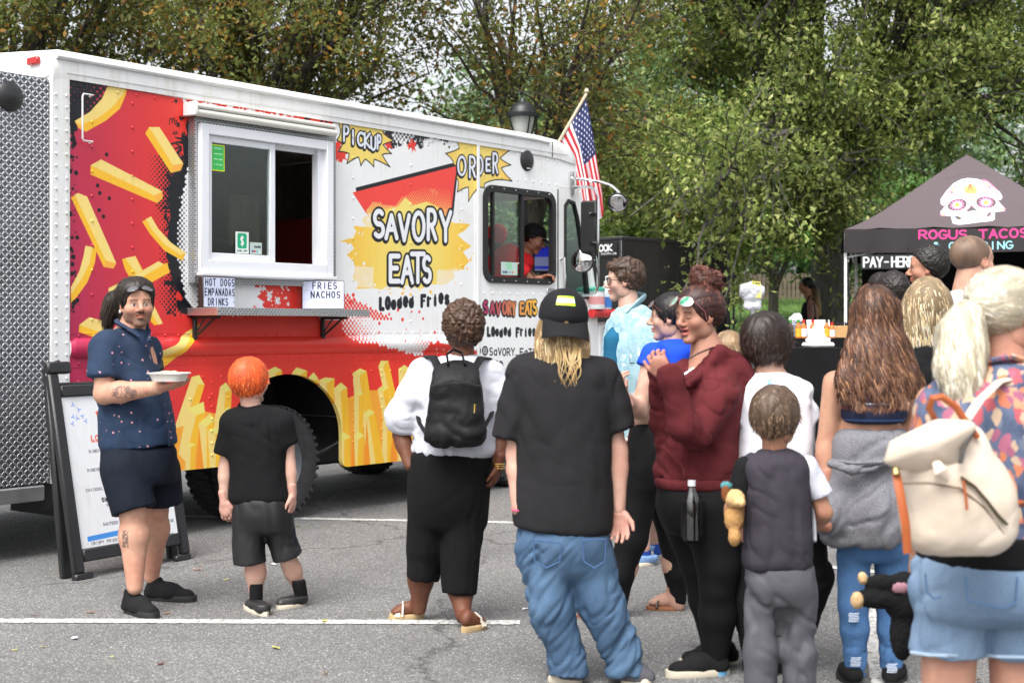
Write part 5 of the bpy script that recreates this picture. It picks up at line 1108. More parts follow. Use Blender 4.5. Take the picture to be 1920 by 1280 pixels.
# ---------------- black cargo trailer
tz = float(gz(0, 18.5)) + .0
tr_o = W(1165, 613, 17.2); tr_o = np.array([tr_o[0], tr_o[1], 0])
e1 = np.array([W(1367, 613, 18.6)[0] - tr_o[0], 18.6 - 17.2]); LT = float(np.hypot(*e1)); e1 = e1 / LT
trl = empty('cargo_trailer', (tr_o[0], tr_o[1], tz), math.atan2(e1[1], e1[0]), 'black enclosed cargo trailer parked beyond the truck', 'trailer')
topz = 1.45 + (613 - 445) / F * 17.2 - tz
m = NT('black_gloss_panel'); m.set(m.ramp(m.noise(1.2, detail=3), [(.3, (.010, .010, .011)), (.7, (.022, .020, .019))]), .22); m.bump(m.noise(1.6, detail=2), .25, .05); M_trl = m.m
obj('body', MB().box((0, 0, .35), (LT, 2.2, topz), .02).mesh(smooth=True), M_trl, trl)
obj('roof_edge', MB().box((-.01, -.012, topz - .03), (LT + .01, 2.21, topz + .015), .008).mesh(smooth=True), M_blackm, trl)
for a, b in ((-.012, .04), (LT - .05, LT + .012)): obj('corner_trim', MB().box((a, -.012, .35), (b, .04, topz - .031), .006).mesh(smooth=True), M_blackm, trl)
for i in range(1, 4): obj('panel_seam', MB().box((LT * i / 4, -.004, .38), (LT * i / 4 + .012, .0, topz - .035)).mesh(), M_blackm, trl)
obj('door_hinge_bar', MB().tube([(LT + .06, -.03, .5), (LT + .06, -.03, topz - .35)], .016, 6).box((LT + .01, -.05, topz - .45), (LT + .1, -.0, topz - .40), .004).box((LT + .01, -.05, .7), (LT + .1, -.0, .75), .004).box((LT + .01, -.05, 1.25), (LT + .1, -.0, 1.3), .004).mesh(smooth=True), M_blackm, trl)
for s in (.9, 1.7):
 pass
tw = empty('wheel', (LT * .5, .02, .33)); tw.parent = trl
obj('tyre', MB().lathe([(.2, -.1), (.31, -.1), (.33, -.05), (.33, .08), (.31, .12), (.2, .12)], 28, np.array([[1, 0, 0, 0], [0, 0, 1, 0], [0, -1, 0, 0], [0, 0, 0, 1.]])).mesh(smooth=True), M_tyre, tw)
cv = Canvas(0, 0, .8, .3, .004, (22, 22, 24)); text(cv, 'LOOK', (.06, .13), (.62, .13), .13, .018, (225, 228, 228), .18, raw=True); cv.dot((.27, .195), .03, (22, 22, 24), raw=True); text(cv, 'trailers.com', (.26, .05), (.76, .05), .045, .006, (200, 204, 204), .25, raw=True)
zz = 1.45 + (613 - 482) / F * 17.4 - tz; obj('logo_print', mesh('logo_print', [(-.014, .46, zz), (-.014, .05, zz), (-.014, .05, zz + .17), (-.014, .46, zz + .17)], [(0, 1, 2, 3)], smooth=False, uv=[(0, 0), (1, 0), (1, 1), (0, 1)]), image_mat('trailer_logo', cv.a, .35), trl)
# white van roof line behind the trailer (pale strip seen left of it)
vn = empty('white_van', W(1085, 613, 22) * np.array([1, 1, 0]) + np.array([0, 0, float(gz(0, 22))]), 0, 'roof edge of a white van parked behind the black trailer', 'van')
vt = 1.45 + (613 - 447) / F * 22 - float(gz(0, 22))
obj('body', MB().box((-.6, 0, .4), (1.0, 2.0, vt), .08).mesh(smooth=True), M_white, vn); obj('window', MB().box((-.3, -.01, vt - .75), (.6, -.002, vt - .3), 0).mesh(), M_blackm, vn)
obj('wheel', MB().lathe([(.001, 0), (.33, 0), (.33, .2), (.001, .2)], 20, np.array([[1, 0, 0, .2], [0, 0, 1, -.02], [0, -1, 0, .33], [0, 0, 0, 1.]])).mesh(smooth=True), M_tyre, vn)
# ---------------- bagged sign on a post
sg = empty('bagged_sign', W(1411, 613, 16) * np.array([1, 1, 0]) + np.array([0, 0, float(gz(0, 16))]), 0, 'grey plastic bag over a signpost with a yellow paper notice', 'sign')
k_ = 16 / F; zb = 1.45 + (613 - 582) * k_ - float(gz(0, 16)); ztp = 1.45 + (613 - 530) * k_ - float(gz(0, 16))
s = Sdf(.008); s.rows([(zb, 0.0, 0, .1, .035), (zb + .1, .0, 0, .098, .04), (zb + .3, -.01, 0, .09, .04), (ztp, -.0, 0, .055, .03), (ztp + .02, 0, 0, .04, .02)], .01, 3)
P, Q, T_ = s.mesh(); N = vnormals(P, Q, T_); P += N * (fbm(P * 22, 3) * .008)[:, None]
obj('plastic_bag', mesh('plastic_bag', P, Q, T_), plain('grey_plastic_bag', rgb(190, 192, 200), .35, 0, .1, 10, .5, 30), sg)
obj('post', MB().box((-.02, -.015, 0), (.02, .015, zb + .05)).mesh(), M_steel, sg)
cv = Canvas(0, 0, .22, .3, .003, (230, 215, 110)); text(cv, 'NO PARKING', (.02, .25), (.2, .25), .03, .004, (50, 50, 30), .3, raw=True)
for i, t_ in enumerate(('SATURDAY', 'ALL DAY', 'TOW ZONE')): text(cv, t_, (.05, .19 - i * .06), (.17, .19 - i * .06), .016, .002, (90, 90, 60), .3, raw=True)
zp = zb + .15; obj('yellow_notice', mesh('yellow_notice', [(-.02, -.05, zp), (.085, -.06, zp - .01), (.08, -.055, zp + .17), (-.015, -.048, zp + .18)], [(0, 1, 2, 3)], smooth=False, uv=[(0, 0), (1, 0), (1, 1), (0, 1)]), image_mat('notice_print', cv.a, .6), sg)
# ---------------- taco tent
tc = np.array([6.085, 19.04]); rot = math.radians(-16); hw = 1.52; tgz = float(gz(0, 18.5))
tent = empty('canopy_tent', (tc[0], tc[1], tgz), rot, 'black peaked canopy tent printed with a sugar skull and pink lettering', 'tent')
ez = 1.45 + (613 - 430) / F * 18.0 - tgz; apz = 1.45 + (613 - 290) / F * 19.04 - tgz; vz = ez - .30
def rl(a, b, t): return tuple(np.array(a) + (np.array(b) - np.array(a)) * t)
cs = [(-hw, -hw), (hw, -hw), (hw, hw), (-hw, hw)]
# roof panel with print: triangle grid, slightly sagging
M_tc = None
def roof_tri(a, b, name, mat, uvf):
 n = 14; V = []; UV = []; idx = {}
 ap = np.array([0, 0, apz]); A = np.array([*a, ez]); B = np.array([*b, ez])
 for i in range(n + 1):
  for j in range(n + 1 - i):
   u, v = i / n, j / n; p = A * (1 - u - v) + B * u + ap * v; sag = .16 * math.sin(PI * v) * (1 - v) * 1.2 + .02 * math.sin(u * 31 + v * 9) * (1 - v); p = p - np.array([0, 0, sag * .55]); idx[i, j] = len(V); V.append(p); UV.append(uvf(u, v))
 T_ = []
 for i in range(n):
  for j in range(n - i):
   T_.append((idx[i, j], idx[i + 1, j], idx[i, j + 1]))
   if j < n - i - 1: T_.append((idx[i + 1, j], idx[i + 1, j + 1], idx[i, j + 1]))
 return obj(name, mesh(name, V, None, T_, uv=UV), mat, tent)
TW, THh = 2 * hw, math.hypot(hw, apz - ez)
cv = Canvas(0, 0, TW, THh, .005, (84, 74, 78))
# sugar skull in (x, y) centred
def SK(x, y): return (1.55 + (x - 685) * .00116, (855 - y) / 805 * THh)
sk_ = lambda pts: [SK(x, y) for x, y in pts]; WH = (226, 222, 230)
cv.poly(sk_([(660, 305), (760, 315), (860, 345), (940, 400), (990, 450), (1012, 500), (995, 528), (960, 528), (985, 570), (1028, 625), (1020, 655), (960, 660), (920, 665), (910, 760), (880, 780), (760, 790), (640, 800), (520, 805), (480, 790), (465, 700), (400, 698), (358, 680), (360, 640), (415, 575), (380, 575), (362, 550), (365, 500), (420, 430), (500, 355), (580, 318)]), WH, raw=True)
DK = (84, 74, 78)
def ellp(cx, cy, rx, ry, tilt=0, n=28, wob=0, k=12):
 t_ = math.radians(tilt); return [(cx + rx * (1 + wob * math.cos(k * a)) * math.cos(a) * math.cos(t_) - ry * (1 + wob * math.cos(k * a)) * math.sin(a) * math.sin(t_), cy + rx * (1 + wob * math.cos(k * a)) * math.cos(a) * math.sin(t_) + ry * (1 + wob * math.cos(k * a)) * math.sin(a) * math.cos(t_)) for a in np.linspace(0, 2 * PI, n * 3)[:-1]]
for cx, cy, tl in ((535, 573, -14), (838, 548, 6)):
 cv.poly(sk_(ellp(cx, cy, 128, 84, tl, wob=.07, k=16)), (222, 96, 160), raw=True); cv.poly(sk_(ellp(cx, cy, 116, 74, tl, wob=.05, k=16)), (236, 214, 228), raw=True)
 cv.poly(sk_(ellp(cx, cy, 104, 63, tl)), DK, raw=True); cv.poly(sk_(ellp(cx, cy, 66, 50, tl, wob=.2, k=12)), (230, 120, 170), raw=True); cv.poly(sk_(ellp(cx, cy, 46, 34, tl, wob=.2, k=12)), (140, 190, 210), raw=True); cv.poly(sk_(ellp(cx, cy, 28, 22, tl)), (240, 190, 70), raw=True)
cv.poly(sk_([(685, 565), (712, 600), (745, 625), (730, 640), (690, 632), (640, 645), (625, 632), (660, 600)]), DK, raw=True)
cv.poly(sk_([(495, 695), (530, 690), (570, 712), (562, 748), (530, 738), (500, 715)]), DK, raw=True); cv.poly(sk_([(890, 665), (880, 700), (850, 722), (828, 712), (840, 680), (865, 662)]), DK, raw=True)
for i in range(7):
 x = 585 + i * 40; y = 718 - i * 3
 cv.poly(sk_(ellp(x, y - 20, 17, 24)), (238, 236, 240), raw=True); cv.stroke(sk_(ellp(x, y - 20, 17, 24)), .004, (120, 110, 120), raw=True); cv.stroke(sk_(ellp(x, y + 12, 16, 16)), .003, (140, 130, 140), raw=True)
cv.poly(sk_([(605, 410), (650, 375), (682, 355), (720, 375), (758, 405), (745, 450), (680, 462), (620, 445)]), (238, 176, 100), raw=True)
for x in (640, 665, 700, 728): cv.stroke(sk_([(680, 360), (x, 455)]), .004, (120, 80, 60), raw=True)
rs = np.random.default_rng(8); PAL = [(222, 96, 150), (120, 180, 210), (240, 220, 110), (170, 200, 230), (236, 120, 120), (90, 90, 120)]
for cx, cy, rx, ry, a in ((480, 420, 70, 26, -45), (880, 375, 80, 26, 38), (440, 470, 60, 20, -50), (930, 420, 60, 22, 45)):
 cv.poly(sk_(ellp(cx, cy, rx, ry, a, wob=.15, k=14)), (232, 110, 160), raw=True); cv.poly(sk_(ellp(cx, cy, rx * .7, ry * .55, a)), (236, 226, 120), raw=True); cv.stroke(sk_(ellp(cx, cy, rx * .7, ry * .55, a)), .004, (110, 150, 200), raw=True)
for cx, cy, r in ((385, 680, 30), (1000, 632, 30)): cv.poly(sk_(ellp(cx, cy, r, r * .7, wob=.2, k=8)), (232, 110, 160), raw=True); cv.poly(sk_(ellp(cx, cy, r * .6, r * .4)), (240, 226, 110), raw=True)
def safe(x, y):
 return all(((x - cx) / 140) ** 2 + ((y - cy) / 90) ** 2 > 1 for cx, cy in ((535, 573), (838, 548))) and not (560 < x < 860 and 660 < y < 740) and not (600 < x < 770 and 350 < y < 470)
for i in range(150):
 x, y = rs.uniform(400, 980), rs.uniform(320, 790)
 if not safe(x, y) or cv.inside(np.array(sk_([(660, 315), (860, 355), (990, 480), (1000, 640), (900, 660), (900, 770), (500, 790), (480, 700), (375, 680), (375, 520), (500, 370)])), np.array([[SK(x, y)[0]]]), np.array([[SK(x, y)[1]]]))[0, 0] == False: continue
 c = PAL[rs.integers(6)]; a = rs.uniform(0, PI); q = sk_(ellp(x, y, rs.uniform(6, 20), rs.uniform(4, 9), math.degrees(a), 8))
 (cv.poly(q, c, raw=True) if rs.random() < .45 else cv.stroke(q, .003, c, raw=True))
cv.stroke(sk_([(420, 310), (600, 262), (760, 258), (900, 262)]), .003, (40, 34, 36), raw=True)
m = image_mat('tent_skull_print', cv.a, .75, .3)
roof_tri(cs[0], cs[1], 'roof_panel', m, lambda u, v: (u + v * .5, v))
M_tent = cloth('tent_fabric', rgb(84, 74, 78), .8, .1, 200, .2)
for i in (1, 2, 3): roof_tri(cs[i], cs[(i + 1) % 4], 'roof_panel', M_tent, lambda u, v: (u, v))
# valance
cv = Canvas(0, 0, TW, .34, .004, (34, 29, 32))
text(cv, 'ROGUS TACOS', (TW * .30, .2), (TW * .72, .2), .115, .012, (226, 58, 138), .25, raw=True); text(cv, '& CATERING', (TW * .355, .045), (TW * .66, .045), .1, .009, (150, 210, 222), .25, raw=True)
def valance(a, b, mat, name='valance'):
 n = 30; V = []; UV = []
 A, B = np.array(a), np.array(b); e = (B - A) / np.linalg.norm(B - A); nn = np.array([e[1], -e[0]])
 for i in range(n + 1):
  u = i / n
  for j in range(5):
   v = j / 4; w_ = .018 * math.sin(u * 40) * (1 - v) + .01 * math.sin(u * 17 + 2); p = A + (B - A) * u + nn * (.012 + w_ + .02 * (1 - v)); V.append((p[0], p[1], vz + (ez - vz) * v - .02 * (1 - abs(2 * u - 1)))); UV.append((u, v))
 Q = [(i * 5 + j, (i + 1) * 5 + j, (i + 1) * 5 + j + 1, i * 5 + j + 1) for i in range(n) for j in range(4)]
 return obj(name, mesh(name, V, Q, uv=UV), mat, tent)
valance(cs[0], cs[1], image_mat('valance_print', cv.a, .75))
M_val = cloth('valance_fabric', rgb(36, 31, 34), .8, .1, 200, .2)
for i in (1, 2, 3): valance(cs[i], cs[(i + 1) % 4], M_val)
M_pole = plain('white_pole', (.75, .76, .77), .4)
for x, y in cs: obj('leg', MB().box((x * .99 - .018, y * .99 - .018, 0), (x * .99 + .018, y * .99 + .018, ez - .03), .003).mesh(), M_pole, tent)
obj('truss', MB().tube([(-hw * .97, -hw * .97, ez - .1), (0, -hw * .97, ez - .35), (hw * .97, -hw * .97, ez - .1)], .012, 5).tube([(-hw * .97, -hw * .97, ez - .35), (0, -hw * .97, ez - .08), (hw * .97, -hw * .97, ez - .35)], .012, 5).tube([(-hw * .97, -hw * .97, ez - .1), (-hw * .97, 0, ez - .35), (-hw * .97, hw * .97, ez - .1)], .012, 5).tube([(-hw * .97, -hw * .97, ez - .4), (-hw * .97, 0, ez - .08), (-hw * .97, hw * .97, ez - .4)], .012, 5).tube([(-1.46, -1.46, ez - .05), (0, 0, apz - .1)], .012, 5).tube([(1.46, -1.46, ez - .05), (0, 0, apz - .1)], .012, 5).mesh(smooth=True), M_pole, tent)
obj('back_wall', MB().box((-hw * .93, hw * .9, .05), (hw * .95, hw * .91, ez - .08)).box((hw * .96, -hw * .5, .05), (hw * .97, hw * .89, ez - .08)).mesh(), cloth('tent_wall_fabric', (.012, .012, .013)), tent)
# pay-here sign hung under the valance
ps = empty('pay_here_sign', W(1665, 491, 17.75), rot, 'black hand lettered pay here sign hanging under the tent', 'sign')
cv = Canvas(0, 0, .62, .2, .002, (30, 30, 32)); text(cv, 'PAY', (.03, .03), (.24, .03), .14, .011, (225, 228, 230), .22, raw=True); text(cv, '-', (.265, .03), (.315, .03), .14, .011, (225, 228, 230), .1, raw=True); text(cv, 'HERE', (.35, .03), (.6, .03), .14, .011, (225, 228, 230), .2, raw=True)
obj('board', MB().box((-.33, 0, -.09), (.34, .012, .09), .002).mesh(), M_blackm, ps); obj('lettering', mesh('lettering', [(-.325, -.003, -.085), (.335, -.003, -.085), (.335, -.003, .085), (-.325, -.003, .085)], [(0, 1, 2, 3)], smooth=False, uv=[(0, 0), (1, 0), (1, 1), (0, 1)]), image_mat('pay_here_print', cv.a, .7), ps)
obj('cord', MB().tube([(-.24, .006, .09), (-.24, .006, .2)], .004, 4).tube([(.24, .006, .09), (.24, .006, .2)], .004, 4).mesh(), M_blackm, ps)
# ---------------- counter with sauces
DT = 11.6; k_ = DT / F
def WG(px, D): p = W(px, 613, D); return np.array([p[0], p[1], 0])
ctr = empty('counter_table', WG(1560, DT), 0, 'tall counter table draped in black cloth beside the tent', 'table')
zt = 1.45 - (634 - 613) * k_; zt2 = 1.45 - (652 - 613) * 11.2 / F
X0 = WG(1560, DT)[0]
M_bcl = cloth('black_tablecloth', (.006, .006, .007), .85, .2, 260)
def drape(x0, x1, y0, y1, ztop, nm, amp=.02):
 n = 60; V = []; per = [(x0, y0), (x1, y0), (x1, y1), (x0, y1), (x0, y0)]; pts = []
 for a, b in zip(per[:-1], per[1:]):
  for t in np.linspace(0, 1, 26)[:-1]: pts.append((a[0] + (b[0] - a[0]) * t, a[1] + (b[1] - a[1]) * t))
 m_ = len(pts); cx, cy = (x0 + x1) / 2, (y0 + y1) / 2; rows_ = np.linspace(0, 1, 8)
 for r in rows_:
  for i, (x, y) in enumerate(pts):
   o_ = 1 + amp * r * (math.sin(i * 1.1) + .6 * math.sin(i * 2.3 + 1)) + .015 * r; V.append((cx + (x - cx) * o_, cy + (y - cy) * o_, ztop - r * (ztop - .02)))
 P = [(k * m_ + i, k * m_ + (i + 1) % m_, (k + 1) * m_ + (i + 1) % m_, (k + 1) * m_ + i) for k in range(7) for i in range(m_)] + [tuple(range(m_))]
 return MB().add(V, P).obj(nm, M_bcl, ctr)
drape(-.36, 1.35, -.0, .8, zt, 'upper_tier'); drape(-.42, 1.4, -.42, -.02, zt2, 'lower_tier')
obj('frame', MB().box((-.3, .1, .0), (-.26, .14, zt - .05)).box((1.2, .1, 0), (1.24, .14, zt - .05)).mesh(), M_steel, ctr)
def cond(px, prof, cols, label, name='sauce_bottle', grp='sauce bottles on the counter', D=DT + .08, z=None, cat='bottle'):
 o = empty(name, np.array([*WG(px, D)[:2], (zt if z is None else z) + .002]), 0, label, cat, grp)
 for nm, p_, c in prof: obj(nm, MB().lathe(p_, 14, cap=nm != 'label_band').mesh(smooth=True), cols[c], o)
 return o
def sauce(h=.19, r=.033): return [('body', [(.001, 0), (r, 0), (r, h * .6), (r * .45, h * .78), (r * .4, h * .85), (.001, h * .85)], 0), ('cap', [(r * .5, h * .85), (r * .5, h), (.001, h)], 1), ('label_band', [(r * 1.03, h * .08), (r * 1.03, h * .52)], 2)]
mc = lambda n_, c, r_=.35: plain(n_, c, r_)
mo, mr_, mg_, my_, mw_, mbk = mc('orange_sauce', rgb(200, 110, 40)), mc('red_cap', rgb(190, 40, 40)), mc('green_cap', rgb(60, 140, 60)), mc('yellow_label', rgb(235, 170, 50)), mc('white_label', rgb(225, 225, 225)), mc('dark_sauce', rgb(70, 62, 30))
for px, cols, lb in ((1482, (mbk, mg_, mbk), 'dark green sauce bottle at the left end of the counter'), (1497, (mo, mg_, my_), 'sauce bottle with orange label and green cap'), (1507, (mo, mr_, mw_), 'white labelled sauce bottle with red cap, left of the sign'), (1524, (mo, mr_, mw_), 'white labelled sauce bottle behind the white take-out box'), (1550, (mo, mbk, my_), 'orange sauce bottle with dark cap right of take-out box'), (1560, (mo, mr_, mw_), 'small red capped bottle nearest the brown haired woman')):
 cond(px, sauce(.13 if px in (1560,) else .15, .026), cols, lb)
tub = empty('napkin_tub', np.array([*WG(1492, DT + .3)[:2], zt + .002]), 0, 'clear plastic tub with tissue paper puffing out on the counter', 'tub')
obj('body', MB().box((-.07, -.05, 0), (.07, .05, .12), .01).mesh(smooth=True), plain('smoky_plastic', rgb(120, 130, 150), .2), tub)
s = Sdf(.006); s.ell((0, 0, .15), (.06, .045, .035), .02).ell((.01, 0, .18), (.035, .03, .025), .02); P, Q, T_ = s.mesh(); N = vnormals(P, Q, T_); P += N * (ridge(P * 40, 2) * .005)[:, None]; obj('tissue', mesh('tissue', P, Q, T_), plain('tissue_paper', rgb(235, 235, 238), .7), tub)
cl = empty('takeout_box', np.array([*WG(1534, 11.35)[:2], zt2 + .002]), .3, 'white foam take-out box with paper bundle on the counter edge', 'box')
obj('base', MB().box((-.1, -.1, 0), (.1, .1, .04), .015).mesh(smooth=True), plain('white_foam', rgb(232, 232, 236), .6), cl)
s = Sdf(.006); s.ell((0, 0, .05), (.1, .1, .05), .03).ell((.0, 0, .14), (.05, .045, .05), .04); P, Q, T_ = s.mesh(); N = vnormals(P, Q, T_); P += N * (ridge(P * 30, 4) * .008)[:, None]; obj('paper_bundle', mesh('paper_bundle', P, Q, T_), plain('white_paper', rgb(236, 236, 240), .7), cl)
cs_ = empty('counter_sign', np.array([*WG(1536, DT + .2)[:2], zt + .002]), 0, 'white paper sign standing between the sauce bottles', 'sign')
cv = Canvas(0, 0, .2, .16, .002, (226, 228, 238)); text(cv, 'COVER', (.06, .1), (.14, .1), .018, .002, (150, 160, 210), .25, raw=True); cv.stroke([(.03, .06), (.17, .06)], .001, (170, 170, 200), raw=True)
obj('sheet', mesh('sheet', [(-.095, 0, 0), (.095, 0, 0), (.095, .05, .15), (-.095, .05, .15)], [(0, 1, 2, 3)], smooth=False, uv=[(0, 0), (1, 0), (1, 1), (0, 1)]), image_mat('counter_sign_print', cv.a, .6), cs_)
ub = empty('utensil_box', np.array([*WG(1562, DT + .35)[:2], zt + .002]), 0, 'kraft cardboard box of black utensils on the counter', 'box')
obj('box', MB().box((-.13, -.05, 0), (.13, .05, .1), .003).mesh(), plain('kraft_card', rgb(190, 150, 100), .8), ub)
fk = MB()
for i in range(26): x, y = RNG.uniform(-.11, .11), RNG.uniform(-.035, .035); fk.tube([(x, y, .05), (x + RNG.uniform(-.02, .02), y, .13)], .006, 4)
obj('utensils', fk.mesh(), M_blackm, ub).__setitem__('kind', 'stuff')
# ---------------- litter and leaves on the asphalt
def G(px, py): D = CH * F / (py - HY); return np.array([(px - 960) / F * D, D, 0])
lf = mesh('fallen_leaf', [(0, 0, .004), (.02, .018, .012), (.05, .012, .006), (.07, 0, .014), (.045, -.016, .005), (.018, -.014, .01)], None, [(0, 1, 5), (1, 2, 5), (2, 4, 5), (2, 3, 4)], False)
LC = {'brown': plain('brown_leaf', rgb(150, 105, 70), .8), 'yellow': plain('yellow_leaf', rgb(170, 165, 100), .8), 'red': plain('dark_red_leaf', rgb(90, 40, 36), .8), 'white': plain('paper_scrap', rgb(220, 215, 225), .6)}
for px, py, c, sz, lb in [(180, 1149, 'brown', 1.3, 'tan fallen leaf just above the white line, left of the man'), (322, 1149, 'brown', 1.2, 'tan fallen leaf just right of the black shoes'), (72, 1154, 'red', 1, 'dark red leaf at the left above the line'), (525, 1217, 'yellow', 1.4, 'yellow green leaf below the white line'), (610, 1163, 'yellow', 1.5, 'pale yellow leaf lying on the white line'), (137, 1195, 'white', 1.4, 'white paper scrap near the left corner'), (295, 1247, 'red', 1, 'small dark leaf near the bottom edge'), (980, 1143, 'white', 1.2, 'white paper scrap behind the blonde kid\'s leg'), (363, 1069, 'brown', 1.4, 'tan leaf between the menu board and the boy'), (505, 1058, 'white', 1.6, 'white paper scrap behind the red haired boy\'s legs'), (725, 1159, 'yellow', .8, 'yellow leaf beside the sandal'), (24, 1220, 'yellow', .8, 'tiny yellow leaf at the far left'), (205, 1231, 'yellow', .8, 'tiny pale leaf below the line'), (420, 1088, 'yellow', 1, 'greenish leaf between the man and the boy'), (87, 1213, 'yellow', .7, 'small yellow leaf at the left under the line'), (612, 988, 'brown', 1, 'brown leaf near the rear wheel')]:
 o = bpy.data.objects.new('fallen_leaf' if c != 'white' else 'paper_scrap', lf.copy()); COL.objects.link(o); o.data.materials.append(LC[c]); g_ = G(px, py); o.location = tuple(g_); o.rotation_euler = (0, 0, RNG.uniform(0, 6)); o.scale = (sz * .62,) * 3; tag(o, lb, 'leaf' if c != 'white' else 'paper')
rgl = np.random.default_rng(9); n = 900; x = rgl.uniform(-5, 6, n); y = rgl.uniform(5, 20, n); Vv, T_, cc = leaves(np.stack([x, y, gz(x, y) + .006], 1), .035, [(.25, .15, .06), (.2, .18, .05), (.12, .06, .03)], [2, 1, 1], rgl, 0); Vv[:, 2] = np.repeat(gz(x, y) + .006, 4) + rgl.uniform(0, .008, len(Vv))
Vv = Vv.reshape(-1, 4, 3); keep = (y > 9.5) | (rgl.random(n) < .12); Vv = Vv[keep].reshape(-1, 3); i = np.arange(keep.sum())[:, None] * 4; cc = cc.reshape(-1, 4, 3)[keep].reshape(-1, 3)
tag(obj('leaf_litter', mesh('leaf_litter', Vv, None, np.concatenate([i + [0, 1, 2], i + [0, 2, 3]]), False, cc), M_leaf), 'scattered small dry leaves on the asphalt', 'leaf litter', kind='stuff')
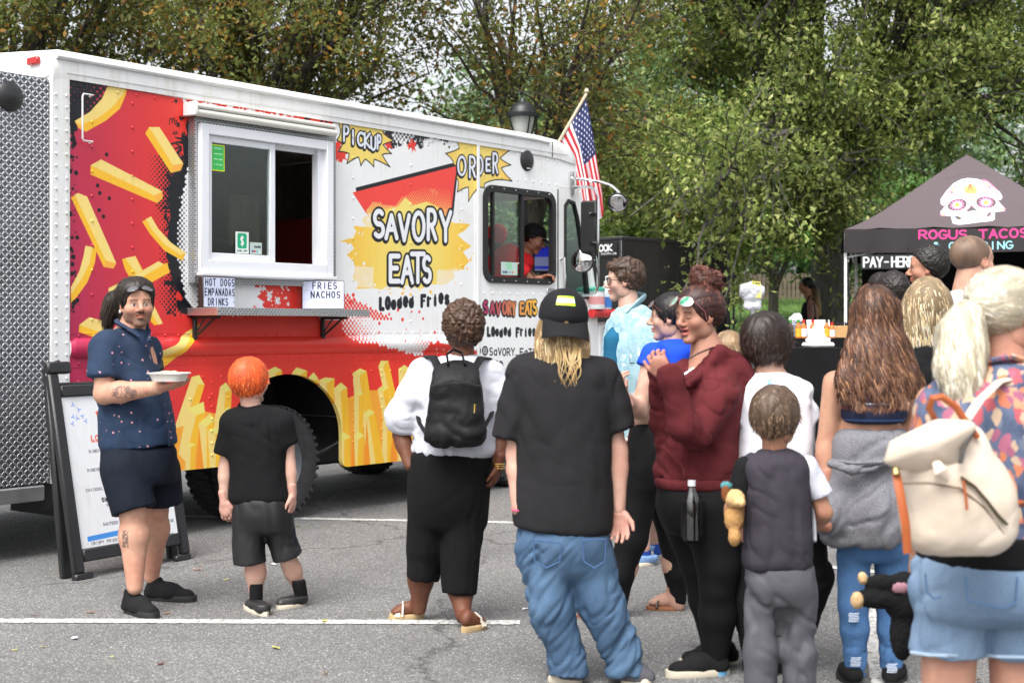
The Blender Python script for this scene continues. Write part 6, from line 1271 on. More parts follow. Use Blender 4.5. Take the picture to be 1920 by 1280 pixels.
# ================================================================== PEOPLE
M_skin = attr_mat('skin', .55, .35, .3, 160, .12, .05)
M_hair = attr_mat('hair', .5, .4, 0, 60, .06)
SK_L, SK_T, SK_B = rgb(192, 144, 122), rgb(176, 126, 100), rgb(104, 64, 46)
def basis(yaw, pitch=0, roll=0):
 return np.array(Matrix.Rotation(math.radians(yaw), 3, 'Z') @ Matrix.Rotation(math.radians(pitch), 3, 'X') @ Matrix.Rotation(math.radians(roll), 3, 'Y'))
class Person:
 def __init__(s, px, D, label, skin=SK_L, S=1.0, z=None, name='person'):
  s.D = D; x = (px - 960) / F * D; s.z0 = float(gz(x, D)) if z is None else z; s.org = np.array([x, D, s.z0]); s.S = S; s.skin = np.array(skin) * (np.array((.68, .65, .63)) if skin not in (SK_L, SK_T, SK_B) else 1)
  s.root = empty(name, s.org, 0, label, 'person'); s.b = Sdf(.0075); s.parts = []; s.k = D / F
 def P(s, px, py, dy=0): return W(px, py, s.D + dy)
 def row(s, py, xl, xr, hd, dy=0):
  k = (s.D + dy) / F; return (CH - (py - HY) * k, ((xl + xr) / 2 - 960) * k, s.D + dy, (xr - xl) / 2 * k, hd)
 def rows(s, sd, L, k=.02, e=2.3): return sd.rows([s.row(*r) for r in L], k, e)
 def arm(s, sh, el, wr, r=(.05, .04, .027), hand=None, k=.02):
  a, b, c = (s.P(*q) for q in (sh, el, wr)); m = b + (c - b) * .3
  s.b.cone(a, b, r[0], r[1], k).cone(b, m, r[1], r[1] * 1.03, k).cone(m, c, r[1] * 1.03, r[2], k)
  if hand:
   d = (c - b) / np.linalg.norm(c - b) if hand.get('d') is None else np.array(hand['d'], float); s.hand(c, d, hand.get('n', (0, 1, 0)), hand.get('side', 1), hand.get('curl', .5), hand.get('S', s.S))
 def hand(s, wr, d, n, side=1, curl=.5, S=1.0, spread=.2):
  d = np.array(d, float); d /= np.linalg.norm(d); n = np.array(n, float); n -= d * (n @ d); n /= np.linalg.norm(n); w_ = np.cross(n, d); h = Sdf(.0048 * min(S, 1))
  R = np.stack([d, w_, n], 1); h.cone(wr - d * .05 * S, wr + d * .015 * S, .029 * S, .025 * S, .01)
  h.ell(wr + d * .05 * S, (.052 * S, .041 * S, .018 * S), .015, R)
  for i, (o, L) in enumerate(((-.030, .062), (-.010, .074), (.011, .079), (.031, .068))):
   o *= side; b0 = wr + (d * (.082 - abs(o) * .25) + w_ * o) * S; a1 = curl * .7; a2 = curl * 1.7; sp = w_ * o * spread * 3
   m1 = b0 + ((d * math.cos(a1) + n * math.sin(a1)) * L * .5 + sp * L * 3) * S; m2 = m1 + (d * math.cos(a2) + n * math.sin(a2)) * L * .32 * S; m3 = m2 + (d * math.cos(a2 * 1.25) + n * math.sin(a2 * 1.25)) * L * .22 * S
   h.cone(b0 - d * .02 * S, m1, .0095 * S, .0085 * S, .006).cone(m1, m2, .0085 * S, .0078 * S, .004).cone(m2, m3, .0078 * S, .0066 * S, .004)
  t0 = wr + (d * .025 + w_ * .03 * side) * S; t1 = t0 + (d * .034 + w_ * .026 * side + n * .012) * S; t2 = t1 + (d * .03 + w_ * .006 * side + n * .012) * S
  h.cone(t0, t1, .014 * S, .0105 * S, .012).cone(t1, t2, .0105 * S, .008 * S, .004)
  P, Q, T_ = h.mesh(smooth_it=1); c = np.tile(s.skin, (len(P), 1)) * (1 + np.array([.0, -.10, -.08])); s.parts.append((P, Q, T_, c))
 def leg(s, hip, kn, an, r=(.085, .055, .038), calf=1.25, k=.03):
  a, b, c = (s.P(*q) for q in (hip, kn, an)); m = b + (c - b) * .32 + np.array([0, .012, 0])
  s.b.cone(a, b, r[0], r[1], k).cone(b, m, r[1], r[1] * calf * .92, k).cone(m, c, r[1] * calf * .92, r[2], k)
 def head(s, px, py, dy, yaw, pitch=0, roll=0, S=None, opts=None, res=.0036, neck=None, nr=(.054, .06)):
  o = opts or {}; S = S or s.S; s.H = np.eye(4); s.H[:3, :3] = basis(yaw, pitch, roll) * S; s.H[:3, 3] = s.P(px, py, dy); s.HS = S
  h = Sdf(res / S)
  h.ell((0, -.014, .036), (.073, .092, .080), .02).ell((0, .022, -.035), (.056 * o.get('jaw', 1), .062, .066), .04).ell((0, .052, .04), (.055, .035, .045), .03)
  h.ell((0, .063, -.098), (.024 * o.get('jaw', 1), .022, .018), .03)
  h.cone((-.036, .072, .020), (.036, .072, .020), .012, .012, .018)                     # brow
  for sx in (-1, 1):
   h.ell((sx * .040, .052, -.024), (.026, .028, .024), .025)                          # cheek
   h.ell((sx * .031, .098, -.001), (.017, .017, .0125), .012, neg=True)               # eye socket
   h.ell((sx * .030, .0735, -.001), (.0135, .0125, .0115), .004)                      # eyeball with lids
   h.ell((sx * .047, .0, -.062), (.016, .035, .03), .03)                              # jaw angle
   R = np.array(Matrix.Rotation(math.radians(-sx * 22), 3, 'Z') @ Matrix.Rotation(math.radians(12), 3, 'X'))
   h.ell((sx * .076, -.006, .0), (.0075, .019, .032), .008, R).ell((sx * .083, -.002, .004), (.006, .010, .018), .005, R, neg=True)
   h.ell((sx * .073, .003, -.026), (.006, .010, .010), .006)
   h.ell((sx * .0125, .094, -.032), (.009, .011, .0075), .007)                        # nostril wing
  h.cone((0, .082, .012), (0, .108, -.022), .0085, .0115, .014).ell((0, .107, -.027), (.012, .012, .010), .008)
  mo = o.get('open', 0) * .012
  h.ell((0, .087, -.0515 + mo * .4), (.022, .010, .0062), .006).ell((0, .085, -.0655 - mo), (.019, .010, .0072), .006)
  h.cone((-.02, .094, -.0582), (.02, .094, -.0582), .0022 + mo * .45, .0022 + mo * .45, .003, neg=True)
  P, Q, T_ = h.mesh(smooth_it=1)
  x, y, z = np.abs(P[:, 0]), P[:, 1], P[:, 2]; c = np.tile(s.skin, (len(P), 1)); sk = s.skin
  def mixc(m, col, f=1.0): c[:] = c * (1 - (m * f)[:, None]) + np.array(col) * (m * f)[:, None]
  g = lambda a, b, wx, wz: np.exp(-((x - a) / wx) ** 2 - ((z - b) / wz) ** 2)
  mixc(g(.04, -.028, .022, .018) * (y > .03), sk * (1.02, .74, .72), .55); mixc(g(0, -.026, .016, .012) * (y > .09), sk * (1, .76, .74), .5); mixc((x > .070).astype(float), sk * (1.0, .74, .70), .5)
  mixc(((y > .072) & (((x / .025) ** 2 + ((z + .0585) / (.0125 + mo)) ** 2) < 1)).astype(float), o.get('lip', sk * (.82, .50, .50)), .85)
  if mo: mixc(((y > .066) & (((x / .016) ** 2 + ((z + .0585) / (.002 + mo * .5)) ** 2) < 1)).astype(float), (.05, .015, .015))
  hc = np.array(o.get('brow', (.05, .03, .02))); mixc(((y > .055) & (np.abs(z - (.0225 - (x - .03) ** 2 * 6)) < .0042) & (x > .013) & (x < .05)).astype(float), hc, .75)
  ez_ = -.001; e1 = ((x - .0305) / .0145) ** 2 + ((z - ez_) / .0062) ** 2
  if o.get('closed'): mixc(((np.abs(z - ez_ + .002) < .002) & (np.abs(x - .0305) < .014) & (y > .06)).astype(float), (.03, .02, .02), .9)
  else:
   mixc(((e1 < 1.7) & (y > .06)).astype(float), sk * (.55, .42, .40), .6); mixc(((e1 < 1) & (y > .06)).astype(float), (.55, .50, .47)); mixc((((x - .030) ** 2 + (z - ez_) ** 2 < .0062 ** 2) & (y > .06)).astype(float), o.get('iris', (.03, .02, .012)))
   mixc(((np.abs(z - ez_ - .0062) < .0017) & (np.abs(x - .0305) < .0145) & (y > .06)).astype(float), (.02, .012, .01), .8)
  if o.get('stubble'):
   m = np.clip((-.028 - z) / .02, 0, 1) * np.clip((y + .005) / .02, 0, 1) * (1 - g(0, -.0585, .022, .009)); mixc(m, sk * .42, o['stubble'])
  if o.get('mous'): mixc(((y > .08) & (np.abs(z + .044 + x * .18) < .006) & (x < .028)).astype(float), hc, .7); mixc(((y > .06) & (z < -.072) & (x < .026)).astype(float), hc, .55)
  mixc(((((x - .008) / .0045) ** 2 + ((z + .037) / .003) ** 2 < 1) & (y > .09)).astype(float), (.05, .02, .015), .8)
  mixc((((P[:, 0] * np.sign(P[:, 0]) > .078) & (((y + .002) / .007) ** 2 + ((z - .004) / .012) ** 2 < 1))).astype(float), sk * (.5, .3, .28), .6)
  P = P @ s.H[:3, :3].T + s.H[:3, 3]; s.parts.append((P, Q, T_, c))
  if neck is not None:
   a = (s.H @ np.array([0, -.018, -.045, 1]))[:3]; b = s.P(*neck); s.b.cone(a, b, nr[0] * S, nr[1] * S, .03)
  return s
 def done(s, tint=None, name='body'):
  P, Q, T_ = s.b.mesh(smooth_it=1, ad=0 if tint else .08); c = np.tile(s.skin, (len(P), 1)) * (1 + .10 * fbm(P * 9, 5)[:, None] * np.array([.3, 1, 1]) + .10 * fbm(P * 42, 6, 2)[:, None] * np.array([.5, 1, 1]))
  if tint: c = tint(P, c)
  V, Q, T_, C = join([(P, Q, T_, c)] + s.parts); C = np.clip(C, 0, 1)
  s.body = obj(name, mesh(name, V, Q, T_, col=C), M_skin, s.root, org=s.org); return s
 def wear(s, name, sd, mat, amp=.006, sc=(7, 7, 4), seed=1, parent=None, fn=None, smooth_it=1, fine=.3, ad=None, kind='r', slant=0):
  P, Q, T_ = sd.mesh(smooth_it=smooth_it, ad=ad if ad is not None else (0 if amp >= .0065 else .02))
  if amp:
   N = vnormals(P, Q, T_); L = P - s.org; L = L.copy(); L[:, 2] += slant * L[:, 0]; A = np.array(sc) / s.S
   wp_ = fbm(L * 4, seed + 9, 2)[:, None] * .35; msk = np.clip(.55 + fbm(L * 3.1, seed + 13, 2), .15, 1.2)
   d = msk * (crest(L * A * .8 + wp_, seed) + .7 * crest(L * A * [1.3, 1.3, 1.9] + wp_, seed + 21, 3.6)) + fbm(L * A * .6, seed + 3, 2) * .35 + fine * 1.2 * crest(L * A * 2.4 + wp_ * 2, seed + 7, 3.2) * msk - .4
   P = P + N * (d * amp)[:, None]
  if fn is not None: P = fn(P)
  return obj(name, mesh(name, P, Q, T_), mat, parent if parent is not None else s.root, org=s.org)
 def hairmass(s, sd, cols, n=1500, length=.06, flow=None, width=.004, lift=.004, wave=0.0, wk=60, seed=0, seg=6, base=None, name='hair', amp=.004, asc=(45, 45, 14), keep=None, jit=.12, local=True, free=.3, clump=0, gap=1.0):
  """hair: a mass in head space and strands that run over it"""
  P, Q, T_ = sd.mesh(smooth_it=1); N = vnormals(P, Q, T_); P = P + N * (ridge(P * np.array(asc), seed) * amp * .5)[:, None]; n = int(n * 1.8); width = width * .55; seg = max(2, seg - 1)
  cols = np.array(cols, float); cb = np.array(base if base is not None else cols.mean(0) * .7)
  mixv = np.clip(.5 + .5 * fbm(P * np.array(asc) * .8, seed + 2), 0, 1)[:, None]; C = cb * (.35 + .4 * mixv)  # mass coloured darker than the strands, as painted shade between them
  rg = np.random.default_rng(seed); tri = np.concatenate([Q[:, :3], Q[:, [0, 2, 3]], T_]); A = np.linalg.norm(np.cross(P[tri[:, 1]] - P[tri[:, 0]], P[tri[:, 2]] - P[tri[:, 0]]), axis=1)
  ti = rg.choice(len(tri), n, p=A / A.sum()); u = rg.random((n, 2)); u = np.where(u.sum(1, keepdims=True) > 1, 1 - u, u); p = P[tri[ti, 0]] + (P[tri[ti, 1]] - P[tri[ti, 0]]) * u[:, :1] + (P[tri[ti, 2]] - P[tri[ti, 0]]) * u[:, 1:]
  if keep is not None: p = p[keep(p)]; n = len(p)
  bv = BVHTree.FromPolygons(P.tolist(), tri.tolist()); L = length * rg.uniform(.6, 1.25, n); pts = []; nrm = []; ph = rg.uniform(0, 6.3, n); ly = rg.uniform(.2, 1, n) * np.where(rg.random(n) < .04, 2, 1)
  if clump: ph = np.floor(vnoise(p * np.array([clump, clump, 2]), seed) * 6) * 1.1 + .4 * rg.normal(0, 1, n)
  dj = rg.normal(0, jit, (n, 3))
  for k in range(seg + 1):
   q = np.empty_like(p); nn = np.empty_like(p)
   for i in range(n):
    if k <= seg * (1 - free) or k < 2: r = bv.find_nearest(Vector(p[i])); q[i] = r[0]; nn[i] = r[1]
    else: q[i] = p[i]; nn[i] = nrm0[i]
   nrm0 = nn.copy(); f = flow(q) + dj; f -= nn * (f * nn).sum(1, keepdims=True) * (1 if k <= seg * (1 - free) else .6); f /= np.linalg.norm(f, axis=1, keepdims=True) + 1e-9
   sd_ = np.cross(nn, f); t = k / seg; pos = q + nn * (lift * ly * (.3 + 1.2 * t) * gap)[:, None] + sd_ * (wave * np.sin(wk * L * t + ph))[:, None] + nn * (wave * .6 * np.cos(wk * L * t + ph))[:, None]
   pts.append(pos); nrm.append(sd_); p = q + f * (L / seg)[:, None]
  pts = np.array(pts); nrm = np.array(nrm); wv = width * np.array([.8] + [1] * (seg - 1) + [.15])
  A_ = pts - nrm * wv[:, None, None] * .5; B_ = pts + nrm * wv[:, None, None] * .5; V = np.stack([A_, B_], 2)  # seg+1, n, 2, 3
  V = V.transpose(1, 0, 2, 3).reshape(-1, 3); i0 = (np.arange(n) * (seg + 1) * 2)[:, None] + np.arange(seg)[None] * 2; i0 = i0.ravel(); SQ = np.stack([i0, i0 + 1, i0 + 3, i0 + 2], 1)
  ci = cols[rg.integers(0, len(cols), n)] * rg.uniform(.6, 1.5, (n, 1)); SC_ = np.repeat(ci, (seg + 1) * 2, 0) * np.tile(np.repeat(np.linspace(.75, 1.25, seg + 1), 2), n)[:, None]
  V, Q2, T2, C2 = join([(P, Q, T_, C), (V, SQ, np.zeros((0, 3), int), SC_)])
  M = s.H if local else None
  if M is not None: V = V @ M[:3, :3].T + M[:3, 3]
  return obj(name, mesh(name, V, Q2, T2, col=np.clip(C2, 0, 1)), M_hair, s.root, org=s.org)
 def inhead(s, name, mb, mat, parent=None, smooth=True):
  me = mb.mesh(name, smooth); co = np.empty(len(me.vertices) * 3, np.float32); me.vertices.foreach_get('co', co); co = co.reshape(-1, 3) @ s.H[:3, :3].T + s.H[:3, 3]; me.vertices.foreach_set('co', co.astype(np.float32).ravel()); me.update()
  return obj(name, me, mat, parent or s.root, org=s.org)
 def shoe(s, heel, toe, w_=.048, h=.075, mat=None, sole=None, hi=0, sole_h=.03, tilt=0, style='shoe'):
  """heel, toe: pixel + depth offset on the ground"""
  a, b = (s.P(*q) for q in (heel, toe)); z0 = min(a[2], b[2]); L = np.linalg.norm((b - a)[:2]); d = np.array([*(b - a)[:2], 0]) / L; n = np.array([-d[1], d[0], 0]); zt = (b[2] - a[2]) / L
  zg = s.z0 if abs(z0 - s.z0) < .06 and not tilt else z0
  def q(u, v, z): return a * [1, 1, 0] + d * u * L + n * v + np.array([0, 0, zg + z + (zt * u * L if tilt else 0)])
  if mat is not None:
   u_ = Sdf(.006); u_.cone(q(.16, 0, .045), q(.20, 0, h + hi), w_ * .72, w_ * .66, .02).cone(q(.14, 0, .035), q(.5, 0, .04), w_ * .75, w_ * .85, .03).cone(q(.5, 0, .038), q(.84, 0, .025), w_ * .85, w_ * .72, .03).cone(q(.22, 0, h * .75), q(.55, 0, .055), w_ * .55, w_ * .6, .03)
   u_.clip(q(0, 0, sole_h * .5), (0, 0, -1)).clip(q(.2, 0, h + hi), (0, 0, 1)); o = s.wear('shoe', u_, mat, .002, (20, 20, 20))
  else: o = None
  st_ = MB(); m = 26; V = []; prof_ = ((0, 0), (.003, -.004), (sole_h * .8, -.002), (sole_h, .003))
  for z, ins in ((0, .96), (.004, 1.0), (sole_h * .85, 1.0), (sole_h, .97)):
   for i in range(m):
    t = i / m * 2 * PI; cu = .5 + .52 * math.cos(t); wv_ = w_ * (.86 + .2 * math.cos(t - .3)) * ins; V.append(q(cu, wv_ * abs(math.sin(t)) ** .75 * (1 if math.sin(t) > 0 else -1), z))
  P = [(k * m + i, k * m + (i + 1) % m, (k + 1) * m + (i + 1) % m, (k + 1) * m + i) for k in range(3) for i in range(m)] + [tuple(range(m))[::-1], tuple(3 * m + i for i in range(m))]
  so = st_.add(V, P).obj('sole' if o is not None else 'sandal', sole, o if o is not None else s.root, org=s.org)
  return o if o is not None else so, q
 def foot(s, heel, toe, w_=.042, ank=None, lift=.03):
  a, b = (s.P(*q) for q in (heel, toe)); L = np.linalg.norm((b - a)[:2]); d = np.array([*(b - a)[:2], 0]) / L; n = np.array([-d[1], d[0], 0]); zg = s.z0 + lift; z = np.array([0, 0, 1.])
  q = lambda u, v, h: a * [1, 1, 0] + d * u * L + n * v + z * (zg + h)
  s.b.cone(q(.12, 0, .024), q(.6, 0, .022), .025, .026, .015).cone(q(.55, .0, .02), q(.78, 0, .012), .032, .028, .015)
  if ank is not None: s.b.cone(s.P(*ank), q(.17, 0, .03), .030, .027, .015).cone(q(.22, 0, .05), q(.6, 0, .025), .026, .022, .015)
  for i, (v, u) in enumerate(((-.028, .92), (-.012, .97), (.004, .97), (.018, .93), (.03, .88))): s.b.cone(q(.78, v * .9, .014), q(u, v, .010), .011, .0095, .006)
def cranium(sd, t=.012, top=0.0): return sd.ell((0, -.018, .038), (.077 + t, .096 + t, .082 + t + top), .02)
FACE = ((0, .058, .062), (0, .75, -.66))
def down(p): # flow from the crown
 c = np.array([0, -.045, .13]); v = p - c; v[:, 2] -= .02 + .5 * np.clip(.1 - p[:, 2], 0, 1); v[:, 2] = np.minimum(v[:, 2], -.0); return v / (np.linalg.norm(v, axis=1, keepdims=True) + 1e-6)
def glasses(s, mat, up=0, lens=None, r=(.022, .017), round_=False, y=.098, z=-.002, tiltx=0, bridge=.011):
 mb = MB(); ln_ = MB(); ct = math.cos(math.radians(tiltx)); st_ = math.sin(math.radians(tiltx))
 def tr(p): p = np.array(p, float); yy, zz = p[1], p[2]; return (p[0], y + yy * ct - zz * st_, z + up + yy * st_ + zz * ct)
 for sx in (-1, 1):
  cx = sx * (r[0] + bridge * .8); loop = [tr((cx + r[0] * math.cos(a) * (1 if round_ else 1.0), -.012 * (abs(cx + r[0] * math.cos(a)) / .05) ** 2, r[1] * math.sin(a) * (1 if round_ else (.95 + .1 * math.sin(a))))) for a in np.linspace(0, 2 * PI, 17)]
  mb.tube(loop, .0019, 5, False); ln_.add([tr((cx, -.003, 0))] + loop[:-1], [(0, i + 1, (i + 1) % 16 + 1) for i in range(16)])
  ex = cx + sx * r[0]; mb.tube([tr((ex, -.012 * (abs(ex) / .05) ** 2, r[1] * .4)), tr((sx * .073, -.035, r[1] * .4)), tr((sx * .080, -.09, r[1] * .3)), tr((sx * .078, -.12, -.012))], .0022, 5)
 mb.tube([tr((-bridge, 0, .004)), tr((0, .003, .007)), tr((bridge, 0, .004))], .0018, 5)
 o = s.inhead('glasses' if not lens or up == 0 else 'sunglasses', mb, mat)
 if lens is not None: s.inhead('lens', ln_, lens, o)
 return o
M_blackfr = plain('black_frame', (.015, .012, .015), .3); M_lensc = glass('spectacle_lens', (.95, .95, .95), .3); M_lensd = plain('grey_lens', (.10, .10, .11), .12)
C_black = cloth('black_cotton', (.007, .007, .008), .9, .15, 300, .25, fold=.2); C_blacks = cloth('black_stretch', (.006, .006, .007), .7, .1, 400, .2); C_faded = cloth('faded_black_cotton', (.016, .0155, .017), .92, .18, 300, .25, fold=.3)
C_white = cloth('white_cotton', rgb(190, 192, 202), .85, .03, 260, .2, rgb(204, 206, 214), fold=.45)
def denim(name, c, c2):
 m = NT(name); big_ = m.noise(4, detail=5); wv_ = m.n('TexWave', bands_direction='DIAGONAL'); wv_.inputs['Scale'].default_value = 150; wv_.inputs['Distortion'].default_value = 2; m.l(m.co(), wv_.inputs[0])
 b = m.ramp(big_, [(.28, c), (.72, c2)]); n = m.noise(520, detail=2); m.set(m.mix(.35, b, m.ramp(n, [(.3, tuple(v * .45 for v in c)), (.75, tuple(min(v * 1.7, 1) for v in c2))])), .85); m.bump(wv_.outputs[0], .15, .002); wr = m.noise(13, detail=5); wr.node.noise_type = 'RIDGED_MULTIFRACTAL'; m.bump(wr, .5, .012); m.b.inputs['Specular IOR Level'].default_value = .2; return m.m
C_jean = denim('blue_denim', rgb(50, 74, 102), rgb(88, 114, 142)); C_jean2 = denim('mid_denim', rgb(48, 80, 124), rgb(86, 124, 168)); C_jeanl = denim('light_denim', rgb(88, 112, 142), rgb(132, 154, 178))
M_rub = plain('black_sole', (.015, .015, .016), .6); M_rubw = plain('cream_sole', rgb(205, 196, 178), .6); M_sued = cloth('black_suede', (.011, .011, .012), .95, .2, 200, .3)
# ---- man with the tray ----------------------------------------------------
p = Person(255, 7.34, 'long haired man in navy patterned shirt holding a food tray beside the menu board', SK_L, 1.0)
p.b.res = .006
p.head(256, 572, -.02, -153, 2, 2, 1.03, dict(stubble=.75, mous=1, brow=(.06, .035, .02), jaw=1.12, iris=(.06, .05, .04)), .0034, (238, 640, .0), (.060, .068))
p.arm((198, 655, -.14), (196, 738, -.17), (296, 727, -.30), (.056, .052, .033), dict(d=(.96, -.2, .12), n=(.05, .15, 1), side=1, curl=.28, S=1.05))
p.b.ell(p.P(238, 700, 0), (.16, .12, .24), .05)
p.leg((240, 880, -.09), (249, 960, -.13), (253, 1100, -.16), (.10, .062, .040), 1.28); p.leg((298, 870, .12), (292, 950, .14), (284, 1080, .22), (.10, .062, .040), 1.28)
def tatm(P, c):
 L = P - p.org; a = p.P(238, 735, -.24); d = np.sqrt(((P - a) ** 2 * [1, .4, 4]).sum(1)); m = (d < .075) * (ridge(P * 75, 4) > .25) * .7
 a2 = p.P(238, 1008, -.17); d2 = np.abs(P - a2); m2 = (d2[:, 0] < .016) * (d2[:, 2] < .045) * (ridge(P * 95, 8) > -.1) * (P[:, 1] < a2[1]) * .75; m = np.maximum(m, m2)[:, None]; return c * (1 - m) + np.array([.05, .055, .06]) * m
p.done(tatm)
m = NT('navy_print'); v = m.co((23, 23, 23)); d = m.vor(1, v, rnd=.55); n = m.noise(60, detail=2); base = m.ramp(m.noise(6, detail=4), [(.3, rgb(17, 36, 60)), (.7, rgb(27, 50, 80))])
col = m.mix(m.ramp(m.math('ADD', d, m.math('MULTIPLY', n, .12)), [(.17, 1.), (.20, 0.)]), base, m.mix(m.noise(300, detail=0), rgb(214, 110, 120), rgb(190, 170, 190))); m.set(col, .85); m.bump(m.noise(300), .2, .002); m.bump(m.noise(10, detail=3), .3, .015); C_navy = m.m
g = Sdf(.0075); p.rows(g, [(610, 222, 268, .065), (622, 208, 277, .09), (640, 184, 283, .13), (670, 178, 288, .15), (705, 180, 303, .16), (745, 184, 316, .165), (795, 187, 325, .17), (832, 188, 330, .165), (848, 189, 330, .16)], .03)
a, b = p.P(200, 648, -.12), p.P(194, 728, -.165); g.ell(p.P(205, 655, -.09), (.085, .085, .075), .05).cone(a, b, .080, .088, .04).cut(p.P(196, 718, 0), (b - a) / np.linalg.norm(b - a))
g.ell(p.P(285, 660, .16), (.06, .08, .09), .04); g.clip(p.P(258, 838, 0), (.10, 0, -1))
sh = p.wear('shirt', g, C_navy, .010, (7, 7, 6), 3, slant=.5)
mb = MB(); col_ = [p.P(*q) for q in ((262, 632, -.115), (240, 616, -.11), (222, 606, -.05), (222, 602, .05), (240, 604, .09), (262, 610, .07), (277, 622, .0), (279, 640, -.085))]
obj('collar', MB().tube(col_, [.012, .020, .024, .022, .02, .022, .02, .012], 8, flat=.5).mesh(smooth=True), C_navy, sh, org=None).location = (-p.org[0], -p.org[1], -p.org[2])
obj('button_placket', MB().tube([p.P(*q) for q in ((276, 640, -.115), (292, 700, -.13), (308, 760, -.12), (318, 836, -.10))], [.012] * 4, 6, flat=.3).mesh(smooth=True), C_navy, sh).location = tuple(-p.org)
g = Sdf(.0075); p.rows(g, [(835, 190, 328, .16), (870, 192, 330, .165), (905, 200, 332, .15)], .03)
for hp, en, r0, r1 in (((232, 880, -.10), (252, 958, -.13), .118, .112), ((300, 880, .10), (306, 944, .13), .105, .10)):
 a, b = p.P(*hp), p.P(*en); g.cone(a, b + (b - a) * .5, r0, r1, .03).cut(b, (b - a) / np.linalg.norm(b - a))
p.wear('shorts', g, cloth('navy_twill', (.007, .010, .018), .85, .15, 300, .25, fold=.3), .006, (6, 6, 4), 5)
p.shoe((236, 1128, -.08), (292, 1150, -.26), .055, .10, M_sued, M_rub, .02, .032); p.shoe((272, 1104, .24), (366, 1116, .18), .055, .10, M_sued, M_rub, .02, .032)
h = Sdf(.0045); R_ = lambda px, py, dy=0: np.linalg.inv(p.H)[:3, :3] @ (p.P(px, py, dy) - p.H[:3, 3])
h.chain([R_(240, 552, .06), R_(216, 568, .09), R_(206, 590, .10), R_(202, 608, .09)], (.06, .055, .042, .026), .03); cranium(h, .015).ell((0, -.075, -.03), (.07, .05, .08), .03).ell((.0, -.08, -.10), (.075, .045, .07), .03);
h.ell((0, -.01, .07), (.095, .105, .075), .02).ell((-.0, -.085, -.14), (.08, .04, .05), .03).ell((.0, .095, -.045), (.080, .075, .115), .012, neg=True)
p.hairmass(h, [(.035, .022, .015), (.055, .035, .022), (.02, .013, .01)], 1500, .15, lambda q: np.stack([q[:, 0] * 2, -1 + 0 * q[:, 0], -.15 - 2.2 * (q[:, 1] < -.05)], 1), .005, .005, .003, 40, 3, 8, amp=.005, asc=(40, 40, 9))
glasses(p, M_blackfr, .083, M_lensd, (.027, .021), y=.100, tiltx=48); e_ = p.inhead('ear_plug', MB().lathe([(.001, -.004), (.0085, -.003), (.0085, .004), (.001, .005)], 14, np.array([[0, 0, 1, .083], [0, 1, 0, .0], [-1, 0, 0, -.030], [0, 0, 0, 1]])), plain('white_plug', (.75, .75, .75), .3));
# tray
td = p.P(317, 706, -.36); ty = empty('food_tray', td, math.radians(-14), 'white moulded paper tray of food held in the man\'s hand', 'food tray'); m_ = plain('moulded_fibre', rgb(226, 222, 214), .75, 0, .04, 30)
V = []; P_ = []
for w1, w2, z in ((.070, .050, -.022), (.072, .052, -.022), (.083, .063, .012), (.094, .073, .020), (.095, .074, .017), (.084, .062, .010), (.072, .052, -.016), (.0, .0, -.016)):
 for x, y in rounded(-w1, -w2, w1, w2, max(min(w1, w2) * .4, .0), 4) if w1 > 0 else [(0, 0)] * 20: V.append((x, y, z))
m = len(rounded(-1, -1, 1, 1, .3, 4)); V = []
for w1, w2, z in ((.0, .0, -.022), (.072, .052, -.022), (.083, .063, .012), (.094, .073, .020), (.095, .074, .017), (.084, .062, .010), (.072, .052, -.016), (.001, .001, -.016)):
 V += [(x * max(w1, 1e-3), y * max(w2, 1e-3), z) for x, y in rounded(-1, -1, 1, 1, .4, 4)]
for k in range(7): P_ += [(k * m + i, k * m + (i + 1) % m, (k + 1) * m + (i + 1) % m, (k + 1) * m + i) for i in range(m)]
obj('tray', MB().add(V, P_).mesh(smooth=True), m_, ty); s_ = Sdf(.004); s_.ell((0, 0, .0), (.065, .045, .022), .01).ell((.02, .01, .012), (.035, .03, .016), .01).ell((-.025, 0, .012), (.03, .03, .014), .01); P, Q, T_ = s_.mesh(); P += vnormals(P, Q, T_) * (fbm(P * 60, 3) * .004)[:, None]; obj('food', mesh('food', P, Q, T_), plain('tortilla', rgb(225, 196, 160), .7, 0, .2, 40), ty)
# ---- red haired boy ---------------------------------------------------------
p = Person(485, 7.3, 'boy with bright orange dyed hair, black tee and black shorts, facing the truck', rgb(232, 190, 172), .84)
p.head(470, 716, 0, -38, 0, 0, .93, dict(), .0058, (472, 768, 0), (.052, .058))
p.arm((426, 795, 0), (421, 875, .0), (420, 938, -.03), (.030, .030, .023), dict(d=(.15, -.05, -1), n=(.2, .6, 0), side=-1, curl=.55, S=.82))
p.arm((542, 795, 0), (543, 870, .0), (548, 925, -.02), (.030, .030, .023), dict(d=(.05, 0, -1), n=(-1, .3, 0), side=1, curl=.5, S=.8))
p.leg((470, 980, 0), (478, 1050, 0), (479, 1125, .03), (.06, .045, .030)); p.leg((522, 985, 0.02), (541, 1050, .05), (563, 1108, .12), (.045, .040, .030))
p.b.ell(p.P(484, 860, 0), (.12, .08, .2), .04); p.done()
g = Sdf(.0065); p.rows(g, [(757, 456, 492, .055), (764, 440, 516, .07), (782, 420, 540, .088), (820, 427, 540, .10), (880, 431, 538, .105), (944, 427, 548, .115)], .025)
for a, b in ((p.P(434, 790), p.P(419, 852)), (p.P(531, 790), p.P(541, 834))): g.cone(a, b + (b - a) * .4, .052, .052, .04).cut(b, b - a)
p.wear('t_shirt', g, C_black, .010, (8, 8, 6), 11, slant=.6)
g = Sdf(.0065); p.rows(g, [(925, 434, 543, .105), (965, 432, 550, .11), (1000, 436, 552, .08)], .04)
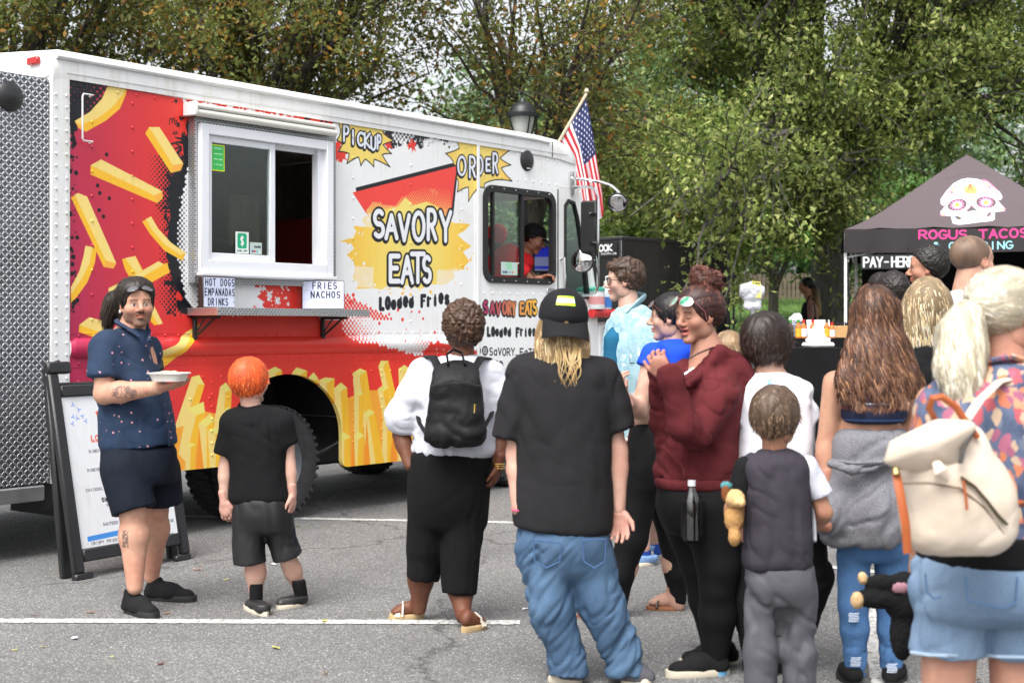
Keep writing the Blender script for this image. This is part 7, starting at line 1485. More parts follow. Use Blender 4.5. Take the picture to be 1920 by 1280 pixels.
for a, b, r in ((p.P(462, 985), p.P(468, 1056), .088), (p.P(520, 985, .02), p.P(539, 1044, .05), .080)): g.cone(a, b + (b - a) * .6, r * .95, r, .02).cut(b, b - a)
m = NT('athletic_black'); m.set(m.ramp(m.noise(9, detail=4), [(.3, (.006, .006, .007)), (.7, (.013, .013, .015))]), .55); m.bump(m.noise(500), .2, .001); C_ath = m.m
p.wear('shorts', g, C_ath, .010, (7, 7, 3), 12)
g = Sdf(.006); a, b = p.P(547, 960, -.07), p.P(563, 1046, .0); g.cone(p.P(546, 970, .01), p.P(554, 1030, .04), .012, .012, .02, (1, 2.5, 1)); p.wear('side_panel_trim', g, cloth('camo_navy', (.016, .018, .035), .7, .5, 60), .001)
C_sock = cloth('black_sock', (.012, .012, .013), .95, .1, 400)
for a, b in ((p.P(480, 1092, .01), p.P(480, 1140, .03)), (p.P(559, 1086, .08), p.P(566, 1122, .12))): g = Sdf(.006); g.cone(a, b, .037, .034, .02).cut(a, (0, 0, 1)); p.wear('sock', g, C_sock, .001)
M_shk = plain('black_leather', (.02, .02, .021), .5, 0, .3, 20)
p.shoe((500, 1146, -.16), (464, 1138, .05), .044, .055, M_shk, M_rubw, 0, .022); p.shoe((572, 1122, .12), (520, 1108, .02), .042, .055, M_shk, M_rubw, 0, .022)
h = Sdf(.0045); cranium(h, .022).ell((0, -.02, .0), (.098, .108, .085), .03); h.clip((0, .066, .03), (0, .8, -.45)).clip((0, 0, -.072), (0, .25, -1))
p.hairmass(h, [(.72, .11, .02), (.85, .19, .04), (.62, .08, .016)], 2200, .07, lambda q: down(q.copy()), 0.006, .006, .002, 40, 5, 6, jit=.10, free=.3, amp=.005, asc=(30, 30, 7), base=(1.1, .15, .03))
glasses(p, plain('clear_frame', rgb(215, 215, 220), .3), 0, M_lensc, (.024, .019))
# ---- woman in the white blouse ------------------------------------------------
p = Person(828, 6.97, 'woman with short brown curly hair in white blouse and black cropped trousers', SK_B, .95)
p.head(866, 618, 0, 24, 0, 0, .98, dict(), .0058, (868, 676, 0), (.052, .062))
p.arm((792, 700, 0), (752, 815, .02), (768, 872, -.05), (.045, .040, .028), None); p.arm((925, 705, 0), (935, 820, .02), (934, 872, -.05), (.045, .038, .028), dict(d=(-.2, 0, -1), n=(-1, .3, 0), side=1, curl=.6, S=.9))
p.leg((800, 1000, 0), (790, 1060, .02), (786, 1140, .08), (.09, .055, .036)); p.leg((862, 1000, 0), (862, 1080, -.03), (868, 1155, -.12), (.09, .055, .038))
p.b.ell(p.P(850, 770, 0), (.17, .13, .24), .05)
p.foot((793, 1155, .12), (733, 1148, .10), .042, (786, 1135, .09), .028); p.foot((868, 1180, -.20), (904, 1160, -.10), .042, (868, 1150, -.12), .028)
p.done()
g = Sdf(.0075); p.rows(g, [(660, 842, 894, .06), (668, 820, 910, .085), (684, 790, 930, .12), (715, 780, 936, .14), (765, 782, 930, .15), (810, 776, 928, .155), (856, 768, 930, .165)], .03)
for ch, r in ((((795, 700, 0), (776, 740, 0), (757, 782, .01), (755, 806, .01)), (.078, .088, .092, .058)), (((922, 704, 0), (932, 740, 0), (940, 782, .01), (938, 812, .01)), (.072, .08, .082, .055))): g.chain([p.P(*q) for q in ch], r, .03); g.cut(p.P(*ch[-1]), (-.1, 0, -1))
p.wear('blouse', g, C_white, .010, (8, 8, 6), 21, fine=.6)
g = Sdf(.0075); p.rows(g, [(842, 770, 924, .155), (880, 765, 922, .17), (940, 764, 917, .16), (995, 765, 912, .115)], .02)
for a, b, r0, r1 in ((p.P(803, 980, .0), p.P(792, 1083, .03), .103, .080), (p.P(866, 980, -.02), p.P(861, 1112, -.05), .108, .080)): g.cone(a, b + (b - a) * .4, r0, r1, .010, (1, 1, 1)).cut(b, b - a)
p.wear('cropped_trousers', g, cloth('black_crepe', (.006, .006, .0065), .92, .12, 300, .2), .007, (8, 8, 1.8), 22)
M_strw = plain('cream_strap', rgb(220, 212, 200), .5); M_cork = plain('cork_sole', rgb(176, 152, 112), .8)
for hl, to in (((795, 1157, .13), (731, 1150, .10)), ((868, 1186, -.22), (907, 1162, -.10))):
 o, q = p.shoe(hl, to, .046, .05, None, M_cork, 0, .026); obj('strap', MB().tube([q(.58, -.05, .02), q(.60, -.035, .062), q(.62, 0, .078), q(.64, .035, .062), q(.66, .05, .02)], [.014] * 5, 8, flat=.35).tube([q(.75, -.045, .02), q(.7, -.0, .06), q(.82, .048, .02)], [.012] * 3, 8, flat=.35).mesh(smooth=True), M_strw, o)
 for c in o.children: c.location = tuple(-p.org)
h = Sdf(.0045); cranium(h, .026, .012).ell((0, -.03, .0), (.092, .10, .09), .03); h.clip((0, .075, .05), (0, .8, -.6)).clip((0, 0, -.082), (0, .1, -1))
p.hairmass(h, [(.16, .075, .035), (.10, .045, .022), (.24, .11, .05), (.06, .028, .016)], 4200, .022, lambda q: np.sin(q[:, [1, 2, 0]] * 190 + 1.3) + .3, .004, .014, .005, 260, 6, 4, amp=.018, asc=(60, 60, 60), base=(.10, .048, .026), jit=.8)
glasses(p, M_blackfr, 0, None, (.024, .018))
mb = MB()
for i in range(3): mb.lathe([(.033, 0), (.036, .003), (.033, .006)], 20, np.array([[1, 0, 0, p.P(934, 868 + i * 4)[0]], [0, 1, .1, p.P(934, 868, -.05)[1]], [0, 0, 1, p.P(934, 868 + i * 4)[2]], [0, 0, 0, 1]]), cap=False)
mb.obj('bracelets', plain('gold', (.8, .55, .2), .25, 1), p.root, org=p.org)
# her backpack
bp = empty('backpack', p.P(850, 840, -.24), 0, 'small black fabric backpack worn over the white blouse', 'backpack'); g = Sdf(.007)
q_ = lambda py, xl, xr, hd, dy=-.235: p.row(py, xl, xr, hd, dy)
g.rows([q_(672, 838, 884, .03, -.17), (q_(684, 818, 896, .05, -.19)), q_(710, 810, 902, .07), q_(750, 804, 906, .085), q_(790, 799, 910, .10), q_(822, 792, 912, .105), q_(838, 798, 906, .09)], .03, 2.8)
P, Q, T_ = g.mesh(); N = vnormals(P, Q, T_); L = P - p.org; P += N * ((ridge(L * [7, 7, 12] + fbm(L * 6, 4)[:, None] * .7, 31) * .009 * np.clip((1.05 - L[:, 2]) * 5 + .5, .25, 1.3)) + fbm(L * 14, 8) * .004)[:, None]
C_nyl = cloth('black_nylon', (.010, .010, .011), .55, .15, 300, .3, fold=.5); org_ = np.array(bp.location); obj('bag_body', mesh('bag_body', P, Q, T_), C_nyl, bp, org=org_)
obj('strap', MB().tube([p.P(*q) for q in ((822, 690, -.21), (812, 668, -.12), (800, 668, .0), (792, 700, .12))], [.022] * 4, 8, flat=.3).mesh(smooth=True), C_nyl, bp, org=org_); obj('strap', MB().tube([p.P(*q) for q in ((890, 690, -.21), (902, 670, -.12), (915, 672, .0), (925, 700, .12))], [.022] * 4, 8, flat=.3).mesh(smooth=True), C_nyl, bp, org=org_)
obj('lower_strap', MB().tube([p.P(*q) for q in ((800, 815, -.2), (786, 792, -.13), (782, 770, -.02))], [.012] * 3, 6, flat=.3).mesh(smooth=True), C_nyl, bp, org=org_); obj('lower_strap', MB().tube([p.P(*q) for q in ((908, 800, -.2), (920, 780, -.13), (926, 760, -.02))], [.012] * 3, 6, flat=.3).mesh(smooth=True), C_nyl, bp, org=org_)
obj('top_loop', MB().tube([p.P(*q) for q in ((840, 684, -.24), (838, 664, -.22), (850, 655, -.2), (866, 662, -.2), (872, 684, -.24))], [.011] * 5, 8, flat=.5).mesh(smooth=True), C_nyl, bp, org=org_)
obj('zip_pull', MB().tube([p.P(891, 757, -.345), p.P(890, 774, -.35)], .006, 6).mesh(smooth=True), plain('brass', (.5, .36, .1), .3, 1), bp, org=org_)
obj('flap_seam', MB().tube([p.P(*q) for q in ((806, 724, -.315), (850, 712, -.33), (902, 724, -.315))], .004, 5).mesh(smooth=True), M_black, bp, org=org_)
# ---- blonde kid in cap ---------------------------------------------------------
p = Person(1105, 5.8, 'blonde teenager in backwards black cap, faded black tee and baggy blue jeans', rgb(226, 180, 162), .98)
p.head(1054, 612, 0, 6, -4, 4, 1.0, dict(), .0058, (1056, 672, 0), (.052, .062))
p.arm((975, 725, 0), (966, 850, 0), (972, 955, -.06), (.04, .038, .028), None); p.arm((1135, 720, 0), (1160, 845, .0), (1160, 955, -.02), (.04, .038, .028), dict(d=(.08, -.12, -1), n=(-.3, -1, -.1), side=1, curl=.55, S=.95))
p.b.ell(p.P(1055, 830, 0), (.16, .11, .26), .05).leg if False else p.b.ell(p.P(1055, 830, 0), (.16, .11, .26), .05)
p.done()
g = Sdf(.008); p.rows(g, [(650, 1025, 1088, .065), (662, 992, 1112, .095), (684, 966, 1138, .13), (730, 964, 1146, .155), (800, 968, 1146, .16), (880, 966, 1146, .16), (950, 962, 1149, .165), (1004, 966, 1146, .165)], .035)
for ch, r in (((p.P(985, 700), p.P(962, 770), p.P(955, 822)), (.078, .072, .074)), ((p.P(1125, 695), p.P(1148, 760), p.P(1162, 806)), (.078, .068, .068))): g.cone(ch[0], ch[1], r[0], r[1], .04).cone(ch[1], ch[2] + (ch[2] - ch[1]) * .6, r[1], r[2], .02).cut(ch[2], ch[2] - ch[1])
g.clip(p.P(1055, 992), (-.10, 0, -1)); sh = p.wear('t_shirt', g, C_faded, .011, (5, 5, 3.2), 31, slant=.6, fine=.45)
obj('neckband', MB().tube([p.P(*q) for q in ((1022, 657, -.02), (1034, 664, -.075), (1056, 667, -.09), (1078, 663, -.075), (1092, 656, -.02))], .007, 6).mesh(smooth=True), C_faded, sh).location = tuple(-p.org)
g = Sdf(.008); p.rows(g, [(970, 968, 1141, .15), (1020, 968, 1142, .165), (1080, 978, 1142, .11)], .06)
g.chain([p.P(1013, 1030, -.02), p.P(1033, 1140, -.04), p.P(1064, 1240, 0), p.P(1075, 1330, 0)], (.105, .088, .078, .080), .03).chain([p.P(1098, 1030, .0), p.P(1130, 1130, -.02), p.P(1168, 1230, .0), p.P(1185, 1330, .02)], (.105, .095, .08, .08), .03)
g.clip((0, 0, .035), (0, 0, -1)); jn = p.wear('jeans', g, C_jean, .016, (5, 5, 8), 33, fine=.5, slant=-1.0)
for x0, x1, tl in ((1000, 1052, 4), (1092, 1136, -4)):
 pk = [p.P(*q) for q in ((x0, 1012, -.185), (x1, 1014 + tl, -.19), (x1 - 2, 1052, -.185), ((x0 + x1) / 2, 1064, -.185), (x0 + 3, 1052, -.18), (x0, 1012, -.185))]; obj('pocket', MB().tube(pk, .0035, 5).mesh(smooth=True), plain('denim_stitch', rgb(60, 90, 130), .9), jn).location = tuple(-p.org)
p.shoe((1165, 1292, 0), (1222, 1268, -.02), .05, .08, plain('grey_trainer', rgb(80, 80, 86), .7), M_rubw); p.shoe((1090, 1296, 0), (1030, 1285, .05), .05, .08, plain('grey_trainer_b', rgb(80, 80, 86), .7), M_rubw)
h = Sdf(.005); cranium(h, .014).rows([(-.19, .01, -.07, .07, .03), (-.13, .0, -.06, .108, .05), (-.04, 0, -.03, .112, .075), (.04, 0, -.01, .088, .09)], .03); h.ell((0, .09, -.08), (.075, .09, .14), .01, neg=True).clip((0, 0, .02), (0, 0, 1))
BL = [(.62, .42, .20), (.75, .55, .30), (.48, .30, .13), (.82, .66, .42)]
p.hairmass(h, BL, 1500, .17, lambda q: down(q.copy()) * .4 + np.array([0, 0, -1.]), .005, .006, .004, 40, 7, 8, amp=.006, asc=(45, 45, 6), base=(.42, .27, .12), keep=lambda q: q[:, 2] < -.03)
wp = MB()                                              # loose locks over the neckband
for i in range(26):
 x = RNG.uniform(-.05, .07); L_ = RNG.uniform(.10, .23); pts = [(x + .02 * math.sin(t * 5 + i) * t + (.03 - x) * t * .5, -.112 - .028 * math.sin(t * 2.2), -.09 - L_ * t * .8) for t in np.linspace(0, 1, 8)]; wp.tube(pts, np.linspace(.0042, .0012, 8), 4, flat=.5)
me = wp.mesh('loose_hair', True, False); P0 = np.empty(len(me.vertices) * 3, np.float32); me.vertices.foreach_get('co', P0); P0 = P0.reshape(-1, 3) @ p.H[:3, :3].T + p.H[:3, 3] - p.org; me.vertices.foreach_set('co', P0.astype(np.float32).ravel()); obj('loose_hair', me, plain('blond_lock', (.60, .42, .20), .45, 0, .2, 20), p.root)
cp = Sdf(.0045); cp.ell((0, -.012, .055), (.100, .117, .100), .02).ell((0, -.03, .03), (.098, .095, .06), .02).clip((0, 0, .032), (0, .28, -1)); cap_ = Person.wear
def headgear(p, sd, name, mat, amp=0, parent=None):
 P, Q, T_ = sd.mesh(); P = P @ p.H[:3, :3].T + p.H[:3, 3]; return obj(name, mesh(name, P, Q, T_), mat, parent or p.root, org=p.org)
C_cap = cloth('black_cap_twill', (.011, .011, .013), .85, .12, 350); hat = headgear(p, cp, 'cap', C_cap)
br_ = MB(); V = []; nu_, nv_ = 17, 6
for th in (0, 1):
 for j in range(nv_):
  for i in range(nu_):
   a = math.radians(-62 + 124 * i / (nu_ - 1)); r_ = j / (nv_ - 1); x = .104 * math.sin(a) * (1 + .05 * r_); y = -.05 - .062 * math.cos(a) - .065 * r_ * math.cos(a) ** .6; z = .014 - .062 * r_ - .024 * (math.sin(a) ** 2) * (.2 + r_) + .012 * math.sin(a) ** 2 - th * .004; V.append((x, y, z))
I = lambda th, j, i: th * nu_ * nv_ + j * nu_ + i; P_ = []
for j in range(nv_ - 1):
 for i in range(nu_ - 1): P_ += [(I(0, j, i), I(0, j, i + 1), I(0, j + 1, i + 1), I(0, j + 1, i)), (I(1, j, i), I(1, j + 1, i), I(1, j + 1, i + 1), I(1, j, i + 1))]
for i in range(nu_ - 1): P_.append((I(0, nv_ - 1, i), I(0, nv_ - 1, i + 1), I(1, nv_ - 1, i + 1), I(1, nv_ - 1, i)))
p.inhead('brim', br_.add(V, P_), C_cap, hat); p.inhead('button', MB().lathe([(.001, .157), (.01, .153), (.011, .148)], 12, np.array([[1, 0, 0, 0], [0, 1, 0, -.012], [0, 0, 1, -.003], [0, 0, 0, 1]])), C_cap, hat)
cv = Canvas(0, 0, .1, .06, .001, (176, 226, 34)); cv.poly([(.0, .016), (.1, .016), (.1, .044), (.0, .044)], (190, 196, 198), raw=True)
for z in (.011, .049): cv.stroke([(.0, z), (.1, z)], .0012, (120, 150, 60), raw=True)
text(cv, 'WORKWEAR', (.018, .023), (.084, .023), .013, .0016, (226, 228, 230), .22, raw=True)
V = []; UV = []
for i in range(9):
 for j in range(5):
  u, v = i / 8, j / 4; ax = math.radians(-24 + 40 * u - 0); el = math.radians(10 + 22 * v); dx, dy, dz = math.sin(ax) * math.cos(el), -math.cos(ax) * math.cos(el), math.sin(el); kk = 1 / math.sqrt((dx / .1015) ** 2 + (dy / .1185) ** 2 + (dz / .1015) ** 2); V.append((dx * kk, -.012 + dy * kk, .055 + dz * kk)); UV.append((u, v))
P0 = np.array(V) @ p.H[:3, :3].T + p.H[:3, 3]; obj('patch', mesh('patch', P0, [(i * 5 + j, (i + 1) * 5 + j, (i + 1) * 5 + j + 1, i * 5 + j + 1) for i in range(8) for j in range(4)], uv=UV), image_mat('cap_patch', cv.a, .5), hat, org=p.org)
obj('wristband', MB().tube([tuple(p.P(974, 955, -.06) + .031 * np.array([math.cos(a), math.sin(a), 0])) for a in np.linspace(0, 2 * PI, 15)], .004, 5).mesh(smooth=True), plain('pink_band', rgb(200, 80, 120), .5), p.root, org=p.org)
# ---- man in the cyan shirt --------------------------------------------------------
p = Person(1185, 8.65, 'curly brown haired man with glasses in open pale blue patterned shirt, facing left', rgb(232, 190, 174), 1.02)
p.head(1170, 528, 0, 88, 0, 0, 1.03, dict(stubble=.22, brow=(.08, .05, .03)), .0038, (1180, 585, 0), (.056, .066))
p.arm((1215, 620, -.12), (1222, 720, -.16), (1192, 790, -.2), (.05, .042, .030), dict(d=(-.15, 0, -1), n=(-1, .2, 0), side=1, curl=.6))
p.leg((1185, 870, .0), (1198, 960, .05), (1208, 1028, .05), (.09, .055, .038)); p.leg((1205, 870, .1), (1222, 950, .35), (1226, 1015, .45), (.09, .055, .038))
p.b.ell(p.P(1178, 680, 0), (.14, .17, .26), .05); p.done()
m = NT('pale_floral'); v = m.co((1, 1, 1)); w1 = m.noise(9, v, 5, .6, 1); mm = m.n('VectorMath', operation='MULTIPLY_ADD'); m.l(w1, mm.inputs[0]); mm.inputs[1].default_value = (.25,) * 3; m.l(v, mm.inputs[2]); d = m.vor(13, mm.outputs[0])
m.set(m.ramp(m.math('ADD', d, m.math('MULTIPLY', m.noise(45, v, 3), .35)), [(.22, rgb(216, 214, 210)), (.38, rgb(176, 196, 202)), (.60, rgb(122, 162, 178)), (.85, rgb(150, 180, 190))]), .85); m.bump(m.noise(9, detail=4), .35, .015); C_cyan = m.m
g = Sdf(.0075); p.rows(g, [(570, 1166, 1208, .08), (585, 1150, 1226, .13), (620, 1136, 1236, .17), (680, 1125, 1240, .19), (760, 1119, 1238, .19), (860, 1114, 1236, .19)], .03)
a, b = p.P(1215, 622, -.13), p.P(1224, 712, -.17); g.cone(a, b + (b - a) * .3, .082, .092, .04).cut(b, b - a); g.cone(p.P(1158, 615, .1), p.P(1150, 700, .14), .075, .08, .04)
sh = p.wear('open_shirt', g, C_cyan, .010, (7, 7, 4), 41)
obj('collar', MB().tube([p.P(*q) for q in ((1158, 600, -.1), (1176, 586, -.12), (1194, 568, -.08), (1207, 558, .02), (1196, 554, .1), (1168, 564, .12))], [.014, .022, .028, .03, .026, .014], 8, flat=.45).mesh(smooth=True), C_cyan, sh).location = tuple(-p.org)
g = Sdf(.0075); g.cone(p.P(1168, 598, -.05), p.P(1152, 640, -.10), .04, .06, .03).cone(p.P(1152, 640, -.10), p.P(1146, 760, -.12), .06, .07, .03).clip(p.P(1140, 770), (0, 0, -1)); p.wear('teal_tee', g, cloth('teal_cotton', rgb(30, 88, 118), .9, .1), .004, (8, 8, 5), 42)
obj('shirt_pocket', MB().box(p.P(1180, 680, -.205), p.P(1206, 640, -.198), .003).mesh(smooth=True), C_cyan, sh).location = tuple(-p.org)
g = Sdf(.0075); p.rows(g, [(850, 1140, 1235, .15), (900, 1140, 1236, .15), (950, 1150, 1238, .12)], .03); p.wear('shorts', g, cloth('grey_blue_twill', rgb(120, 128, 142), .9, .1), .007)
M_bls = cloth('light_blue_canvas', rgb(110, 140, 180), .9, .08)
for hl, to in (((1226, 1058, .05), (1192, 1062, .0)), ((1238, 1040, .5), (1206, 1046, .42))): p.shoe(hl, to, .048, .06, M_bls, M_rubw, 0, .022)
for a, b in ((p.P(1208, 1034, .06), p.P(1210, 1050, .05)), (p.P(1226, 1018, .46), p.P(1228, 1034, .45))): g = Sdf(.006); g.cone(a, b, .042, .042, .01); p.wear('sock', g, cloth('navy_sock', rgb(30, 60, 130), .9), 0)
h = Sdf(.0045); cranium(h, .018, .01).ell((0, .035, .085), (.075, .065, .045), .03); h.clip((0, .085, .07), (0, .75, -.66)).clip((0, 0, -.05), (0, .1, -1))
h.clip((0, .052, .02), (0, .82, -.5)) if False else None
p.hairmass(h, [(.115, .065, .040), (.075, .042, .028), (.16, .095, .06)], 2200, .055, lambda q: down(q.copy()) + .55 * np.sin(q[:, [1, 2, 0]] * 75), .006, .012, .007, 130, 8, 6, amp=.016, asc=(36, 36, 36), base=(.075, .042, .028), jit=.4, clump=30)
glasses(p, M_blackfr, 0, M_lensc, (.026, .021))
wb = empty('water_bottle', p.P(1183, 838, -.22), 0, "clear water bottle with blue label held by the man in pale blue shirt", 'bottle')
obj('body', MB().lathe([(.001, -.12), (.03, -.12), (.032, -.1), (.032, .02), (.02, .05), (.012, .06), (.012, .075), (.001, .075)], 16).mesh(smooth=True), glass('bottle_plastic', (.85, .9, .95), .4, .05), wb); obj('label_band', MB().lathe([(.033, -.07), (.033, -.02)], 16, cap=False).mesh(smooth=True), plain('bottle_blue', rgb(40, 90, 190), .4), wb)
# ---- woman in the blue crop top (behind the maroon hoodie) ---------------------------
p = Person(1225, 7.1, 'dark haired woman in royal blue crop top and black leggings behind the maroon hoodie', rgb(232, 188, 168), .95)
p.head(1256, 596, 0, 80, 0, 0, .98, dict(brow=(.03, .02, .015)), .004, (1262, 640, 0), (.048, .054))
p.arm((1222, 668, -.12), (1198, 772, -.16), (1172, 742, -.3), (.046, .038, .026), dict(d=(-.35, -.1, .9), n=(.9, .2, .3), side=1, curl=.8, S=.9)); p.arm((1270, 670, .12), (1250, 770, .14), (1180, 752, -.1), (.044, .036, .026), dict(d=(-.9, -.1, .3), n=(0, -1, 0), side=1, curl=.5, S=.9))
p.b.ell(p.P(1240, 740, 0), (.125, .12, .24), .05); p.b.ell(p.P(1217, 775, 0), (.11, .10, .12), .05)
p.foot((1132, 1172, .0), (1085, 1168, .02), .04, (1150, 1150, .02), .026); p.foot((1276, 1152, .2), (1216, 1150, .22), .042, (1270, 1130, .2), .026)
p.leg((1240, 900, .1), (1262, 1020, .15), (1270, 1135, .2), (.08, .055, .034)); p.leg((1205, 900, 0), (1180, 1020, .0), (1156, 1150, .02), (.08, .055, .034)); p.done()
g = Sdf(.007); p.rows(g, [(634, 1240, 1284, .08), (646, 1225, 1300, .12), (680, 1212, 1296, .15), (725, 1210, 1290, .15), (748, 1212, 1285, .13)], .03); a, b = p.P(1225, 664, -.12), p.P(1214, 690, -.13); g.cone(a, b + (b - a), .062, .064, .03).cut(b, b - a)
g.clip(p.P(1240, 742), (.3, 0, -1)); p.wear('crop_top', g, cloth('royal_blue', rgb(24, 68, 196), .75, .08), .004, (9, 9, 6), 51)
g = Sdf(.007); p.rows(g, [(792, 1182, 1262, .13), (820, 1178, 1266, .14), (870, 1172, 1262, .14), (925, 1176, 1256, .10)], .05); g.chain([p.P(1205, 890, 0), p.P(1185, 1010, 0), p.P(1164, 1075, .01), p.P(1158, 1145, .02)], (.105, .074, .064, .043), .03).chain([p.P(1236, 890, .08), p.P(1262, 1010, .15), p.P(1268, 1070, .18), p.P(1271, 1122, .2)], (.10, .07, .062, .044), .03)
p.wear('leggings', g, C_blacks, .0025, (9, 9, 9), 52)
M_sand = plain('brown_leather', (.05, .025, .015), .5)
for hl, to in (((1280, 1162, .2), (1212, 1160, .22)), ((1136, 1180, 0), (1083, 1178, .02))):
 o, q = p.shoe(hl, to, .042, .05, None, plain('tan_sole', rgb(150, 100, 70), .7), 0, .02); obj('strap', MB().tube([q(.68, -.045, .015), q(.62, -.02, .055), q(.66, .02, .055), q(.72, .045, .015)], .008, 6).tube([q(.1, -.04, .06), q(.3, -.02, .085), q(.3, .02, .085), q(.1, .04, .06), q(.04, 0, .06), q(.1, -.04, .06)], .006, 6).tube([q(.64, 0, .06), q(.3, 0, .09)], .006, 6).mesh(smooth=True), M_sand, o).location = tuple(-p.org)
h = Sdf(.0045); cranium(h, .016).ell((0, -.085, -.03), (.06, .045, .06), .03); h.clip((0, .07, .04), (0, .8, -.5)).clip((0, 0, -.075), (0, .1, -1)); p.hairmass(h, [(.012, .010, .011), (.02, .015, .016), (.008, .007, .008)], 1300, .09, down, .0045, .004, .002, 40, 9, 6, amp=.004, base=(.01, .008, .009))
glasses(p, plain('tortoise_frame', (.12, .05, .03), .3), .075, M_lensd, (.027, .022), y=.10, tiltx=40)
# ---- woman in the maroon hoodie --------------------------------------------------------
p = Person(1335, 5.96, 'woman in maroon hoodie with auburn bun and green mirrored sunglasses on her head', rgb(212, 160, 138), .98)
p.head(1308, 592, -.02, 126, -5, 0, .98, dict(open=.5, brow=(.05, .03, .025), lip=(.52, .15, .14), closed=1, jaw=.98), .0033, (1328, 668, 0), (.052, .060))
p.arm((1350, 740, -.14), (1304, 815, -.20), (1248, 705, -.30), (.04, .036, .028), dict(d=(-.45, -.25, .8), n=(.2, .9, .4), side=-1, curl=1.0, S=.92))
p.b.ell(p.P(1315, 800, 0), (.16, .15, .26), .05); p.b.cone(p.P(1328, 662, .0), p.P(1322, 710, -.01), .062, .075, .05)
p.foot((1362, 1262, .02), (1262, 1268, -.05), .042, (1342, 1240, 0), .03); p.b.chain([p.P(1325, 900), p.P(1346, 1080, -.05), p.P(1342, 1240)], (.08, .05, .03)); p.done()
C_mar = cloth('maroon_fleece', rgb(84, 32, 36), .95, .12, 300, .25, rgb(100, 42, 46), fold=.35)
g = Sdf(.0075); p.rows(g, [(668, 1282, 1378, .09), (690, 1262, 1392, .125), (725, 1256, 1398, .15), (775, 1240, 1390, .165), (830, 1223, 1384, .17), (880, 1221, 1382, .17), (908, 1230, 1378, .17)], .04)
g.ell(p.P(1378, 690, .02), (.062, .10, .055), .05).cone(p.P(1345, 664, .08), p.P(1398, 705, .05), .045, .035, .04).cone(p.P(1350, 662, -.07), p.P(1400, 712, -.04), .040, .035, .04).cone(p.P(1348, 662, -.08), p.P(1290, 720, -.17), .030, .022, .03)
g.ell(p.P(1292, 668, -.10), (.05, .09, .07), .04, neg=True)
g.chain([p.P(1352, 735, -.15), p.P(1310, 815, -.23), p.P(1285, 800, -.27), p.P(1258, 710, -.31), p.P(1252, 688, -.32)], (.078, .066, .060, .048, .042), .035).cut(p.P(1250, 684, -.3), (-.3, 0, 1)).chain([p.P(1262, 730, .10), p.P(1245, 790, -.02), p.P(1238, 700, -.14), p.P(1236, 682, -.16)], (.06, .055, .044, .038), .03)
hd = p.wear('hoodie', g, C_mar, .014, (7, 7, 6), 61, slant=.6, fine=.5)
g = Sdf(.0075); p.rows(g, [(892, 1226, 1382, .185), (902, 1226, 1382, .187), (914, 1230, 1380, .18)], .01); p.wear('hem_band', g, C_mar, .003, (30, 30, 6), 62, hd)
obj('pocket_edge', MB().tube([p.P(*q) for q in ((1243, 838, -.16), (1262, 855, -.19), (1280, 874, -.2), (1284, 892, -.2))], .006, 6).mesh(smooth=True), C_mar, hd).location = tuple(-p.org)
obj('zip', MB().tube([p.P(*q) for q in ((1300, 690, -.17), (1283, 702, -.185))], .005, 5).mesh(smooth=True), M_steel, hd).location = tuple(-p.org)
obj('necklace', MB().tube([p.P(*q) for q in ((1352, 648, -.03), (1334, 652, -.09), (1310, 662, -.12), (1292, 672, -.12))], .0035, 5).mesh(smooth=True), M_blackfr, p.root, org=p.org)
g = Sdf(.0075); p.rows(g, [(895, 1234, 1378, .17), (940, 1232, 1382, .175), (1000, 1250, 1380, .12)], .05)
g.chain([p.P(1328, 950, -.06), p.P(1346, 1060, -.06), p.P(1345, 1100, -.05), p.P(1346, 1150, -.02), p.P(1342, 1238, 0)], (.122, .085, .072, .078, .046), .03).chain([p.P(1278, 950, .06), p.P(1312, 1060, .10), p.P(1322, 1120, .12), p.P(1340, 1225, .12)], (.105, .078, .068, .045), .03)
lg = p.wear('leggings', g, C_blacks, .003, (9, 9, 14), 63)
g = Sdf(.006); g.cone(p.P(1342, 1222, .0), p.P(1344, 1262, .0), .050, .048, .02).cut(p.P(1342, 1238), (0, 0, 1)); p.wear('sock', g, (lambda m: (m.set(m.ramp(m.n('TexWave', bands_direction='Z', i_Scale=18.0).outputs[0], [(.4, rgb(70, 140, 190)), (.6, rgb(130, 190, 220))]), .9), m.m)[1])(NT('blue_striped_sock')), .001)
for i, (hl, to) in enumerate((((1366, 1276, .0), (1250, 1284, -.06)), ((1382, 1262, .18), (1276, 1248, .14)))):
 o, q = p.shoe(hl, to, .05, .085, cloth('black_canvas', (.01, .01, .011), .9), M_rubw, .01, .028)
 for t in (.38, .46, .54, .62): obj('lace', MB().tube([q(t, -.028, .07 - t * .03), q(t + .02, 0, .088 - t * .035), q(t, .028, .07 - t * .03)], .005, 5).mesh(smooth=True), M_white, o).location = tuple(-p.org)
h = Sdf(.0042); cranium(h, .014, .004).ell((0, -.075, .02), (.075, .055, .085), .03); h.clip((0, .078, .05), (0, .85, -.5)).clip((0, 0, -.085), (0, -.5, -1)); AUB = [(.11, .035, .028), (.16, .055, .04), (.06, .022, .018), (.20, .075, .05)]
p.hairmass(h, AUB, 1500, .11, lambda q: (lambda v: v / np.linalg.norm(v, axis=1, keepdims=True))(np.array([0, -.075, .15]) - q), .0045, .005, .002, 40, 10, 7, amp=.004, asc=(20, 20, 45), base=(.06, .024, .02))
h = Sdf(.0042); h.ell((0, -.055, .150), (.062, .060, .052), .02).ell((.02, -.04, .178), (.038, .038, .034), .02).ell((-.02, -.08, .135), (.045, .04, .04), .02)
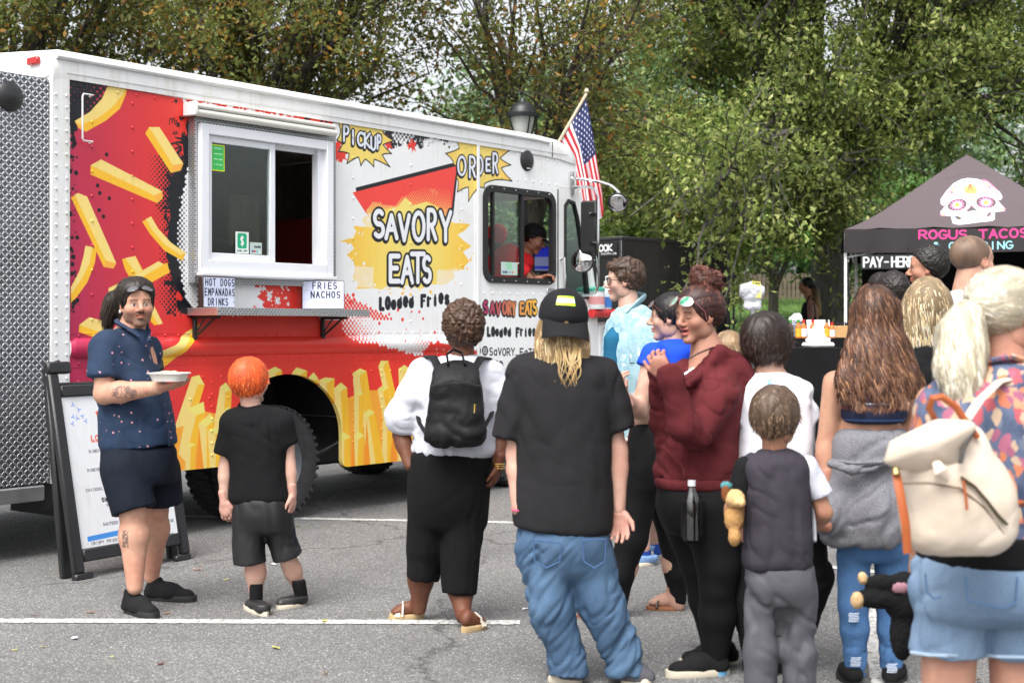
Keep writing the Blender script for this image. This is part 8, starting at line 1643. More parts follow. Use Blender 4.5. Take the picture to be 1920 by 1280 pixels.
p.hairmass(h, AUB, 1300, .07, lambda q: np.stack([np.sin(q[:, 1] * 90), np.sin(q[:, 2] * 90 + 1), np.sin(q[:, 0] * 90 + 2)], 1), .005, .014, .010, 90, 11, 7, amp=.010, asc=(45, 45, 45), base=(.09, .03, .024), jit=.4, name='hair_bun', free=.5)
m = NT('green_mirror_lens'); m.set(m.ramp(m.noise(30, detail=2), [(.35, rgb(60, 150, 110)), (.65, rgb(190, 240, 215))]), .12, .6); glasses(p, plain('pink_frame', rgb(150, 90, 100), .35), .076, m.m, (.030, .026), True, y=.104, tiltx=42)
wb = empty('water_bottle', p.P(1297, 955, -.235), 0, 'clear plastic water bottle tucked in the legging pocket of the woman in maroon', 'bottle')
obj('body', MB().lathe([(.001, -.12), (.031, -.12), (.033, -.1), (.033, .03), (.026, .06), (.014, .085), (.014, .095), (.001, .095)], 18).mesh(smooth=True), glass('clear_pet', (.7, .72, .72), .5, .05), wb); obj('cap', MB().lathe([(.016, .096), (.016, .118), (.001, .118)], 14).mesh(smooth=True), plain('white_cap', (.7, .7, .72), .4), wb)
g = Sdf(.006); g.cone(p.P(1298, 945, -.205), p.P(1298, 1000, -.20), .048, .046, .02).cut(p.P(1298, 922), (0, 0, 1)); p.wear('phone_pocket', g, C_blacks, .001, parent=lg)
# ---- boy in the white tee ------------------------------------------------------------------
p = Person(1445, 5.95, 'dark haired boy in white t-shirt standing behind the smaller boy', rgb(228, 184, 164), .92)
p.head(1441, 646, 0, -52, 0, 0, .98, dict(), .0058, (1440, 705, 0), (.048, .056)); p.arm((1500, 735, 0), (1516, 850, .0), (1500, 900, -.05), (.042, .036, .026), dict(d=(-.3, -.2, -1), n=(-1, 0, 0), curl=.5, S=.85)); p.arm((1395, 740, 0), (1385, 860, .0), (1395, 930, -.05), (.042, .036, .026), None)
p.b.ell(p.P(1450, 800, 0), (.13, .10, .25), .05); p.done()
m = NT('white_back_print'); v = m.co(); n = m.noise(30, v, 3); sx = m.n('SeparateXYZ'); m.l(v, sx.inputs[0]); dd = m.n('VectorMath', operation='DISTANCE'); dd.inputs[1].default_value = (-.02, -.15, 1.245); m.l(v, dd.inputs[0])
f = m.math('MULTIPLY', m.ramp(dd.outputs['Value'], [(.06, 1.), (.10, 0.)]), m.ramp(n, [(.52, 0.), (.56, 1.)])); m.set(m.mix(f, rgb(232, 234, 244), rgb(130, 180, 225)), .85); m.bump(m.noise(10, detail=3), .3, .012);
g = Sdf(.0075); p.rows(g, [(694, 1418, 1466, .06), (704, 1400, 1490, .09), (725, 1388, 1515, .12), (780, 1384, 1524, .135), (860, 1382, 1526, .135), (930, 1384, 1526, .13)], .03)
for a, b in ((p.P(1500, 735), p.P(1516, 790)), (p.P(1398, 735), p.P(1386, 790))): g.cone(a, b + (b - a) * .4, .055, .058, .03).cut(b, b - a)
p.wear('t_shirt', g, m.m, .011, (7, 7, 5), 71, slant=.5)
g = Sdf(.0075); p.rows(g, [(920, 1388, 1524, .13), (980, 1388, 1530, .13), (1020, 1390, 1536, .12)], .03); g.chain([p.P(1418, 1000), p.P(1412, 1120), p.P(1430, 1240)], (.085, .085, .08), .03).chain([p.P(1505, 1000), p.P(1522, 1080, .05), p.P(1505, 1165, .08), p.P(1490, 1215, .05)], (.085, .085, .07, .05), .03); g.clip((0, 0, .05), (0, 0, -1)); p.wear('trousers', g, C_black, .012, (7, 7, 4), 72)
p.shoe((1498, 1262, .0), (1445, 1235, .1), .05, .05, plain('grey_clog', rgb(60, 62, 66), .6), M_rub); p.shoe((1440, 1262, .0), (1400, 1250, .1), .05, .05, plain('grey_clog_b', rgb(60, 62, 66), .6), M_rub)
h = Sdf(.0045); cranium(h, .026, .0).ell((0, -.02, -.01), (.098, .10, .075), .03); h.clip((0, .070, .03), (0, .8, -.4)).clip((0, 0, -.08), (0, .2, -1)); p.hairmass(h, [(.035, .020, .015), (.055, .033, .024), (.02, .012, .010)], 2000, .12, down, .006, .005, .001, 30, 12, 7, amp=.006, asc=(30, 30, 8), base=(.028, .016, .012))
# ---- small boy -----------------------------------------------------------------------------
p = Person(1458, 5.3, 'small light brown haired boy in charcoal jersey with one white sleeve and grey track trousers', rgb(205, 152, 126), .78)
p.head(1456, 786, 0, -32, -4, 0, .93, dict(), .0058, (1452, 842, 0), (.048, .052)); p.arm((1392, 885, 0), (1374, 955, .0), (1388, 985, .10), (.032, .030, .023), dict(d=(.3, -.4, -.8), n=(.9, .3, 0), curl=.7, S=.75, side=-1)); p.arm((1520, 885, 0), (1545, 960, .0), (1532, 985, .12), (.032, .030, .023), dict(d=(-.9, -.1, .1), n=(0, .8, .5), curl=.6, S=.75, side=1))
p.b.ell(p.P(1455, 960, 0), (.10, .08, .19), .05); p.done()
C_char = cloth('charcoal_jersey', rgb(54, 50, 58), .8, .1, 400, .2, fold=.3)
g = Sdf(.0065); p.rows(g, [(838, 1432, 1478, .05), (846, 1412, 1496, .07), (862, 1396, 1512, .09), (905, 1396, 1518, .105), (980, 1398, 1522, .11), (1068, 1392, 1525, .115)], .025); jr = p.wear('jersey', g, C_char, .010, (8, 8, 6), 81, slant=.7)
for (a, b), mt, nm in (((p.P(1400, 878), p.P(1383, 936)), C_black, 'black_sleeve'), ((p.P(1512, 876), p.P(1540, 930)), C_white, 'white_sleeve')): g = Sdf(.006); g.cone(a, b + (b - a) * .4, .047, .046, .02).cut(b, b - a); p.wear(nm, g, mt, .005, (9, 9, 6), 82, jr)
g = Sdf(.006); g.cone(p.P(1521, 920, .05), p.P(1524, 1010, .05), .012, .012, .01, (1, 4, 1)); p.wear('white_side_panel', g, C_white, 0, parent=jr)
C_trk = cloth('grey_track', rgb(82, 82, 88), .6, .08, 400, .15, fold=.3)
g = Sdf(.0065); p.rows(g, [(1050, 1400, 1522, .10), (1100, 1400, 1524, .105), (1140, 1404, 1524, .075)], .04); g.chain([p.P(1430, 1110), p.P(1427, 1220), p.P(1424, 1330)], (.066, .062, .06), .03).chain([p.P(1494, 1110), p.P(1498, 1220), p.P(1499, 1330)], (.066, .062, .058), .03); g.clip((0, 0, .03), (0, 0, -1)); tr_ = p.wear('track_trousers', g, C_trk, .012, (6, 6, 4), 83, slant=.8)
p.shoe((1424, 1345, -.05), (1424, 1335, .12), .045, .06, M_shk, M_rubw); p.shoe((1499, 1345, -.05), (1505, 1335, .12), .045, .06, M_shk, M_rubw)
h = Sdf(.0042); cranium(h, .022).ell((0, -.03, .0), (.092, .098, .075), .03); h.clip((0, .066, .045), (0, .8, -.5)).clip((0, 0, -.075), (0, .1, -1)); p.hairmass(h, [(.20, .125, .075), (.14, .085, .05), (.28, .18, .11), (.10, .06, .036)], 2300, .08, down, .006, .007, .002, 40, 13, 6, amp=.008, asc=(36, 36, 9), base=(.13, .08, .048))
def plush(name, sc_, lab, cat, parts, mats, org):
 o = empty(name, org, 0, lab, cat)
 for nm, prims, mt in parts:
  s_ = Sdf(.006); [s_.ell(np.array(q[0]) * sc_ + org, np.array(q[1]) * sc_, .015) for q in prims]; P, Q, T_ = s_.mesh(); N = vnormals(P, Q, T_); P += N * (vnoise(P * 170, 3) * .003)[:, None]; obj(nm, mesh(nm, P, Q, T_), mats[mt], o, org=org)
 return o
f_ = lambda n_, c: cloth(n_, c, .95, .25, 120, .6)
plush('stuffed_puppy', .8, 'tan stuffed toy animal with teal ear held at the small boy\'s left side', 'stuffed toy', [('body', [((0, 0, -.06), (.045, .04, .07)), ((.0, -.02, -.15), (.03, .03, .04))], 't'), ('head', [((.0, -.02, .03), (.048, .045, .042)), ((.02, -.06, .015), (.025, .025, .02))], 'w'), ('ear', [((-.04, -.02, .05), (.022, .02, .045))], 'b'), ('teal_patch', [((-.035, .0, .085), (.028, .03, .022))], 'c')], {'t': f_('tan_plush', rgb(160, 122, 78)), 'w': f_('cream_plush', rgb(184, 152, 108)), 'b': f_('brown_plush', rgb(110, 66, 38)), 'c': f_('teal_plush', rgb(70, 120, 126))}, p.P(1376, 945, -.06))
# ---- blond kid behind ------------------------------------------------------------------------
p = Person(1372, 7.6, 'short blond haired child mostly hidden behind the maroon hoodie', rgb(228, 184, 164), .85); p.head(1368, 662, 0, -20, 0, 0, .93, {}, .005, (1368, 715, 0)); p.b.ell(p.P(1370, 780, 0), (.10, .08, .16), .05); p.leg((1360, 880, 0), (1360, 970, 0), (1358, 1090, 0), (.06, .045, .03)); p.leg((1385, 880, 0), (1388, 970, 0), (1388, 1090, 0), (.06, .045, .03)); p.done()
g = Sdf(.008); p.rows(g, [(712, 1355, 1386, .06), (725, 1330, 1410, .1), (800, 1328, 1412, .11), (890, 1330, 1410, .11)], .03); p.wear('green_tee', g, cloth('green_cotton', rgb(110, 150, 60), .9), .005)
g = Sdf(.008); p.rows(g, [(880, 1334, 1408, .10), (960, 1334, 1410, .10)], .03); p.wear('shorts', g, C_black, .004); p.shoe((1358, 1102, .0), (1350, 1096, .1), .04, .06, M_shk, M_rubw)
h = Sdf(.005); cranium(h, .014); h.clip(*FACE).clip((0, 0, -.07), (0, 0, -1)); p.hairmass(h, [(.50, .33, .18), (.62, .45, .27), (.38, .24, .13)], 1200, .05, down, .005, .005, .002, 40, 14, 5, amp=.003, base=(.4, .26, .14))
# ---- long brown haired girl ----------------------------------------------------------------------
p = Person(1640, 5.8, 'girl with long wavy brown hair, striped crop top and grey sweatshirt tied at the waist', rgb(214, 162, 136), .98)
p.head(1640, 598, 0, -6, -4, 0, 1.0, {}, .006, (1640, 665, 0), (.05, .058)); p.arm((1562, 715, 0), (1548, 835, 0), (1548, 905, -.04), (.043, .037, .027), dict(d=(-.1, -.1, -1), n=(.9, .2, 0), curl=.5, S=.9, side=-1)); p.arm((1705, 712, 0), (1712, 790, .05), (1695, 850, .0), (.043, .036, .027), None)
p.b.ell(p.P(1636, 730, 0), (.135, .095, .20), .05); p.b.ell(p.P(1632, 815, 0), (.122, .09, .10), .04); p.done()
m = NT('striped_knit'); t_ = m.n('TexCoord'); sx = m.n('SeparateXYZ'); m.l(t_.outputs['Object'], sx.inputs[0]); z = m.math('FRACT', m.math('MULTIPLY', sx.outputs[2], 11)); NV = rgb(28, 36, 66)
m.set(m.ramp(z, [(0, NV), (.30, rgb(120, 60, 50)), (.40, NV), (.55, rgb(190, 190, 195)), (.62, NV), (.80, rgb(60, 90, 140)), (.88, NV)], 'CONSTANT'), .85); m.bump(m.noise(300), .2, .002)
g = Sdf(.007); p.rows(g, [(680, 1590, 1690, .10), (720, 1578, 1698, .125), (760, 1573, 1700, .135), (793, 1574, 1698, .13)], .03); g.clip(p.P(1636, 793), (0, 0, -1)); p.wear('crop_top', g, m.m, .003)
m = NT('heather_grey'); n1 = m.noise(220, detail=2, rough=.8); m.set(m.ramp(n1, [(.3, rgb(84, 84, 90)), (.7, rgb(132, 132, 138))]), .95); m.bump(n1, .35, .003); m.bump(m.noise(8, detail=3), .3, .02); C_gry = m.m
g = Sdf(.0075); p.rows(g, [(802, 1566, 1698, .145), (815, 1560, 1700, .155), (870, 1553, 1702, .165), (930, 1548, 1700, .175), (985, 1542, 1695, .18), (1018, 1540, 1690, .18)], .03); g.ell(p.P(1560, 965, -.1), (.06, .1, .11), .06).ell(p.P(1655, 965, -.15), (.10, .07, .13), .05).chain([p.P(1560, 870, -.17), p.P(1600, 880, -.20), p.P(1670, 870, -.19)], (.022, .028, .022), .02)
g.clip(p.P(1600, 1018), (-.0, 0, -1)).clip(p.P(1690, 1010), (.6, 0, -1)); P2 = p.wear('tied_sweatshirt', g, C_gry, .014, (6, 6, 5), 91, slant=-.5, fine=.5)
obj('waist_knot_fold', MB().tube([p.P(*q) for q in ((1558, 862, -.16), (1600, 868, -.2), (1650, 866, -.205), (1700, 858, -.15))], [.006, .009, .009, .006], 6).mesh(smooth=True), C_gry, P2).location = tuple(-p.org)
g = Sdf(.007); p.rows(g, [(960, 1572, 1698, .13), (1010, 1570, 1700, .14), (1050, 1572, 1700, .10)], .04); g.chain([p.P(1600, 1040), p.P(1600, 1130), p.P(1603, 1180), p.P(1605, 1262)], (.068, .060, .056, .042), .02).chain([p.P(1672, 1040), p.P(1671, 1130), p.P(1672, 1180), p.P(1670, 1265)], (.068, .060, .056, .042), .02); p.wear('ripped_jeans', g, C_jean2, .006, (9, 9, 12), 92, fine=.8)
rip = MB()
for x, y in ((1595, 1020), (1605, 1238), (1672, 1250), (1600, 1155)):
 for i in range(6): c_ = p.P(x + RNG.uniform(-2, 2), y - 6 + i * 3, -.055 - .012 * (y < 1200)); rip.tube([c_ + [-.02, 0, 0], c_ + [0, -.008, 0], c_ + [.02, 0, 0]], .002, 4)
o = rip.obj('frayed_rip', plain('pale_threads', rgb(190, 200, 215), .9), p.root, org=p.org); tag(o, kind='stuff')
for hl, to in (((1604, 1290, -.05), (1580, 1275, .12)), ((1668, 1290, -.05), (1690, 1275, .12))): p.shoe(hl, to, .045, .07, M_sued, M_rub)
BR = [(.12, .055, .032), (.17, .08, .045), (.08, .036, .022), (.30, .15, .075), (.055, .026, .018), (.14, .062, .036)]
h = Sdf(.006); cranium(h, .016, .004); h.rows([(-.325, -.005, -.085, .10, .03), (-.295, 0, -.09, .165, .045), (-.25, 0, -.09, .178, .055), (-.18, -.0, -.08, .155, .065), (-.08, 0, -.05, .122, .085), (.0, 0, -.02, .100, .098), (.06, 0, -.014, .088, .098)], .04, 2.0); h.ell((0, .13, -.12), (.12, .11, .22), .02, neg=True)
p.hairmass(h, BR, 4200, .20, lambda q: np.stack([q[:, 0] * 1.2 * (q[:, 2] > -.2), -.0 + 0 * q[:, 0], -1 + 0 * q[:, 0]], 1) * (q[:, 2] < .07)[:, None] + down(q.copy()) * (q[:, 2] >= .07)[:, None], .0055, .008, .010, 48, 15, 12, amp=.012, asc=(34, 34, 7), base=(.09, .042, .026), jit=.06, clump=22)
# ---- highlighted blonde in black top -----------------------------------------------------------------
p = Person(1740, 6.35, 'woman with streaked blonde bob and black top, between two long haired women', rgb(220, 172, 150), .95)
p.head(1738, 578, 0, -8, 0, 0, 1.0, {}, .006, (1738, 640, 0)); p.b.ell(p.P(1742, 720, 0), (.14, .10, .22), .05); p.leg((1725, 950, 0), (1722, 1060, 0), (1716, 1215, 0), (.085, .055, .036)); p.leg((1765, 950, 0), (1765, 1060, 0), (1765, 1215, 0), (.085, .055, .036)); p.foot((1716, 1232, -.02), (1712, 1222, .18), .04, (1716, 1212, 0)); p.done()
g = Sdf(.0075); p.rows(g, [(636, 1715, 1765, .07), (650, 1695, 1790, .1), (680, 1684, 1802, .13), (760, 1690, 1800, .14), (900, 1688, 1806, .15)], .04); p.wear('black_top', g, C_black, .010, (7, 7, 5), 101); g = Sdf(.0075); p.rows(g, [(890, 1690, 1802, .14), (960, 1690, 1804, .14), (1010, 1692, 1802, .12)], .03); p.wear('shorts', g, C_jean2, .004); p.shoe((1716, 1236, -.03), (1712, 1224, .2), .045, .05, None, M_rub)
h = Sdf(.005); cranium(h, .018, .006); h.rows([(-.16, -.03, -.05, .06, .04), (-.12, -.012, -.04, .105, .06), (-.05, 0, -.03, .118, .09), (.03, 0, -.02, .105, .10), (.07, 0, -.015, .088, .098)], .04, 2.1); h.ell((0, .12, -.07), (.09, .09, .16), .02, neg=True)
p.hairmass(h, [(.66, .50, .28), (.80, .66, .42), (.30, .20, .12), (.52, .38, .21), (.88, .76, .54)], 2600, .19, lambda q: down(q.copy()) * (q[:, 2] >= .05)[:, None] + np.array([.12, 0, -1.]) * (q[:, 2] < .05)[:, None], .005, .005, .002, 30, 16, 9, amp=.006, asc=(42, 42, 5), base=(.38, .27, .15), jit=.06, clump=25)
# ---- close-cropped man in white tee ------------------------------------------------------------------------
p = Person(1815, 6.9, 'man with close cropped receding hair in white tee in front of the taco tent', rgb(224, 176, 154), 1.03)
p.head(1824, 492, 0, -62, 0, 0, 1.06, dict(), .0058, (1812, 560, 0), (.060, .072)); p.b.ell(p.P(1818, 680, 0), (.15, .11, .3), .05); p.b.chain([p.P(1790, 890), p.P(1785, 1050), p.P(1785, 1150)], (.08, .06, .05)); p.b.chain([p.P(1850, 890), p.P(1850, 1050), p.P(1850, 1150)], (.08, .06, .05)); p.arm((1765, 620, 0), (1755, 720, 0), (1760, 800, 0)); p.done()
g = Sdf(.0075); p.rows(g, [(540, 1790, 1838, .085), (556, 1770, 1868, .12), (585, 1748, 1895, .15), (700, 1755, 1890, .15), (840, 1755, 1888, .15)], .04); p.wear('t_shirt', g, C_white, .008, (6, 6, 4), 111); g = Sdf(.0075); p.rows(g, [(830, 1758, 1884, .14), (1000, 1765, 1880, .14)], .04); p.wear('shorts', g, C_ath, .004)
for x in (1785, 1850): p.shoe((x, 1172, -.05), (x, 1160, .15), .048, .07, M_shk, M_rubw)
h = Sdf(.0042); cranium(h, .0045, -.002); h.clip((0, .060, .075), (0, .8, -.55)).clip((0, 0, -.07), (0, .1, -1)); p.hairmass(h, [(.24, .15, .10), (.30, .2, .14), (.16, .10, .065)], 2600, .012, down, .003, .002, 0, 10, 17, 2, amp=.001, base=(.27, .17, .115), free=0)
# ---- woman with platinum ponytail ---------------------------------------------------------------------------
p = Person(1870, 4.1, 'woman with platinum blonde ponytail, floral shirt and denim shorts carrying the beige backpack', rgb(222, 168, 146), 1.0)
p.head(1893, 590, 0, -72, 0, 0, 1.02, dict(), .0058, (1885, 690, 0), (.054, .064)); p.b.ell(p.P(1890, 850, 0), (.17, .12, .26), .05); p.leg((1780, 1170, 0), (1775, 1330, 0), (1770, 1500, 0), (.078, .065, .04)); p.leg((1905, 1170, 0), (1905, 1330, 0), (1905, 1500, 0), (.08, .065, .04))
p.b.chain([p.P(1782, 1180, 0), p.P(1778, 1290, 0)], (.082, .072)); p.b.chain([p.P(1910, 1180, 0), p.P(1908, 1290, 0)], (.085, .075)); p.foot((1770, 1570, 0), (1770, 1540, .2), .04, (1770, 1500, 0)); p.foot((1905, 1570, 0), (1905, 1540, .2), .04, (1905, 1500, 0))
p.arm((2000, 740, 0), (2010, 880, 0), (1955, 925, -.1), (.05, .04, .03), dict(d=(-1, -.1, .1), n=(0, -.4, -1), curl=.6)); p.done()
m = NT('floral_print'); v = m.co(); wv_ = m.noise(7, v, 3, .5, 1); mm = m.n('VectorMath', operation='MULTIPLY_ADD'); m.l(wv_, mm.inputs[0]); mm.inputs[1].default_value = (.12,) * 3; m.l(v, mm.inputs[2]); vv = mm.outputs[0]
ground_ = m.ramp(m.noise(14, v, 3), [(.35, rgb(46, 60, 86)), (.6, rgb(84, 96, 122))]); col = ground_
for sc_, seed_, cs2 in ((24, 0, [(0, rgb(186, 106, 78)), (.35, rgb(164, 76, 86)), (.6, rgb(190, 136, 106)), (.8, rgb(160, 92, 116))]), (36, 3.7, [(0, rgb(180, 156, 134)), (.4, rgb(146, 84, 108)), (.7, rgb(184, 112, 80)), (.9, rgb(100, 110, 128))])):
 o_ = m.n('VectorMath', operation='ADD'); o_.inputs[1].default_value = (seed_,) * 3; m.l(vv, o_.inputs[0]); mp = m.n('Mapping'); mp.inputs['Scale'].default_value = (1, 1, .6); mp.inputs['Rotation'].default_value = (.5, .8, .3); m.l(o_.outputs[0], mp.inputs[0])
 vo = m.n('TexVoronoi'); vo.inputs['Scale'].default_value = sc_; m.l(mp.outputs[0], vo.inputs[0]); sp = m.n('SeparateColor'); m.l(vo.outputs['Color'], sp.inputs[0]); rc = m.ramp(sp.outputs[0], cs2, 'CONSTANT'); lines = m.math('MULTIPLY', m.noise(60, v, 2), .22); msk = m.ramp(m.math('ADD', vo.outputs['Distance'], lines), [(.56, 1.), (.60, 0.)]); on = m.math('MULTIPLY', msk, m.ramp(sp.outputs[1], [(.14, 0.), (.15, 1.)])); col = m.mix(on, col, rc)
m.set(col, .8); m.bump(m.noise(12, detail=4), .4, .015); C_flo = m.m
g = Sdf(.0075); p.rows(g, [(668, 1868, 1938, .08), (690, 1825, 1985, .12), (730, 1770, 2025, .15), (790, 1725, 2050, .175), (870, 1720, 2056, .18), (960, 1722, 2056, .18), (1040, 1722, 2058, .19)], .04); a, b = p.P(1768, 760), p.P(1735, 880); g.cone(a, b, .075, .07, .04); a, b = p.P(2010, 760), p.P(2020, 860); g.cone(a, b, .075, .07, .04); p.wear('floral_shirt', g, C_flo, .010, (6, 6, 4), 121, slant=.5)
obj('shirt_collar', MB().tube([p.P(*q) for q in ((1850, 694, .05), (1862, 676, -.07), (1895, 668, -.10), (1935, 680, -.08), (1950, 700, .0))], [.012, .018, .02, .018, .012], 8, flat=.5).mesh(smooth=True), C_flo, p.root, org=p.org)
g = Sdf(.0075); p.rows(g, [(990, 1722, 2058, .195), (1052, 1722, 2060, .20)], .03); p.wear('black_undershirt', g, C_black, .004)
g = Sdf(.0075); p.rows(g, [(1036, 1716, 2058, .19), (1090, 1708, 2066, .205), (1130, 1706, 2070, .19), (1165, 1710, 2066, .13)], .02)
for a, b, r in ((p.P(1778, 1140), p.P(1776, 1224), .112), (p.P(1915, 1140), p.P(1918, 1226), .118)): g.cone(a, b + (b - a) * .6, r * .96, r * .97, .012).cut(b, b - a)
g.ell(p.P(2020, 1150), (.07, .12, .12), .05); ds = p.wear('denim_shorts', g, C_jeanl, .010, (7, 7, 6), 122, fine=.7, slant=-.6)
for q in ([(1735, 1075), (1738, 1110), (1752, 1122), (1765, 1118)], [(1810, 1078), (1815, 1125), (1880, 1140), (1905, 1128), (1908, 1080)]): obj('stitched_pocket', MB().tube([p.P(x, y, -.215) for x, y in q], .003, 5).mesh(smooth=True), plain('pale_stitch', rgb(90, 124, 165), .9), ds).location = tuple(-p.org)
o = obj('frayed_hem', MB().tube([p.P(*q) for q in ((1708, 1222, -.02), (1740, 1227, -.10), (1776, 1228, -.118), (1815, 1228, -.09), (1832, 1226, -.02))], .005, 5).tube([p.P(*q) for q in ((1838, 1227, -.02), (1870, 1230, -.10), (1918, 1231, -.12), (1960, 1230, -.09))], .005, 5).mesh(smooth=True), plain('pale_hem', rgb(170, 192, 212), .9), ds); o.location = tuple(-p.org)
p.inhead('hoop_earring', MB().tube([(.088, .0 + .013 * math.sin(a), -.045 + .013 * math.cos(a)) for a in np.linspace(0, 2 * PI, 15)], .0022, 6), plain('gold_hoop', (.75, .5, .2), .25, 1))
PLT = [(.80, .74, .60), (.88, .83, .72), (.68, .60, .44), (.78, .70, .52)]
h = Sdf(.0042); cranium(h, .016, .004).ell((0, -.06, .03), (.083, .065, .08), .03); h.clip((0, .080, .045), (0, .85, -.5)).clip((0, .0, -.03), (0, .8, -1)).clip((0, 0, -.09), (0, 0, -1)); p.hairmass(h, PLT, 1900, .14, lambda q: (lambda v: v / np.linalg.norm(v, axis=1, keepdims=True))(np.array([0, -.125, .035]) - q), .004, .004, .001, 30, 18, 7, amp=.003, asc=(60, 20, 60), base=(.66, .58, .43))
h = Sdf(.0045); R_ = lambda px, py, dy=0: np.linalg.inv(p.H)[:3, :3] @ (p.P(px, py, dy) - p.H[:3, 3])
h.chain([R_(1838, 572, -.02), R_(1815, 600, -.04), R_(1806, 655, -.06), R_(1805, 700, -.07), R_(1822, 750, -.07), R_(1835, 790, -.06)], (.020, .046, .060, .052, .034, .012), .04).chain([R_(1830, 580, -.02), R_(1795, 625, -.05), R_(1782, 690, -.07), R_(1780, 735, -.07)], (.03, .045, .036, .012), .04)
dn = np.linalg.inv(p.H[:3, :3]) @ np.array([.0, 0, -1.]); dn /= np.linalg.norm(dn)
p.hairmass(h, PLT, 2200, .18, lambda q: q * 0 + dn, .0045, .007, .006, 34, 19, 10, amp=.007, asc=(40, 40, 7), base=(.66, .58, .42), jit=.08, name='ponytail', clump=20, free=.15)
p.inhead('hair_tie', MB().tube([tuple(R_(1838, 574, -.02) + np.array([0, .022 * math.cos(a), .022 * math.sin(a)])) for a in np.linspace(0, 2 * PI, 15)], .005, 6), plain('grey_tie', rgb(120, 125, 140), .7))
# beige backpack
org_ = p.P(1790, 1040, -.36); bp = empty('backpack', org_, 0, 'beige leather backpack with tan handle and brass zip on the platinum haired woman', 'backpack'); m = NT('beige_leather'); m.set(m.ramp(m.noise(7, detail=4), [(.3, rgb(196, 180, 162)), (.7, rgb(218, 204, 188))]), .48); m.bump(m.noise(70, detail=3), .25, .003); C_bei = m.m
M_tan = plain('tan_leather', rgb(166, 86, 42), .5, 0, .15, 12); g = Sdf(.0065); r_ = lambda py, xl, xr, hd, dy=-.33: p.row(py, xl, xr, hd, dy)
g.rows([r_(1044, 1712, 1868, .075), r_(1020, 1696, 1888, .095), r_(960, 1686, 1908, .11), r_(900, 1680, 1896, .105), r_(850, 1688, 1868, .09), r_(810, 1720, 1842, .07), r_(786, 1756, 1825, .045)], .03, 2.8)
P, Q, T_ = g.mesh(); N = vnormals(P, Q, T_); L = P - org_; P += N * (ridge(L * [6, 6, 6] + fbm(L * 4, 4)[:, None] * .8, 33) * .008 + fbm(L * 9, 6) * .006)[:, None]; obj('bag_body', mesh('bag_body', P, Q, T_), C_bei, bp, org=org_)
fp = [(1760, 786), (1822, 788), (1835, 800), (1806, 840), (1800, 872), (1740, 884), (1690, 882), (1660, 868), (1672, 828)]; g = MB(); V = [p.P(x, y, -.44 - .02 * math.sin(i)) for i, (x, y) in enumerate(fp)]; c_ = p.P(1742, 840, -.475); V2 = V + [c_] + [v + np.array([0, .03, .0]) for v in V]; n = len(V)
g.add(V2, [(i, (i + 1) % n, n) for i in range(n)] + [(i, n + 1 + i, n + 1 + (i + 1) % n, (i + 1) % n) for i in range(n)] + [tuple(n + 1 + i for i in range(n))]); fl_ = g.obj('flap', C_bei, bp, org=org_); md = fl_.modifiers.new('soft', 'BEVEL'); md.width = .008; md.segments = 3; md.limit_method = 'NONE'
T_ube = lambda nm, pts, r, mt, fl=1.0, n=8: obj(nm, MB().tube([p.P(*q) for q in pts], r, n, flat=fl).mesh(smooth=True), mt, bp, org=org_)
T_ube('carry_handle', ((1756, 792, -.38), (1742, 765, -.42), (1748, 746, -.43), (1766, 744, -.43), (1792, 762, -.42), (1812, 792, -.41), (1834, 820, -.41)), [.008, .009, .010, .010, .010, .010, .008], M_tan)
T_ube('shoulder_strap', ((1812, 786, -.34), (1836, 750, -.25), (1872, 716, -.16), (1925, 702, -.06), (1960, 720, .12)), .014, C_bei, .4); T_ube('side_strap', ((1680, 884, -.42), (1688, 925, -.45), (1698, 980, -.45), (1702, 1036, -.44)), .012, M_tan, .4); T_ube('strap_clasp', ((1679, 874, -.43), (1681, 890, -.44)), .010, plain('brass_clasp', (.35, .27, .12), .35, 1))
T_ube('zip', ((1802, 894, -.446), (1828, 912, -.452), (1852, 940, -.448), (1872, 966, -.44), (1888, 982, -.43)), .0065, plain('brass_zip', (.12, .10, .05), .4, 1), .6); T_ube('zip_pull', ((1806, 900, -.462), (1810, 925, -.468), (1813, 955, -.466)), .007, M_tan, .5)
T_ube('drawstring_knot', ((1756, 868, -.455), (1764, 884, -.475), (1778, 898, -.47)), [.012, .02, .010], C_bei, .8); T_ube('seam', ((1690, 906, -.432), (1740, 905, -.455), (1800, 915, -.45), (1845, 950, -.44), (1882, 1000, -.42)), .0028, plain('dark_seam', rgb(110, 95, 80), .8)); T_ube('mouth_shadow_edge', ((1800, 868, -.46), (1806, 840, -.455), (1826, 806, -.44)), .012, plain('mouth_shadow_dark', (.06, .055, .05), .8), .5); T_ube('strap_end', ((1905, 940, -.36), (1925, 946, -.3)), .016, M_tan, .5)  # the dark tube at the bag's mouth stands in for its shadow
# black teddy bear dangling
org_ = p.P(1680, 1130, .6); fu = f_('black_plush', (.008, .008, .009)); tn = f_('tan_paw', rgb(190, 160, 120))
plush('teddy_bear', 1.0, 'black stuffed bear with tan paws hanging beside the denim shorts', 'stuffed toy', [('body', [((.03, 0, .02), (.075, .06, .085)), ((.02, 0, -.10), (.04, .04, .09)), ((-.06, -.02, .02), (.085, .035, .035)), ((-.05, -.02, .07), (.06, .03, .03))], 'k'), ('paw', [((-.135, -.03, .015), (.022, .024, .03))], 't'), ('paw', [((-.115, -.02, .085), (.016, .02, .022))], 't'), ('ribbon', [((.0, -.055, .06), (.03, .01, .02))], 'p')], {'k': fu, 't': tn, 'p': f_('plaid_ribbon', rgb(150, 110, 120))}, org_)
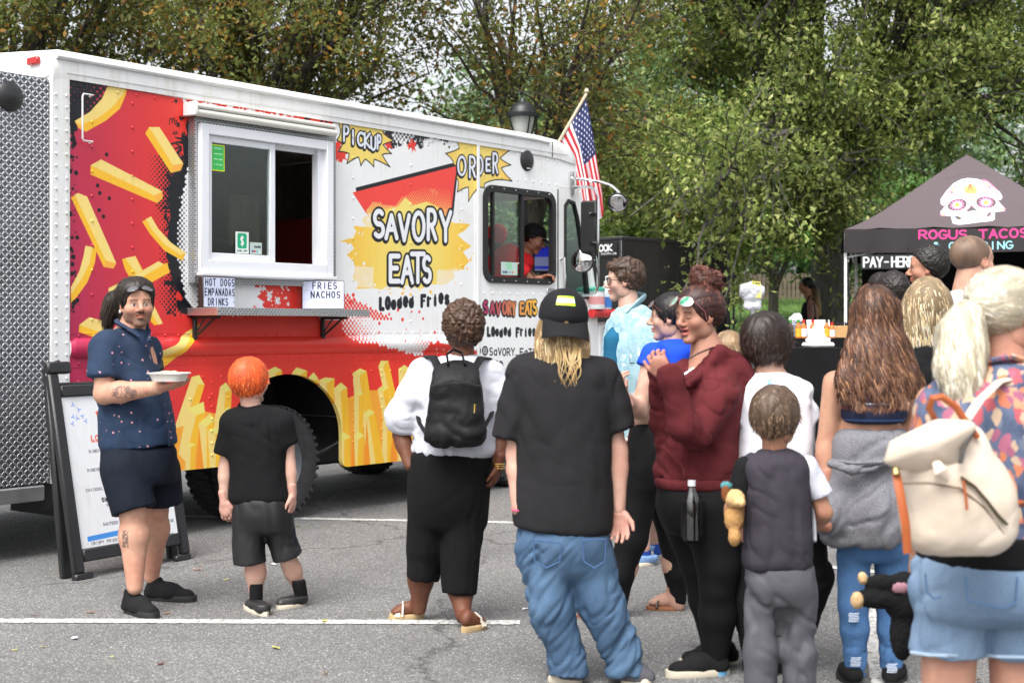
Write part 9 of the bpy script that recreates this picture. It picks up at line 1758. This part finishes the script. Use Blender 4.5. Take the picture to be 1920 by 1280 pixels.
# ---- people further back ---------------------------------------------------------------------------------------
p = Person(1738, 8.2, 'man with short black curly hair under the tent edge, left of the cropped hair man', rgb(205, 150, 125), 1.03)
p.head(1738, 505, 0, 75, 0, 0, 1.0, {}, .005, (1745, 560, 0)); p.b.ell(p.P(1745, 680, 0), (.15, .11, .28), .05); p.leg((1730, 870, 0), (1728, 960, 0), (1728, 1060, 0)); p.leg((1765, 870, 0), (1765, 960, 0), (1765, 1060, 0)); p.done()
g = Sdf(.008); p.rows(g, [(552, 1722, 1765, .08), (568, 1700, 1790, .12), (700, 1700, 1792, .14), (860, 1702, 1790, .14)], .04); p.wear('t_shirt', g, C_faded, .006); g = Sdf(.008); p.rows(g, [(850, 1706, 1788, .13), (1050, 1712, 1784, .12)], .04); p.wear('trousers', g, C_black, .004)
for x in (1728, 1765): p.shoe((x, 1088, -.05), (x - 20, 1085, .05), .048, .07, M_shk, M_rub)
h = Sdf(.005); cranium(h, .018, .008); h.clip(*FACE).clip((0, 0, -.06), (0, 0, -1)); p.hairmass(h, [(.02, .015, .013), (.035, .026, .022)], 1500, .02, lambda q: np.sin(q[:, [1, 2, 0]] * 190), .005, .009, .004, 250, 20, 4, amp=.007, asc=(70, 70, 70), base=(.018, .014, .012), jit=.8)
p = Person(1668, 8.8, 'dark curly haired person glimpsed behind the brown haired girl', rgb(190, 130, 100), .98)
p.head(1672, 552, 0, 15, 0, 0, 1.0, {}, .006, (1672, 605, 0)); p.b.ell(p.P(1672, 700, 0), (.14, .11, .26), .05); p.leg((1660, 870, 0), (1660, 950, 0), (1660, 1030, 0)); p.leg((1690, 870, 0), (1690, 950, 0), (1690, 1030, 0)); p.done()
g = Sdf(.008); p.rows(g, [(598, 1652, 1692, .08), (612, 1632, 1712, .12), (860, 1634, 1712, .14), (1040, 1640, 1706, .12)], .04); p.wear('dark_dress', g, C_black, .006); p.shoe((1660, 1052, 0), (1660, 1058, -.1), .045, .06, M_shk, M_rub)
h = Sdf(.005); cranium(h, .022, .008).ell((0, -.03, -.03), (.10, .09, .10), .03); h.clip((0, .07, .03), (0, .9, -.3)); p.hairmass(h, [(.03, .02, .016), (.05, .036, .028)], 1100, .03, lambda q: np.sin(q[:, [1, 2, 0]] * 150), .005, .010, .005, 200, 21, 4, amp=.008, asc=(60, 60, 60), base=(.025, .017, .014), jit=.7)
p = Person(1645, 10.2, 'dark haired person waiting nearest the pay here sign', rgb(190, 130, 100), 1.0)
p.head(1650, 545, 0, 10, 0, 0, 1.0, {}, .006, (1650, 590, 0)); p.b.ell(p.P(1650, 690, 0), (.14, .11, .26), .05); p.b.chain([p.P(1650, 800), p.P(1650, 985)], (.1, .06)); p.done()
g = Sdf(.009); p.rows(g, [(585, 1632, 1668, .08), (598, 1618, 1686, .12), (820, 1620, 1685, .14), (985, 1626, 1680, .12)], .04); p.wear('grey_outfit', g, C_faded, .006)
h = Sdf(.006); cranium(h, .016); h.clip(*FACE).clip((0, 0, -.07), (0, 0, -1)); p.hairmass(h, [(.03, .02, .016)], 500, .04, down, .006, .006, .002, 40, 22, 4, amp=.004)
# tattooed woman at the lawn
p = Person(1515, 22, 'woman with tattooed arm, black tank top and long ponytail standing at the lawn', rgb(196, 140, 112), 1.02)
p.head(1512, 536, 0, 86, 0, 0, 1.05, {}, .006, (1516, 556, 0)); p.arm((1519, 568, -.14), (1520, 597, -.18), (1515, 620, -.25), (.045, .038, .027), dict(d=(-.6, 0, -.5), n=(0, 1, 0))); p.arm((1515, 568, .14), (1515, 598, .16), (1508, 615, .1), (.045, .038, .027)); p.b.ell(p.P(1519, 590, 0), (.13, .15, .22), .05); p.leg((1515, 640, 0), (1515, 680, 0), (1515, 715, 0)); p.leg((1522, 640, .1), (1522, 680, .1), (1522, 715, .1))
def tt(P, c):
 a, b = p.P(1519, 564, -.14), p.P(1520, 600, -.18); m = ((P[:, 1] < p.org[1] - .10) & (P[:, 2] < a[2] + .06) & (P[:, 2] > b[2] - .05)) * (.35 + .35 * (ridge(P * 30, 2) > 0)); return c * (1 - m[:, None]) + np.array([.16, .07, .07]) * m[:, None]
p.done(tt)
g = Sdf(.009); p.rows(g, [(566, 1507, 1526, .11), (580, 1503, 1531, .15), (605, 1503, 1532, .15), (640, 1504, 1531, .15)], .04); g.chain([p.P(1512, 566, -.08), p.P(1519, 554, -.05), p.P(1524, 562, 0)], [.012] * 3, .01); p.wear('tank_top', g, C_black, .003); g = Sdf(.009); p.rows(g, [(632, 1505, 1530, .15), (665, 1506, 1529, .14), (722, 1510, 1527, .08)], .04); p.wear('black_trousers', g, C_black, .003)
h = Sdf(.006); cranium(h, .014); h.clip((0, .072, .05), (0, .8, -.5)).clip((0, 0, -.06), (0, 0, -1)); p.hairmass(h, [(.012, .010, .010)], 300, .06, down, .006, .004, 0, 10, 23, 4, amp=.003); Pn = p
g = Sdf(.007); g.chain([p.P(1525, 537, .0), p.P(1529, 548, .0), p.P(1533, 570, .0), p.P(1537, 590, 0)], (.045, .055, .05, .02), .02); P, Q, T_ = g.mesh(); t = np.clip((P[:, 2] - p.P(0, 590)[2]) / .45, 0, 1)[:, None]; obj('ponytail', mesh('ponytail', P + vnormals(P, Q, T_) * (ridge(P * [40, 40, 4], 3) * .01)[:, None], Q, T_, col=np.array([.42, .27, .11]) * (1 - t) + np.array([.015, .012, .01]) * t), M_hair, p.root, org=p.org)
glasses(p, M_blackfr)
# ---- crew in the truck ------------------------------------------------------------------------------------------
def inside(px, py, d):
 """photo pixel seen at d metres out of the truck side (negative: inside) -> world depth"""
 s_, z_ = TS((px, py), d); return TL(s_, d, z_)
w0 = inside(998, 455, -.28); D0 = w0[1]
p = Person(975, D0, 'truck worker in black cap and red tee leaning to the order tablet', rgb(196, 142, 116), 1.0, z=.685)
p.head(1000, 449, 0, -100, -22, 0, 1.12, dict(brow=(.03, .02, .015), stubble=.1), .004, (978, 492, .0), (.05, .056)); p.arm((972, 500, -.16), (1003, 533, -.2), (1016, 521, -.24), (.046, .04, .028), dict(d=(.9, 0, .15), n=(0, -.5, -1), curl=.9, side=1)); p.arm((985, 505, .14), (1008, 530, .1), (1018, 524, .0), (.044, .04, .028), dict(d=(.9, 0, .1), n=(0, 0, -1), curl=.7)); p.b.ell(p.P(950, 520, 0), (.18, .12, .14), .05); p.b.chain([p.P(940, 560), p.P(938, 640)], (.13, .09)); p.done()
C_red = cloth('red_cotton', rgb(224, 44, 50), .85, .1); g = Sdf(.007); g.chain([p.P(980, 492), p.P(955, 490), p.P(936, 530), p.P(930, 600)], (.11, .16, .17, .15), .05).cone(p.P(972, 498, -.15), p.P(986, 518, -.18), .072, .072, .03).cut(p.P(985, 516, -.18), (1, 0, -1)); p.wear('red_tee', g, C_red, .007, ad=.2)
h = Sdf(.005); cranium(h, .012); h.clip(*FACE).clip((0, 0, -.055), (0, 0, -1)); p.hairmass(h, [(.02, .013, .01)], 300, .03, down, .004, .003, 0, 10, 24, 3, amp=.002)
cp = Sdf(.0045); cp.ell((0, -.010, .05), (.093, .108, .090), .02).clip((0, 0, .035), (0, .12, -1)); hat = headgear(p, cp, 'cap', C_cap)
V2 = [(x * .9, -y - .01, z + .012) for x, y, z in V]; V = []
for th in (0, 1):
 for j in range(nv_):
  for i in range(nu_):
   a = math.radians(-62 + 124 * i / (nu_ - 1)); r_ = j / (nv_ - 1); V.append((.085 * math.sin(a), .055 + .045 * math.cos(a) + .065 * r_ * math.cos(a) ** .6, .045 - .016 * r_ - .018 * math.sin(a) ** 2 - th * .004))
p.inhead('brim', MB().add(V, P_), C_cap, hat)
p = Person(925, inside(930, 460, -1.1)[1], 'worker in red head scarf at the back of the truck cab', rgb(90, 60, 45), 1.0, z=.685)
p.head(928, 448, 0, 60, -10, 0, 1.0, {}, .006, (925, 485, 0)); p.b.ell(p.P(922, 520, 0), (.16, .12, .16), .05); p.done(); g = Sdf(.009); p.rows(g, [(480, 908, 945, .08), (495, 892, 958, .14), (560, 890, 960, .15), (700, 895, 955, .14)], .04); p.wear('red_tee', g, C_red, .006); h = Sdf(.006); cranium(h, .02, .01).ell((0, -.06, .06), (.08, .07, .07), .03); h.clip((0, .06, .05), (0, .7, -.7)); headgear(p, h, 'red_head_scarf', C_red)
# order tablet
tb = empty('order_tablet', inside(1019, 486, -.30), TRZ + math.radians(-48), 'order screen glowing blue beside the truck worker', 'tablet'); obj('case', MB().box((-.10, 0, -.13), (.10, .02, .13), .01).box((-.03, .02, -.2), (.03, .06, .0), .01).mesh(smooth=True), M_blackm, tb)
m = NT('tablet_screen'); sx = m.n('SeparateXYZ'); m.l(m.co(), sx.inputs[0]); c = m.ramp(sx.outputs[2], [(0, rgb(30, 50, 200)), (.02, rgb(120, 130, 190))], 'CONSTANT'); c = m.mix(m.ramp(m.math('ABSOLUTE', m.math('ADD', sx.outputs[2], .08)), [(.014, 1.), (.016, 0.)]), m.ramp(sx.outputs[2], [(.5, rgb(135, 145, 190)), (.501, rgb(135, 145, 190))]), rgb(30, 50, 200)); m.set((0.0, 0.0, 0.0), .3)
up_ = m.ramp(m.math('ADD', sx.outputs[2], 0.0), [(.02, 0.), (.022, 1.)]); c = m.mix(up_, c, rgb(34, 50, 205)); m.l(c, m.b.inputs['Emission Color']); m.b.inputs['Emission Strength'].default_value = .22
obj('screen', MB().box((-.085, -.003, -.11), (.085, -.001, .115)).mesh(), m.m, tb)
